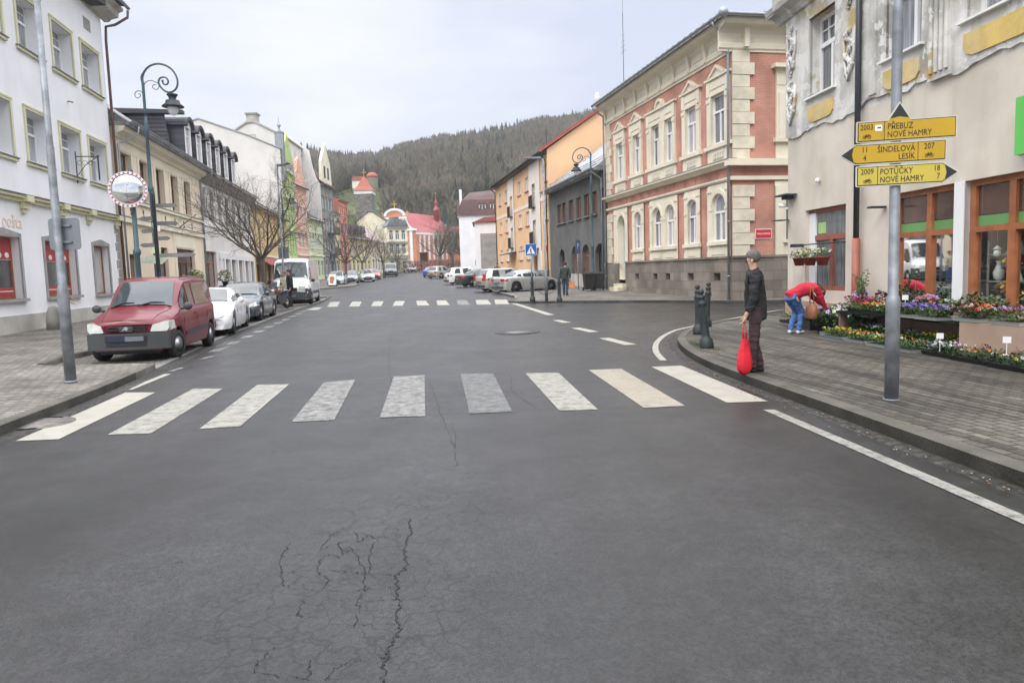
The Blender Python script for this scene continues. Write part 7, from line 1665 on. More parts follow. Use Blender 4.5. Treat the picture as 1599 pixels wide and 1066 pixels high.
    if hairlong: m.ball(tuple(mc-fw*.05-hd*.05),.1,12,8,0,(.95,.8,1.2))
    # keep hair off the face
    m2 = MB(); keep = []
    vs = [Vector(q) for q in m.v]
    for f_ in m.f:
        c = sum((vs[i] for i in f_), Vector())/len(f_)-mc
        if not (c.dot(fw) > .035 and c.dot(hd) < .05) and c.dot(hd) > (-.16 if hairlong else -.06): keep.append(f_)
    m2.v = m.v; m2.f = keep; m2.m = [0]*len(keep); m2.sm = set(range(len(keep))); m2.build('hair',mat('hair_%d'%int(hair[0]*1000),hair,.8,.2,30,.5,80),t,recalc=False)
    sdv = hd.cross(fw).normalized()
    for s_ in (-1,1): m = MB(); m.ball(tuple(P['neck']+hd*.15+fw*.078+sdv*.03*s_),.011,8,6); m.build('eye',BK,t)
    m = MB(); q = P['neck']+hd*.085+fw*.082; m.tube([tuple(q-sdv*.024),tuple(q+fw*.006),tuple(q+sdv*.024)],.006,5); m.build('mouth',mat('lips',(.4,.13,.12),.6,bump=0),t)
    for s_ in (-1,1): m = MB(); m.ball(tuple(P['neck']+hd*.14+sdv*.082*s_),.028,8,6,0,(.5,.7,1.1)); m.build('ear',SKIN,t)
    return t
def stand(h=1.75, arms=None, dx=0, stride=0, lean=0):
    k = h/1.75
    J = dict(pel=(0,0,.97),chest=(0,.02+lean,1.32),neck=(0,.03+lean*1.4,1.485),head=(0,.06+lean*1.6,1.75),face=(0,1,-.08),
      shL=(-.19,.02+lean,1.41),shR=(.19,.02+lean,1.41),elL=(-.26,.0,1.13),elR=(.26,.0,1.13),wrL=(-.25,.06,.88),wrR=(.25,.06,.88),
      hipL=(-.095,0,.92),hipR=(.095,0,.92),knL=(-.1,.03+stride*.3,.5),knR=(.1,.03-stride*.2,.5),anL=(-.1,0+stride*.6,.09),anR=(.1,-stride*.6,.09),toeL=(-.12,.14+stride*.6,.035),toeR=(.12,.14-stride*.6,.035))
    J.update(arms or {})
    return {a: tuple(c*k for c in b_) if a != 'face' else b_ for a, b_ in J.items()}
# man waiting at the kerb (seen side-on, facing left to the road)
person('man in a dark jacket and maroon-brown trousers waiting at the kerb by the near crossing',3.52,10.62,radians(72),
  stand(1.74,dict(anL=(-.07,.05,.09),anR=(.08,-.06,.09),toeL=(-.08,.19,.035),toeR=(.09,.09,.035),wrL=(-.25,.13,.86),elL=(-.25,.02,1.12),face=(.1,1,-.05))),
  (('black',(.018,.018,.02)),('maroon',(.045,.025,.028)),('darkshoe',(.015,.013,.014))),hair=(.12,.11,.1),jlen=1.75)
# red shopping bag hanging from his hand
m = MB(); n_ = 14
n_ = 28
prof = [(.012,-.015),(.075,.01),(.105,.06),(.112,.13),(.10,.22),(.085,.31),(.066,.39),(.046,.46),(.03,.52)]
vs = []
for i,(r_,z) in enumerate(prof):
    for k in range(n_):
        a = 2*pi*k/n_; q = 1+.10*sin(a*7+i*.4)*(.3+i/8)+.06*sin(a*3+i); vs.append((r_*cos(a)*q-.02*(1-z*2)*(cos(a) < 0), r_*.42*sin(a)*q, z+.018*sin(2*a+1)))
m.add(vs,[(i*n_+k,i*n_+(k+1)%n_,(i+1)*n_+(k+1)%n_,(i+1)*n_+k) for i in range(len(prof)-1) for k in range(n_)]+[tuple(range(n_))],0,True)
for s_ in (-1,1): m.tube([(s_*.022,.0,.49),(s_*.026,.01,.6),(0,.01,.74)],[.02,.009,.006],6)
c_, s__ = cos(radians(72)), sin(radians(72)); hx, hy = -.25*c_-.15*s__, -.25*s__+.15*c_
o = m.build('shopping_bag',mat('red_carrier_bag',(.62,.015,.03),.45,.15,6,.5,14),loc=(3.52+hx-.0,10.62+hy,g(10.6)+.12+.03),rz=radians(10)); tag(o,'bright red carrier bag hanging from the hand of the man at the kerb','bag')
# woman in red bending over the flower trays
Jb = dict(pel=(-.12,-.18,.84),chest=(.02,.25,1.03),neck=(.04,.43,.98),head=(.05,.62,.86),face=(0,.35,-1),
  shL=(-.15,.28,1.03),shR=(.2,.26,.99),elL=(-.1,.5,.78),elR=(.22,.42,.72),wrL=(-.02,.72,.6),wrR=(.2,.62,.46),haR=(.2,.66,.38),
  hipL=(-.2,-.16,.82),hipR=(-.02,-.18,.82),knL=(-.2,.08,.48),knR=(-.02,.06,.47),anL=(-.2,-.1,.09),anR=(-.02,-.04,.09),toeL=(-.22,.05,.035),toeR=(-.02,.1,.035))
wx, wy, wr_ = 6.35, 16.2, radians(-62)
person('woman in a red jacket and blue jeans bending down over the flower trays',wx,wy,wr_,Jb,(('red',(.55,.02,.05)),('denim',(.06,.14,.34)),('whiteshoe',(.6,.6,.62))),hair=(.10,.06,.035),jlen=.4,hairlong=True)
def wl(x, y): return wx+x*cos(wr_)-y*sin(wr_), wy+x*sin(wr_)+y*cos(wr_)
hx, hy = wl(.12,.14)
n_ = 14; m = MB(); prof = [(.1,.0),(.14,.03),(.15,.14),(.13,.26),(.07,.32),(.045,.36)]; vs = []
for i,(r_,z) in enumerate(prof):
    for k in range(n_): a = 2*pi*k/n_; q = 1+.05*sin(a*6); vs.append((r_*cos(a)*q, r_*.6*sin(a)*q, z))
m.add(vs,[(i*n_+k,i*n_+(k+1)%n_,(i+1)*n_+(k+1)%n_,(i+1)*n_+k) for i in range(len(prof)-1) for k in range(n_)]+[tuple(range(n_))],0,True)
for s_ in (-1,1): m.tube([(s_*.05,0,.33),(s_*.05,.0,.5),(s_*.02,0,.72)],.011,6)
o = m.build('handbag',mat('tan_leather',(.25,.10,.045),.5,.15,6,.2),loc=(hx,hy-.12,g(16)+.12+.33),rz=wr_); tag(o,'tan brown leather handbag hanging from the shoulder of the bending woman','handbag')
# passer-by by the white building, half behind the lamp pole
person('passer-by in a dark coat and blue jeans walking along the white building',-15.35,25.4,radians(-50),stand(1.72,dict(wrL=(-.05,.3,1.05),wrR=(.28,.2,.95),elL=(-.26,.1,1.1)),stride=.12),(('navy',(.02,.022,.035)),('denim2',(.05,.09,.2)),('darkshoe',(.015,.013,.014))))
person('man in black standing beside the motorbikes',-10.55,35.6,radians(120),stand(1.78,stride=.1),(('black',(.018,.018,.02)),('blacktrousers',(.015,.015,.017)),('darkshoe',(.015,.013,.014))))
person('person in a cream jacket behind the man in black near the white van',-11.3,37.3,radians(160),stand(1.66),(('cream',(.5,.44,.34)),('denim2',(.05,.09,.2)),('darkshoe',(.015,.013,.014))),hair=(.2,.08,.05))
person('pedestrian in dark trousers carrying an orange bag by the parked silver saloon',2.85,38.4,radians(-20),stand(1.7,stride=.14),(('darkgreen',(.03,.045,.04)),('bluegrey',(.035,.06,.09)),('darkshoe',(.015,.013,.014))))
m = MB(); m.prism([(-.14,0),(.14,0),(.16,.3),(-.16,.3)],-.06,.06,'y'); m.tube([(-.08,0,.3),(-.04,0,.46),(.04,0,.46),(.08,0,.3)],.01,5)
o = m.build('paper_bag',mat('orange_paper_bag',(.6,.25,.1),.7,.3,9),loc=(3.2,38.4,g(38)+.5)); tag(o,'orange patterned bag carried by the pedestrian near the bins','bag')
person('person in black getting out beside the parked cars in front of the orange house',-.9,54.5,radians(180),stand(1.75),(('black',(.018,.018,.02)),('blacktrousers',(.015,.015,.017)),('darkshoe',(.015,.013,.014))))
# ---------------------------------------------------------------- hill, forest, trees
def ridge(x):   # crest height of the wooded hill over x, at y ~ 650
    T = [(-420,150),(-230,128),(-180,108),(-134,97),(-112,99),(-84,107),(-56,112),(-17,117),(30,123),(75,130),(160,150),(400,170)]
    return tab(T, x)-4
def hh(x, y):
    if y < 230: return 4-1.0
    t_ = min(1,(y-230)/420); b_ = ridge(x*650/max(y,400))
    h = 3+(b_-3)*(t_**.92 if t_ < .85 else .85**.92+(t_-.85)*.9) if y <= 650 else (b_-3)*(.861+.135)+3-(y-650)*.3
    h = max(h, 42.6-((x+67)/16)**2*4-((y-352)/16)**2*6)
    return h+2.5*noise.noise(Vector((x*.02,y*.02,0)))*min(1,t_*6)
m = MB(); X_ = [-420+i*14 for i in range(61)]; Y_ = [228+i*13 for i in range(42)]
m.add([(x,y,hh(x,y)) for y in Y_ for x in X_],[(j*61+i,j*61+i+1,(j+1)*61+i+1,(j+1)*61+i) for j in range(41) for i in range(60)],0,True)
hillm = mat('hill_floor',(.085,.07,.05),.95,.35,.03,.2,1,col2=(.10,.12,.045),thr=.52)
struct(m.build('hill',hillm))
def meadow(x, y): return 268 < y < 352 and -82+ (y-268)*.06 < x < -50-(352-y)*.02
import numpy as np
def forest():
    rs = np.random.RandomState(4); V = []; F = []; MI = []; nv = 0
    rr = random.Random(9); count = 0
    tries = 0
    while count < 6200 and tries < 60000:
        tries += 1
        y = 236+(rr.random()**.8)*440; px_ = rr.uniform(440,960); x = (px_-800)/1155*y
        if meadow(x,y) or (y < 275 and -62 < x < -40): continue
        if y < 262 and rr.random() < .5: continue
        z = hh(x,y)
        nn = noise.noise(Vector((x*.012+3,y*.012,.5)))+.5*noise.noise(Vector((x*.05,y*.05,2)))
        con = nn > .2 and rr.random() < .8 or rr.random() < .05 or (y > 600 and rr.random() < .4)
        low = y < 300
        h = rr.uniform(9,15)*(.6 if low else 1); w_ = h*(.17 if con else .3)
        P = []; Q = []
        if con:
            for k in range(6):
                zb = h*(.1+.15*k); rb = w_*(1-k/6.3); n_ = 6; a0 = rr.random()*6
                for i in range(n_):
                    a, b_ = a0+i*2*pi/n_, a0+(i+.85)*2*pi/n_; r_ = rb*rr.uniform(.75,1.2); o = nv+len(P)
                    P += [(x+r_*cos(a),y+r_*sin(a),z+zb-.06*h*rr.random()),(x+r_*cos(b_),y+r_*sin(b_),z+zb),(x,y,z+zb+h*.24)]; Q.append((o,o+1,o+2)); MI.append(1)
        else:
            red = rr.random() < (.35 if x > 20 else .15)
            for k in range(44):
                a = rr.uniform(0,2*pi); e = rr.random(); zc = z+h*(.3+.68*e); rad = w_*sqrt(max(.02,1-((e-.45)/.6)**2))*rr.uniform(.3,1)
                sx_ = h*.026*rr.uniform(.6,1.8); L_ = h*rr.uniform(.08,.2); o = nv+len(P)
                cx_, cy_ = x+rad*cos(a), y+rad*sin(a)
                P += [(x+(cx_-x)*.45-sx_,cy_,zc-L_),(x+(cx_-x)*.45+sx_,cy_,zc-L_),(cx_+sx_*rr.uniform(-2,2),cy_,zc+L_*.3)]; Q.append((o,o+1,o+2)); MI.append(2 if red else 0)
            o = nv+len(P); P += [(x-.15,y,z),(x+.15,y,z),(x,y,z+h*.85)]; Q.append((o,o+1,o+2)); MI.append(0)
        V += P; F += Q; nv += len(P); count += 1
    me = bpy.data.meshes.new('forest'); me.from_pydata(V,[],F)
    for mm in (fm((.108,.096,.066),'bare_wood'),fm((.026,.037,.022),'spruce'),fm((.13,.10,.072),'reddish_wood')): me.materials.append(mm)
    me.polygons.foreach_set('material_index',MI); o = bpy.data.objects.new('forest',me); COL.objects.link(o); o['kind'] = 'stuff'; return o
def fm(c, nm):
    m = mat(nm, c, .95, .35, .035, 0); n, l, b = nodes(m)
    ge = n.new('ShaderNodeNewGeometry'); r_ = n.new('ShaderNodeValToRGB'); r_.color_ramp.elements[0].color = (.55,.55,.55,1); r_.color_ramp.elements[1].color = (1.5,1.5,1.5,1); l.new(ge.outputs['Random Per Island'], r_.inputs[0])
    x = n.new('ShaderNodeMix'); x.data_type='RGBA'; x.blend_type='MULTIPLY'; x.inputs[0].default_value = 1; l.new(b.inputs['Base Color'].links[0].from_socket, x.inputs[6]); l.new(r_.outputs[0], x.inputs[7]); l.new(x.outputs[2], b.inputs['Base Color']); return m
forest()
v, f = leafy(9000,14,38,.5,.9,5,.8)
v2 = [(x-66,y+310,z+hh(x-66,y+310)) for x,y,z in v]; m = MB(); m.add(v2,f); o = m.build('meadow_grass',mat('meadow_green',(.10,.13,.035),.9,.3,.2),recalc=False); o['kind'] = 'stuff'
# lawn by the church
m = MB(); m.add([(-17,151,g(151)+.15),(-4,151,g(151)+.15),(-4,185,g(185)+.3),(-20,185,g(185)+.3)],[(0,1,2,3)]); struct(m.build('lawn',mat('lawn_green',(.10,.15,.04),.9,.25,.6,.3,8)))
# bare street trees
def bare_tree(name, label, x, y, H, seed, spread=1.0, low=False, tm=None, group='bare street trees', zoff=.12, trunk=2.3, nl=7, lv=4, rt=.16, lean=(0,0)):
    r = random.Random(seed); t = thing(name, label, 'tree', (x,y,g(y)+zoff), 0, group); bm = tm or M['bark']
    T = MB(); C_ = MB()
    fork = Vector((lean[0],lean[1],trunk))
    T.tube([(0,0,-.1),(0,0,.15),(lean[0]*.3,lean[1]*.3,trunk*.4),(lean[0]*.7,lean[1]*.7,trunk*.75),tuple(fork)],[rt*1.4,rt*1.1,rt*.95,rt*.95,rt*1.15],10)
    def grow(p, d, L_, rad, k):
        n_ = 5 if k < 2 else 4 if k < 3 else 3; P = [p]; q = p.copy(); dd = d.copy()
        for i in range(n_):
            dd = (dd+Vector((r.uniform(-.22,.22),r.uniform(-.22,.22),.10 if k < 2 else .02))).normalized(); q = q+dd*L_/n_; P.append(q.copy())
        C_.tube([tuple(a) for a in P],[rad*(1-.6*i/n_) for i in range(n_+1)],6 if k == 0 else 4 if k < 3 else 3,cap=False)
        if k >= lv: return
        nb = (6,5,5,3)[k] if k < 4 else 3
        for i in range(nb):
            u = (i+1.2)/(nb+.4)*n_; j = min(n_-1,int(u)); pp = P[j].lerp(P[j+1],u-j)
            ax = (P[j+1]-P[j]).normalized(); s_ = ax.orthogonal().normalized(); s_.rotate(Matrix.Rotation(r.uniform(0,2*pi),3,ax))
            nd_ = (ax*.75+s_*r.uniform(.55,1.0)+Vector((0,0,.12))).normalized()
            grow(pp, nd_, L_*r.uniform(.42,.62), max(.0045,rad*(.52 if k < 2 else .6)*(1-.3*u/n_)), k+1)
    for i in range(nl):
        a = 2*pi*i/nl+r.uniform(-.3,.3); el = r.uniform(.35,.8) if i%2 else r.uniform(.7,1.2)
        d = Vector((cos(a)*cos(el)*spread,sin(a)*cos(el)*spread,sin(el))).normalized()
        grow(fork-Vector((0,0,.05)), d, (H-trunk)*r.uniform(.6,.78), rt*.55, 0)
    T.build('trunk',bm,t); C_.build('crown',bm,t,recalc=False); return t
M['bark'] = mat('bark_grey_brown',(.135,.118,.092),.9,.3,6,.5,30); M['bark2'] = mat('bark_reddish',(.10,.08,.066),.9,.3,6)
tr0 = bare_tree('street_tree','wide bare street tree with tangled branches beside the white van, nearest on the left',-12.9,38.9,7.4,11,1.1,trunk=2.4,nl=8,rt=.12)
for i,(x,y,h,s_,l_,tm,sp) in enumerate(((-17.6,80,8.5,21,'bare reddish-brown street tree beside the pale blue-green car',M['bark2'],.8),(-18.2,92,7.5,22,'bare street tree in front of the yellow dormer house, second in the far left row',None,1.0),(-19.0,112,7.2,23,'small bare street tree before the pale yellow house, third in the far left row',None,1.0),(-19.8,131,6.5,24,'smallest and farthest bare street tree near the corner house',None,1.0))):
    bare_tree('street_tree',l_,x,y,h,s_,sp,tm=tm,trunk=2.2,nl=6,lv=3,rt=.13)
bare_tree('park_tree','bare round-crowned tree on the lawn before the church nave',-14.6,156,11,31,1.0,group='bare trees by the church',trunk=3,nl=7,lv=3,rt=.3)
bare_tree('park_tree','tall bare tree to the right of the lawn tree, next to the white mansard house',-10.5,165,11,32,.8,group='bare trees by the church',tm=M['bark2'],trunk=3,nl=7,lv=3,rt=.25)
bare_tree('park_tree','bare tree growing behind the lawn tree near the church end',-14.0,182,13,33,.9,group='bare trees by the church',tm=M['bark2'],trunk=3,nl=7,lv=3,rt=.25)
for i in range(7):
    bare_tree('park_tree',['slim bare tree behind the lawn, leftmost of the back row','second bare tree from the left in the back row by the church','reddish third tree of the back row by the church','fourth bare tree of the back row, mostly behind the mansard house','fifth bare tree of the back row, behind the white annex','sixth bare tree of the back row, behind the white annex','rightmost bare tree of the back row, behind the orange house'][i],-16+i*3.6,205+((i*7)%5)*4,12+(i%3)*2,40+i,.8,group='bare trees behind the church',tm=M['bark2'] if i%2 else None,trunk=3,nl=6,lv=2,rt=.25)
# ---------------------------------------------------------------- flower shop stock
LEAF = mat('leaf_green',(.07,.14,.03),.6,.35,14,bump=0); LEAFD = mat('leaf_dark_green',(.03,.075,.022),.6,.35,14,bump=0)
FC = {'yellow':(.60,.46,.03),'violet':(.11,.055,.26),'blue':(.20,.19,.46),'red':(.28,.015,.03),'white':(.66,.66,.64),'orange':(.52,.17,.03),'pink':(.40,.17,.28),'magenta':(.22,.03,.12),'maroon':(.16,.01,.035),'lilac':(.5,.38,.68),'paleyellow':(.7,.68,.3),'limewhite':(.55,.62,.42)}
def fmat(c): return mat('petal_'+c,FC[c],.7,.15,12,bump=0)
PURP = mat('petal_throat',(.03,.01,.03),.7,bump=0)
def leaves(n_, bx, by, h, s_, r, dome=False):
    m = MB()
    for i in range(n_):
        x, y = r.uniform(-bx,bx), r.uniform(-by,by); z = r.uniform(.0,h)
        if dome and (x/bx)**2+(y/by)**2 > 1: continue
        if dome: z *= sqrt(max(.1,1-(x/bx)**2-(y/by)**2))+.2
        a = r.uniform(0,2*pi); d = Vector((cos(a),sin(a),r.uniform(-.1,1.0))).normalized(); e = d.cross(Vector((0,0,1))).normalized(); q = s_*r.uniform(.6,1.3); p = Vector((x,y,z))
        m.add([tuple(p),tuple(p+d*q*.5+e*q*.28),tuple(p+d*q),tuple(p+d*q*.5-e*q*.28)],[(0,1,2,3)])
    return m
def blooms(n_, bx, by, h, s_, r, cols, dome=False, face=.5):
    m = MB()
    for i in range(n_):
        x, y = r.uniform(-bx,bx), r.uniform(-by,by); z = h*r.uniform(.75,1.15)
        if dome:
            if (x/bx)**2+(y/by)**2 > 1: continue
            z = h*(.45+.6*sqrt(max(0,1-(x/bx)**2-(y/by)**2)))
        c = Vector((x,y,z)); nrm = Vector((r.uniform(-.9,.4),r.uniform(-.9,.4),.55)).normalized(); u = nrm.orthogonal().normalized(); v = nrm.cross(u); q = s_*r.uniform(.75,1.25); k = r.randrange(cols); a0 = r.uniform(0,6)
        P = [tuple(c)]
        for j in range(10):
            a = a0+j*pi/5; rr_ = q*(1 if j%2 == 0 else .62); P.append(tuple(c+u*cos(a)*rr_+v*sin(a)*rr_+nrm*q*.18))
        m.add(P,[(0,1+j,1+(j+1)%10) for j in range(10)],k)
        P = [tuple(c+nrm*.004+u*cos(j*pi/3)*q*.28+v*sin(j*pi/3)*q*.28) for j in range(6)]; m.add(P,[tuple(range(6))],cols)
    return m
TRAYW = mat('pale_plastic_tray',(.45,.47,.45),.5,.08,bump=0); TRAYB = mat('blue_grey_tray',(.28,.34,.38),.5,.08,bump=0)
def tray(name, label, x, y, z, rz, L_, W, cols, tm, seed, h=.14, nb=110, bs=.026, cat='flower tray', group='trays of bedding flowers', leaf=None):
    r = random.Random(seed); t = thing(name, label, cat, (x,y,z), rz, group)
    m = MB(); a, b_ = L_/2, W/2
    m.add([(-a*.93,-b_*.9,0),(a*.93,-b_*.9,0),(a*.93,b_*.9,0),(-a*.93,b_*.9,0),(-a,-b_,.06),(a,-b_,.06),(a,b_,.06),(-a,b_,.06),(-a-.015,-b_-.015,.062),(a+.015,-b_-.015,.062),(a+.015,b_+.015,.062),(-a-.015,b_+.015,.062)],[(0,3,2,1),(0,1,5,4),(1,2,6,5),(2,3,7,6),(3,0,4,7),(4,5,9,8),(5,6,10,9),(6,7,11,10),(7,4,8,11)])
    m.box(-a*.95,a*.95,-b_*.93,b_*.93,.03,.05,1); m.build('tray',[tm,mat('potting_soil',(.03,.022,.018),.95)],t)
    lm = leaves(int(480*L_/.6),a*.97,b_*.97,h*.9,.05,r); lm.v = [(p[0],p[1],p[2]+.05) for p in lm.v]; lm.build('foliage',leaf or LEAF,t,recalc=False)
    bl = blooms(int(.55*nb*L_/.6),a*.98,b_*.98,h,bs,r,len(cols)); bl.v = [(p[0],p[1],p[2]+.055) for p in bl.v]; bl.build('blossoms',[fmat(c) for c in cols]+[PURP],t,recalc=False)
    return t
TY = pi/2+.071
rows_ = [ # front row on the pavement, far to near: y, colours, tray material, length
 (15.0,['yellow','yellow','maroon'],TRAYB,.75,'blue-grey tray of yellow and maroon pansies at the far end of the front row'),
 (14.15,['yellow','orange','yellow','maroon'],TRAYW,.75,'pale tray of yellow-orange pansies, second from the far end of the front row'),
 (13.3,['yellow','maroon','white'],TRAYW,.7,'pale tray of mixed dark and yellow pansies, third in the front row'),
 (12.55,['orange','yellow','maroon'],TRAYW,.65,'pale tray with few small orange flowers directly behind the signpost'),
 (11.75,['white','white','limewhite','lilac'],BK,.75,'black tray of small white and lilac pansies right of the signpost'),
 (10.95,['maroon','orange','limewhite'],BK,.75,'black tray of leafy plants with a few rust-coloured flowers in the front row'),
 (10.15,['orange','white','yellow'],BK,.75,'black tray of rusty leafy seedlings before the white and orange pansies'),
 (9.35,['white','orange','white','paleyellow'],BK,.75,'black tray of big white and orange pansies at the right edge')]
for i,(y,c,tm,L_,l_) in enumerate(rows_): tray('flower_tray',l_,6.72+(.18 if tm is BK else 0)+ (15-y)*.02,y,g(y)+.125,TY,L_,.42,c,tm,100+i,nb=60 if 'few' in l_ or 'rusty' in l_ else 110,leaf=LEAFD if tm is BK else None)
rows2 = [(14.9,['white','white'],TRAYW,'tray of white pansies in the second row, far end'),(14.1,['white','limewhite'],TRAYW,'tray of creamy white pansies in the second row behind the orange ones'),
 (13.3,['violet','yellow','blue'],TRAYW,'tray of dark violet and yellow pansies in the second row by the pole'),(12.5,['yellow','yellow','yellow'],TRAYW,'tray of bright yellow pansies in the second row, just right of the pole'),
 (11.7,['violet','yellow','maroon'],BK,'black tray of deep violet pansies in the second row'),(10.9,['maroon','magenta','white'],BK,'black tray of leafy plum-red pansies in the second row'),
 (10.1,['pink','lilac','white'],TRAYW,'pale tray of pink and lilac pansies in the second row'),(9.4,['yellow','yellow','maroon'],TRAYW,'pale tray of large yellow pansies with dark faces'),
 (8.6,['violet','white','maroon','yellow'],BK,'black tray of violet, white and maroon pansies at the right edge')]
for i,(y,c,tm,l_) in enumerate(rows2):
    tray('flower_tray',l_,7.22+(15-y)*.02,y,g(y)+.20 if tm is TRAYW else g(y)+.16,TY,.72,.42,c,tm,200+i)
    m = MB(); m.box(-.3,.3,-.16,.16,0,.07 if tm is TRAYW else .03); o = m.build('upturned_crate',BK,loc=(7.22+(15-y)*.02,y,g(y)+.125),rz=TY); tag(o,'black crate under the '+['far white','creamy','violet and yellow','bright yellow','deep violet','plum-red','pink and lilac','large yellow','rightmost violet'][i]+' pansy tray','crate','crates under the second row of trays')
# trestle tables along the wall
x0t, y0t = setw(AF,dF,1,-4.0,.45)
t = thing('display_table','long dark display table with a beige skirt under the shop windows','table',(x0t,y0t,g(15)+.12),atan2(-1,.071))
m = MB(); m.box(0,5.6,-.34,.24,.5,.54); m.build('tabletop',mat('dark_green_cloth',(.012,.02,.016),.95,bump=0,spec=.1),t)
m = MB(); m.box(.05,5.55,.26,.3,0,.5); m.box(.05,.09,-.3,.3,0,.5); m.build('skirt',mat('beige_brown_skirt',(.24,.165,.125),.9,.1,2),t)
for i in range(5): m = MB(); m.box(.02+i*1.36,.07+i*1.36,.3,.34,0,.5); m.build('leg',mat('red_brown_frame',(.3,.09,.06)),t)
zt_ = g(14)+.12+.54
def onT(s_, o_): x, y = setw(AF,dF,1,s_,o_); return x, y
tt = [(-4.15,.35,['magenta','red','pink'],'pots of pink and magenta cyclamens at the far end of the display table',.2,.035),(-4.7,.55,['red','red','magenta'],'dense row of crimson flowers on the display table left of the pole',.16,.034),
 (-5.25,.6,['orange','yellow','red'],'tray of orange and yellow primroses on the display table behind the pole',.14,.032),(-5.85,.62,['yellow','paleyellow','maroon','white'],'tray of bright yellow primroses on the display table right of the pole',.14,.034),
 (-6.4,.62,['blue','blue','violet','lilac'],'pale tray of blue-violet pansies overhanging the table front',.16,.036),(-7.05,.66,['blue','violet','blue'],'second pale tray of blue-violet pansies near the table end',.16,.036),
 (-8.0,.62,['red','orange','red','white'],'white tray of red and orange primroses at the right end of the table',.18,.032),(-8.8,.6,['red','pink','lilac'],'white tray of red and pink primroses by the right edge',.18,.032)]
for i,(s_,o_,c,l_,h_,bs) in enumerate(tt):
    x, y = onT(s_,o_); tray('flower_tray',l_,x,y,zt_+(.03 if i in (6,7) else 0),TY,.62,.42,c,TRAYW if i in (4,5,6,7) else BK,300+i,h=h_,bs=bs,nb=150,leaf=LEAF if i != 6 else LEAFD)
x, y = onT(-9.9,.45); t = thing('display_block','beige block carrying the white trays at the right edge','block',(*onT(-8.6,.5),g(11)+.12),atan2(-1,.071)); m = MB(); m.box(-.75,2.6,-.3,.32,0,.565); m.box(-.4,2.6,.32,.325,.02,.4); m.build('block',mat('beige_plinth',(.38,.27,.20)),t)
# taller potted plants behind
def pot_plant(name, label, x, y, z, R_, H_, n_, ls, cols=None, nb=0, bs=.03, potm=None, leaf=None, seed=1, potr=.09, poth=.13, cat='potted plant'):
    r = random.Random(seed); t = thing(name,label,cat,(x,y,z),0,'potted plants of the flower shop')
    m = MB(); m.lathe([(potr*.7,0),(potr,poth*.85),(potr*1.12,poth*.86),(potr*1.12,poth),(potr*.95,poth),(potr*.9,poth*.9)],n=14); m.build('pot',potm or mat('terracotta_pot',(.32,.10,.055),.7,.1,bump=0),t)
    lm = leaves(n_,R_,R_,H_,ls,r,True); lm.v = [(p[0],p[1],p[2]+poth*.9) for p in lm.v]; lm.build('foliage',leaf or LEAF,t,recalc=False)
    if cols: bl = blooms(nb,R_,R_,H_,bs,r,len(cols),True); bl.v = [(p[0],p[1],p[2]+poth*.9) for p in bl.v]; bl.build('blossoms',[fmat(c) for c in cols]+[PURP],t,recalc=False)
    return t
for i,(s_,o_,R_,H_,n_,ls,c,nb,l_,lf) in enumerate(((-5.35,.2,.26,.36,900,.06,None,0,'dense dark green bush in a pot before the first shop window',LEAFD),(-5.75,.18,.2,.3,500,.06,None,0,'smaller dark leafy bush beside the dense one before the first window',LEAFD),(-6.2,.25,.22,.24,260,.06,['pink','orange','lilac','pink'],130,'basket of pink and orange flowers before the white pier',None),
   (-4.75,.25,.13,.26,200,.06,['maroon','red'],50,'red pot with dark red flowers left of the pole',LEAFD),(-4.0,.25,.16,.3,220,.06,['lilac','lilac','pink'],90,'lilac-flowered plant at the far end beside the brown pipe',None),(-6.85,.3,.2,.18,320,.07,['magenta','white'],14,'leafy plants with a few magenta daisies below the second window',None),
   (-7.35,.25,.26,.26,500,.09,None,0,'feathery grass-like plants below the second shop window',mat('olive_leaf',(.12,.15,.06),.7,.3,10,bump=0)),(-7.8,.22,.24,.24,450,.09,None,0,'second clump of feathery plants nearer the right edge',mat('olive_leaf',(.12,.15,.06))),(-8.6,.2,.2,.42,300,.06,['paleyellow','yellow'],50,'tall pot of yellow flowers at the right edge behind the red primroses',None),(-7.0,.5,.1,.1,100,.05,['white'],10,'small pot with white flowers between the violet trays',None))):
    x, y = onT(s_,o_); pot_plant('potted_plant',l_,x,y,zt_,R_,H_,n_,ls,c,nb,.032,None,lf,400+i)
x, y = onT(-4.15,.32); t = thing('tall_plant','tall thin leafy plant by the red-brown pipe','potted plant',(x,y,zt_)); m = MB(); m.lathe([(.06,0),(.09,.12),(.08,.12)],n=10); m.build('pot',BK,t)
r = random.Random(3); m = MB(); lf = MB()
for k in range(6):
    a = r.uniform(0,6); q = [(0,0,.1),(.05*cos(a),.05*sin(a),.35),(.16*cos(a),.16*sin(a),.6+.05*k)]; m.tube(q,.006,4)
    for j in range(14): u = j/14; p = Vector(q[1]).lerp(Vector(q[2]),u); b_ = r.uniform(0,6); lf.add([tuple(p),tuple(p+Vector((.04*cos(b_),.04*sin(b_),.02))),tuple(p+Vector((.08*cos(b_),.08*sin(b_),.0))),tuple(p+Vector((.04*cos(b_+.5),.04*sin(b_+.5),-.01)))],[(0,1,2,3)])
m.build('stem',LEAFD,t); lf.build('foliage',LEAF,t,recalc=False)
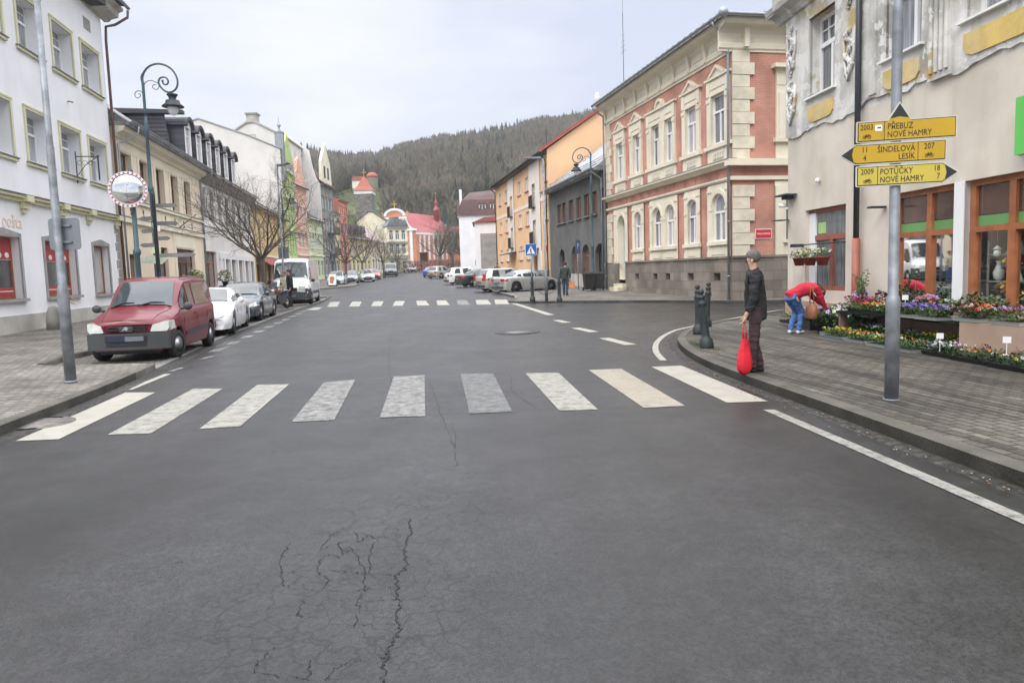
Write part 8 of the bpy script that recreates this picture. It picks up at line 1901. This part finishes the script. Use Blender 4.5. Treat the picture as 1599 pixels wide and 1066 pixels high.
# crates and green plants left of the table, near the bending woman
t = tray('flower_crate','green crate with sprouting bulbs and a white label left of the bending woman',6.85,18.0,g(18)+.125,TY,.6,.4,['paleyellow','limewhite'],mat('dark_green_crate',(.02,.05,.03),.5,bump=0),500,h=.2,nb=12,cat='crate',group='crates by the shop corner'); t.children[0].scale = (1,1,3)
for c in list(t.children)[1:]: c.location.z = .1
m = MB(); m.box(-.2,.1,-.225,-.215,.12,.24); m.build('price_label',M['frameW'],t)
tray('flower_crate','crate of blue hyacinths behind the bending woman',7.0,17.2,g(17)+.33,TY,.6,.4,['lilac','blue','lilac'],BK,501,h=.24,nb=60,bs=.035,cat='crate',group='crates by the shop corner')
m = MB(); m.box(-.28,.28,-.18,.18,0,.2); o = m.build('crate',BK,loc=(7.0,17.2,g(17)+.125),rz=TY); tag(o,'black crate under the blue hyacinths','crate')
for i,(x,y,R_,l_) in enumerate(((7.05,15.7,.34,'big pale green hydrangea-like bush next to the bending woman'),(7.15,15.0,.3,'pale green-white flowering bush at the table end'),(6.85,16.2,.26,'dark leafy plant right under the bending woman'),(7.2,16.6,.3,'dark green plant behind the bending woman by the wall'))):
    pot_plant('potted_bush',l_,x,y,g(y)+.12,R_,.42 if i < 2 else .3,700,.08,['limewhite','limewhite','lilac'] if i < 2 else None,90,.05,BK,LEAFD,520+i,.14,.2)
tray('flower_tray','white tray of small plants at the feet of the bending woman',6.8,15.6,g(15)+.125,TY,.5,.35,['white','lilac'],TRAYW,540,nb=30,h=.1)
# hanging pots on the rail of the small window
for i, s_ in enumerate((-1.3,-1.85,-2.45)):
    x, y = onT(s_,.3); pot_plant('hanging_pot',['left terracotta pot of yellow-green flowers on the window rail','middle terracotta pot of yellow-green flowers on the window rail','right terracotta pot with white flowers on the window rail'][i],x,y,1.6,.24,.2,420,.05,['yellow','paleyellow','white'] if i < 2 else ['white','paleyellow'],60,.024,mat('red_brown_pot',(.27,.06,.04),.6,.1,bump=0),LEAF,560+i,.15,.2,'hanging pot')
# small price cards stuck among the flowers
for i,(x,y,z,l_) in enumerate(((6.75,11.6,.42,'white price card in the white pansy tray'),(6.9,10.25,.48,'white price card in the pink pansy tray'),(7.15,13.4,.95,'white price card beside the dark bush'),(6.95,9.1,.42,'white price card at the right edge of the front row'))):
    m = MB(); m.box(-.05,.05,-.002,.002,0,.09); m.box(-.004,.004,-.002,.002,-.2,0); o = m.build('price_card',M['frameW'],loc=(x,y,z),rz=radians(-35)); tag(o,l_,'price card','price cards')
# ornaments in the shop windows: shelves and white figures
def shelfunit(s0, s1, lab):
    x, y = setw(AF,dF,1,s0,-.55); t = thing('display_shelf',lab,'shelf',(x,y,.8),atan2(-1,.071)); L_ = s0-s1
    for z in (0,.45,.9): m = MB(); m.box(0,L_,-.25,.15,z,z+.025); m.build('board',mat('shelf_grey',(.3,.29,.27),.6,.1,bump=0),t)
    for x_ in (0,L_/2,L_-.025): m = MB(); m.box(x_,x_+.025,-.25,-.22,0,1.15); m.build('upright',mat('shelf_grey',(.3,.29,.27)),t)
shelfunit(-4.75,-6.4,'grey display shelves behind the first shop window'); shelfunit(-6.95,-9.5,'grey display shelves behind the second shop window')
POR = mat('white_porcelain',(.72,.72,.7),.3,.05,bump=0)
vase = [(.03,0),(.07,.04),(.085,.12),(.05,.2),(.03,.26),(.05,.3)]; jug = [(.06,0),(.08,.1),(.05,.18),(.04,.24)]; bell = [(.1,0),(.07,.06),(.05,.14),(.02,.2)]; angel = [(.09,0),(.07,.08),(.04,.17),(.03,.2),(.045,.24),(.03,.28)]
orn = []
kinds = [('vase',vase,'slender white vase'),('jug',jug,'squat white jug'),('bell_figure',bell,'white bell-shaped figure'),('angel_figure',angel,'white robed figurine')]
where = [('on the lowest shelf',.825),('on the middle shelf',1.275),('on the top shelf',1.725)]
k_ = 0
for win, ss in (('first',(-4.95,-5.2,-5.45,-5.95,-6.2)),('second',(-7.1,-7.35,-7.6,-8.0,-8.3,-8.55))):
    for wi, (wn, z) in enumerate(where):
        for si, s_ in enumerate(ss):
            if (k_*7)%5 == 4: k_ += 1; continue
            nm, prof, l_ = kinds[(k_*3+wi)%4]; k_ += 1
            x, y = setw(AF,dF,1,s_+R.uniform(-.05,.05),-.42+R.uniform(-.06,.04)); m = MB(); sc = R.uniform(.8,1.15); m.lathe([(a*sc,b_*sc) for a,b_ in prof],n=12)
            if nm == 'angel_figure': m.ball((0,0,.27*sc),.035*sc,8,6)
            o = m.build(nm,POR,loc=(x,y,z)); ky = (l_,wn,win); seen_ = globals().setdefault('SEEN',{}); seen_.setdefault(ky,[]).append(o); tag(o,f'{l_} {wn} of the {win} shop window','ornament','ornaments in the shop windows')
for ky, os_ in SEEN.items():
    if len(os_) > 1:
        for w_, o in zip(('left','right','rightmost'),os_): o['label'] = o['label'].replace(ky[0],w_+' '+ky[0])
for i,(s_,z) in enumerate(((-5.5,1.9),(-6.1,1.85),(-7.25,1.8),(-8.2,1.75),(-5.15,1.8))):
    x, y = setw(AF,dF,1,s_,-.25); m = MB(); m.tube([(0,0,.6),(0,0,.0)],.003,4); m.lathe([(.02,-.12),(.06,-.1),(.05,-.02),(.02,0)],n=8); m.lathe([(.07,0),(.01,.06)],n=8); o = m.build('hanging_lantern',POR,loc=(x,y,z)); tag(o,'small white lantern hanging on a thread, '+['centre of the first window','right side of the first window','left side of the second window','middle of the second window','left side of the first window'][i],'lantern','hanging lanterns')
for i,(s_,z,l_) in enumerate(((-7.5,1.3,'yellow silk bouquet on the middle shelf of the second window'),(-7.3,.85,'yellow and pink silk bouquet low in the second window'))):
    x, y = setw(AF,dF,1,s_,-.35); pot_plant('silk_bouquet',l_,x,y,z,.16,.25,120,.06,['yellow','pink','orange'],70,.035,POR,LEAF,600+i,cat='bouquet')
# plants outside the peach house shop
A_ = (-18.16,35.0)
for i,(s_,R_,l_,c) in enumerate(((3.6,.5,'round dark green bush outside the peach house shop',None),(9.4,.55,'large leafy plant on a stand outside the flower window of the peach house',['limewhite','yellow']),(10.6,.4,'yellow-green plant beside the large leafy one at the peach house',['yellow']))):
    x, y = setw(A_,(-.169,1),-1,s_,.8); pot_plant('potted_bush',l_,x,y,g(y)+.12+(.9 if i else .3),R_,.7,420,.16,c,30,.06,POR,LEAFD if i == 0 else LEAF,620+i,.2,.3)
    if i: m = MB(); m.box(-.35,.35,-.25,.25,0,.9); o = m.build('plant_stand',M['plinth'],loc=(x,y,g(y)+.12),rz=1.7); tag(o,['','pale stand under the large leafy plant at the peach house','pale stand under the yellow-green plant at the peach house'][i],'plant stand')
x, y = setw((-20.86,50.97),(-.156,1),-1,1.2,1.0); pot_plant('potted_bush','plant with red and yellow flowers outside the white dormer house',x,y,g(y)+.12+.8,.5,.7,420,.16,['red','orange','yellow'],40,.07,BK,LEAF,640,.2,.3)
m = MB(); m.box(-.35,.35,-.25,.25,0,.8); o = m.build('plant_stand',BK,loc=(x,y,g(y)+.12)); tag(o,'black stand under the red and yellow flowers at the white dormer house','plant stand')
# leaf litter and weeds along the right kerb
r = random.Random(5); m = MB(); kk_ = [p for p in offset(kR,.12) if -1 < p[1] < 20]
for i in range(700):
    j = r.randrange(len(kk_)-1); u = r.random(); d = abs(r.gauss(0,.1)); px_, py_ = lerp(kk_[j][0],kk_[j+1][0],u)-d, lerp(kk_[j][1],kk_[j+1][1],u); a = r.uniform(0,6); q = r.uniform(.008,.026)
    z = g(py_)+.022+r.uniform(0,.012); m.add([(px_,py_,z),(px_+q*cos(a),py_+q*sin(a),z+.006),(px_+q*1.5*cos(a+.5),py_+q*1.5*sin(a+.5),z),(px_+q*cos(a+1),py_+q*sin(a+1),z+.008)],[(0,1,2,3)],i%3)
o = m.build('leaf_litter',[mat('litter_brown',(.14,.07,.04),.9),mat('litter_pale',(.3,.24,.17),.9),mat('litter_dark',(.05,.03,.02),.9)],recalc=False); o['kind'] = 'stuff'
m = MB()
for i in range(1500):
    a = r.uniform(0,6); d = abs(r.gauss(0,.45)); x, y = 3.72+d*cos(a)*.5, 14.6+d*sin(a)*1.6
    if x < 3.35+.03*abs(y-13): continue
    q = r.uniform(.015,.05); b_ = r.uniform(0,6); m.add([(x,y,g(y)+.12),(x+.006,y,g(y)+.12),(x+q*.5*cos(b_),y+q*.5*sin(b_),g(y)+.12+q*.5)],[(0,1,2)])
o = m.build('weeds',mat('weed_green',(.07,.085,.03),.9),recalc=False); o['kind'] = 'stuff'
# ---------------------------------------------------------------- damp winter air
m = MB(); m.box(-460,460,-70,800,-3,205); o = m.build('haze',[bpy.data.materials.new('haze_air')]); o['kind'] = 'stuff'
hm = o.data.materials[0]; hm.use_nodes = True; hn = hm.node_tree.nodes; hn.remove(hn['Principled BSDF']); pv = hn.new('ShaderNodeVolumePrincipled'); pv.inputs['Density'].default_value = .0003; pv.inputs['Color'].default_value = (.86,.88,.92,1); pv.inputs['Anisotropy'].default_value = .2
hm.node_tree.links.new(pv.outputs[0], hn['Material Output'].inputs['Volume'])
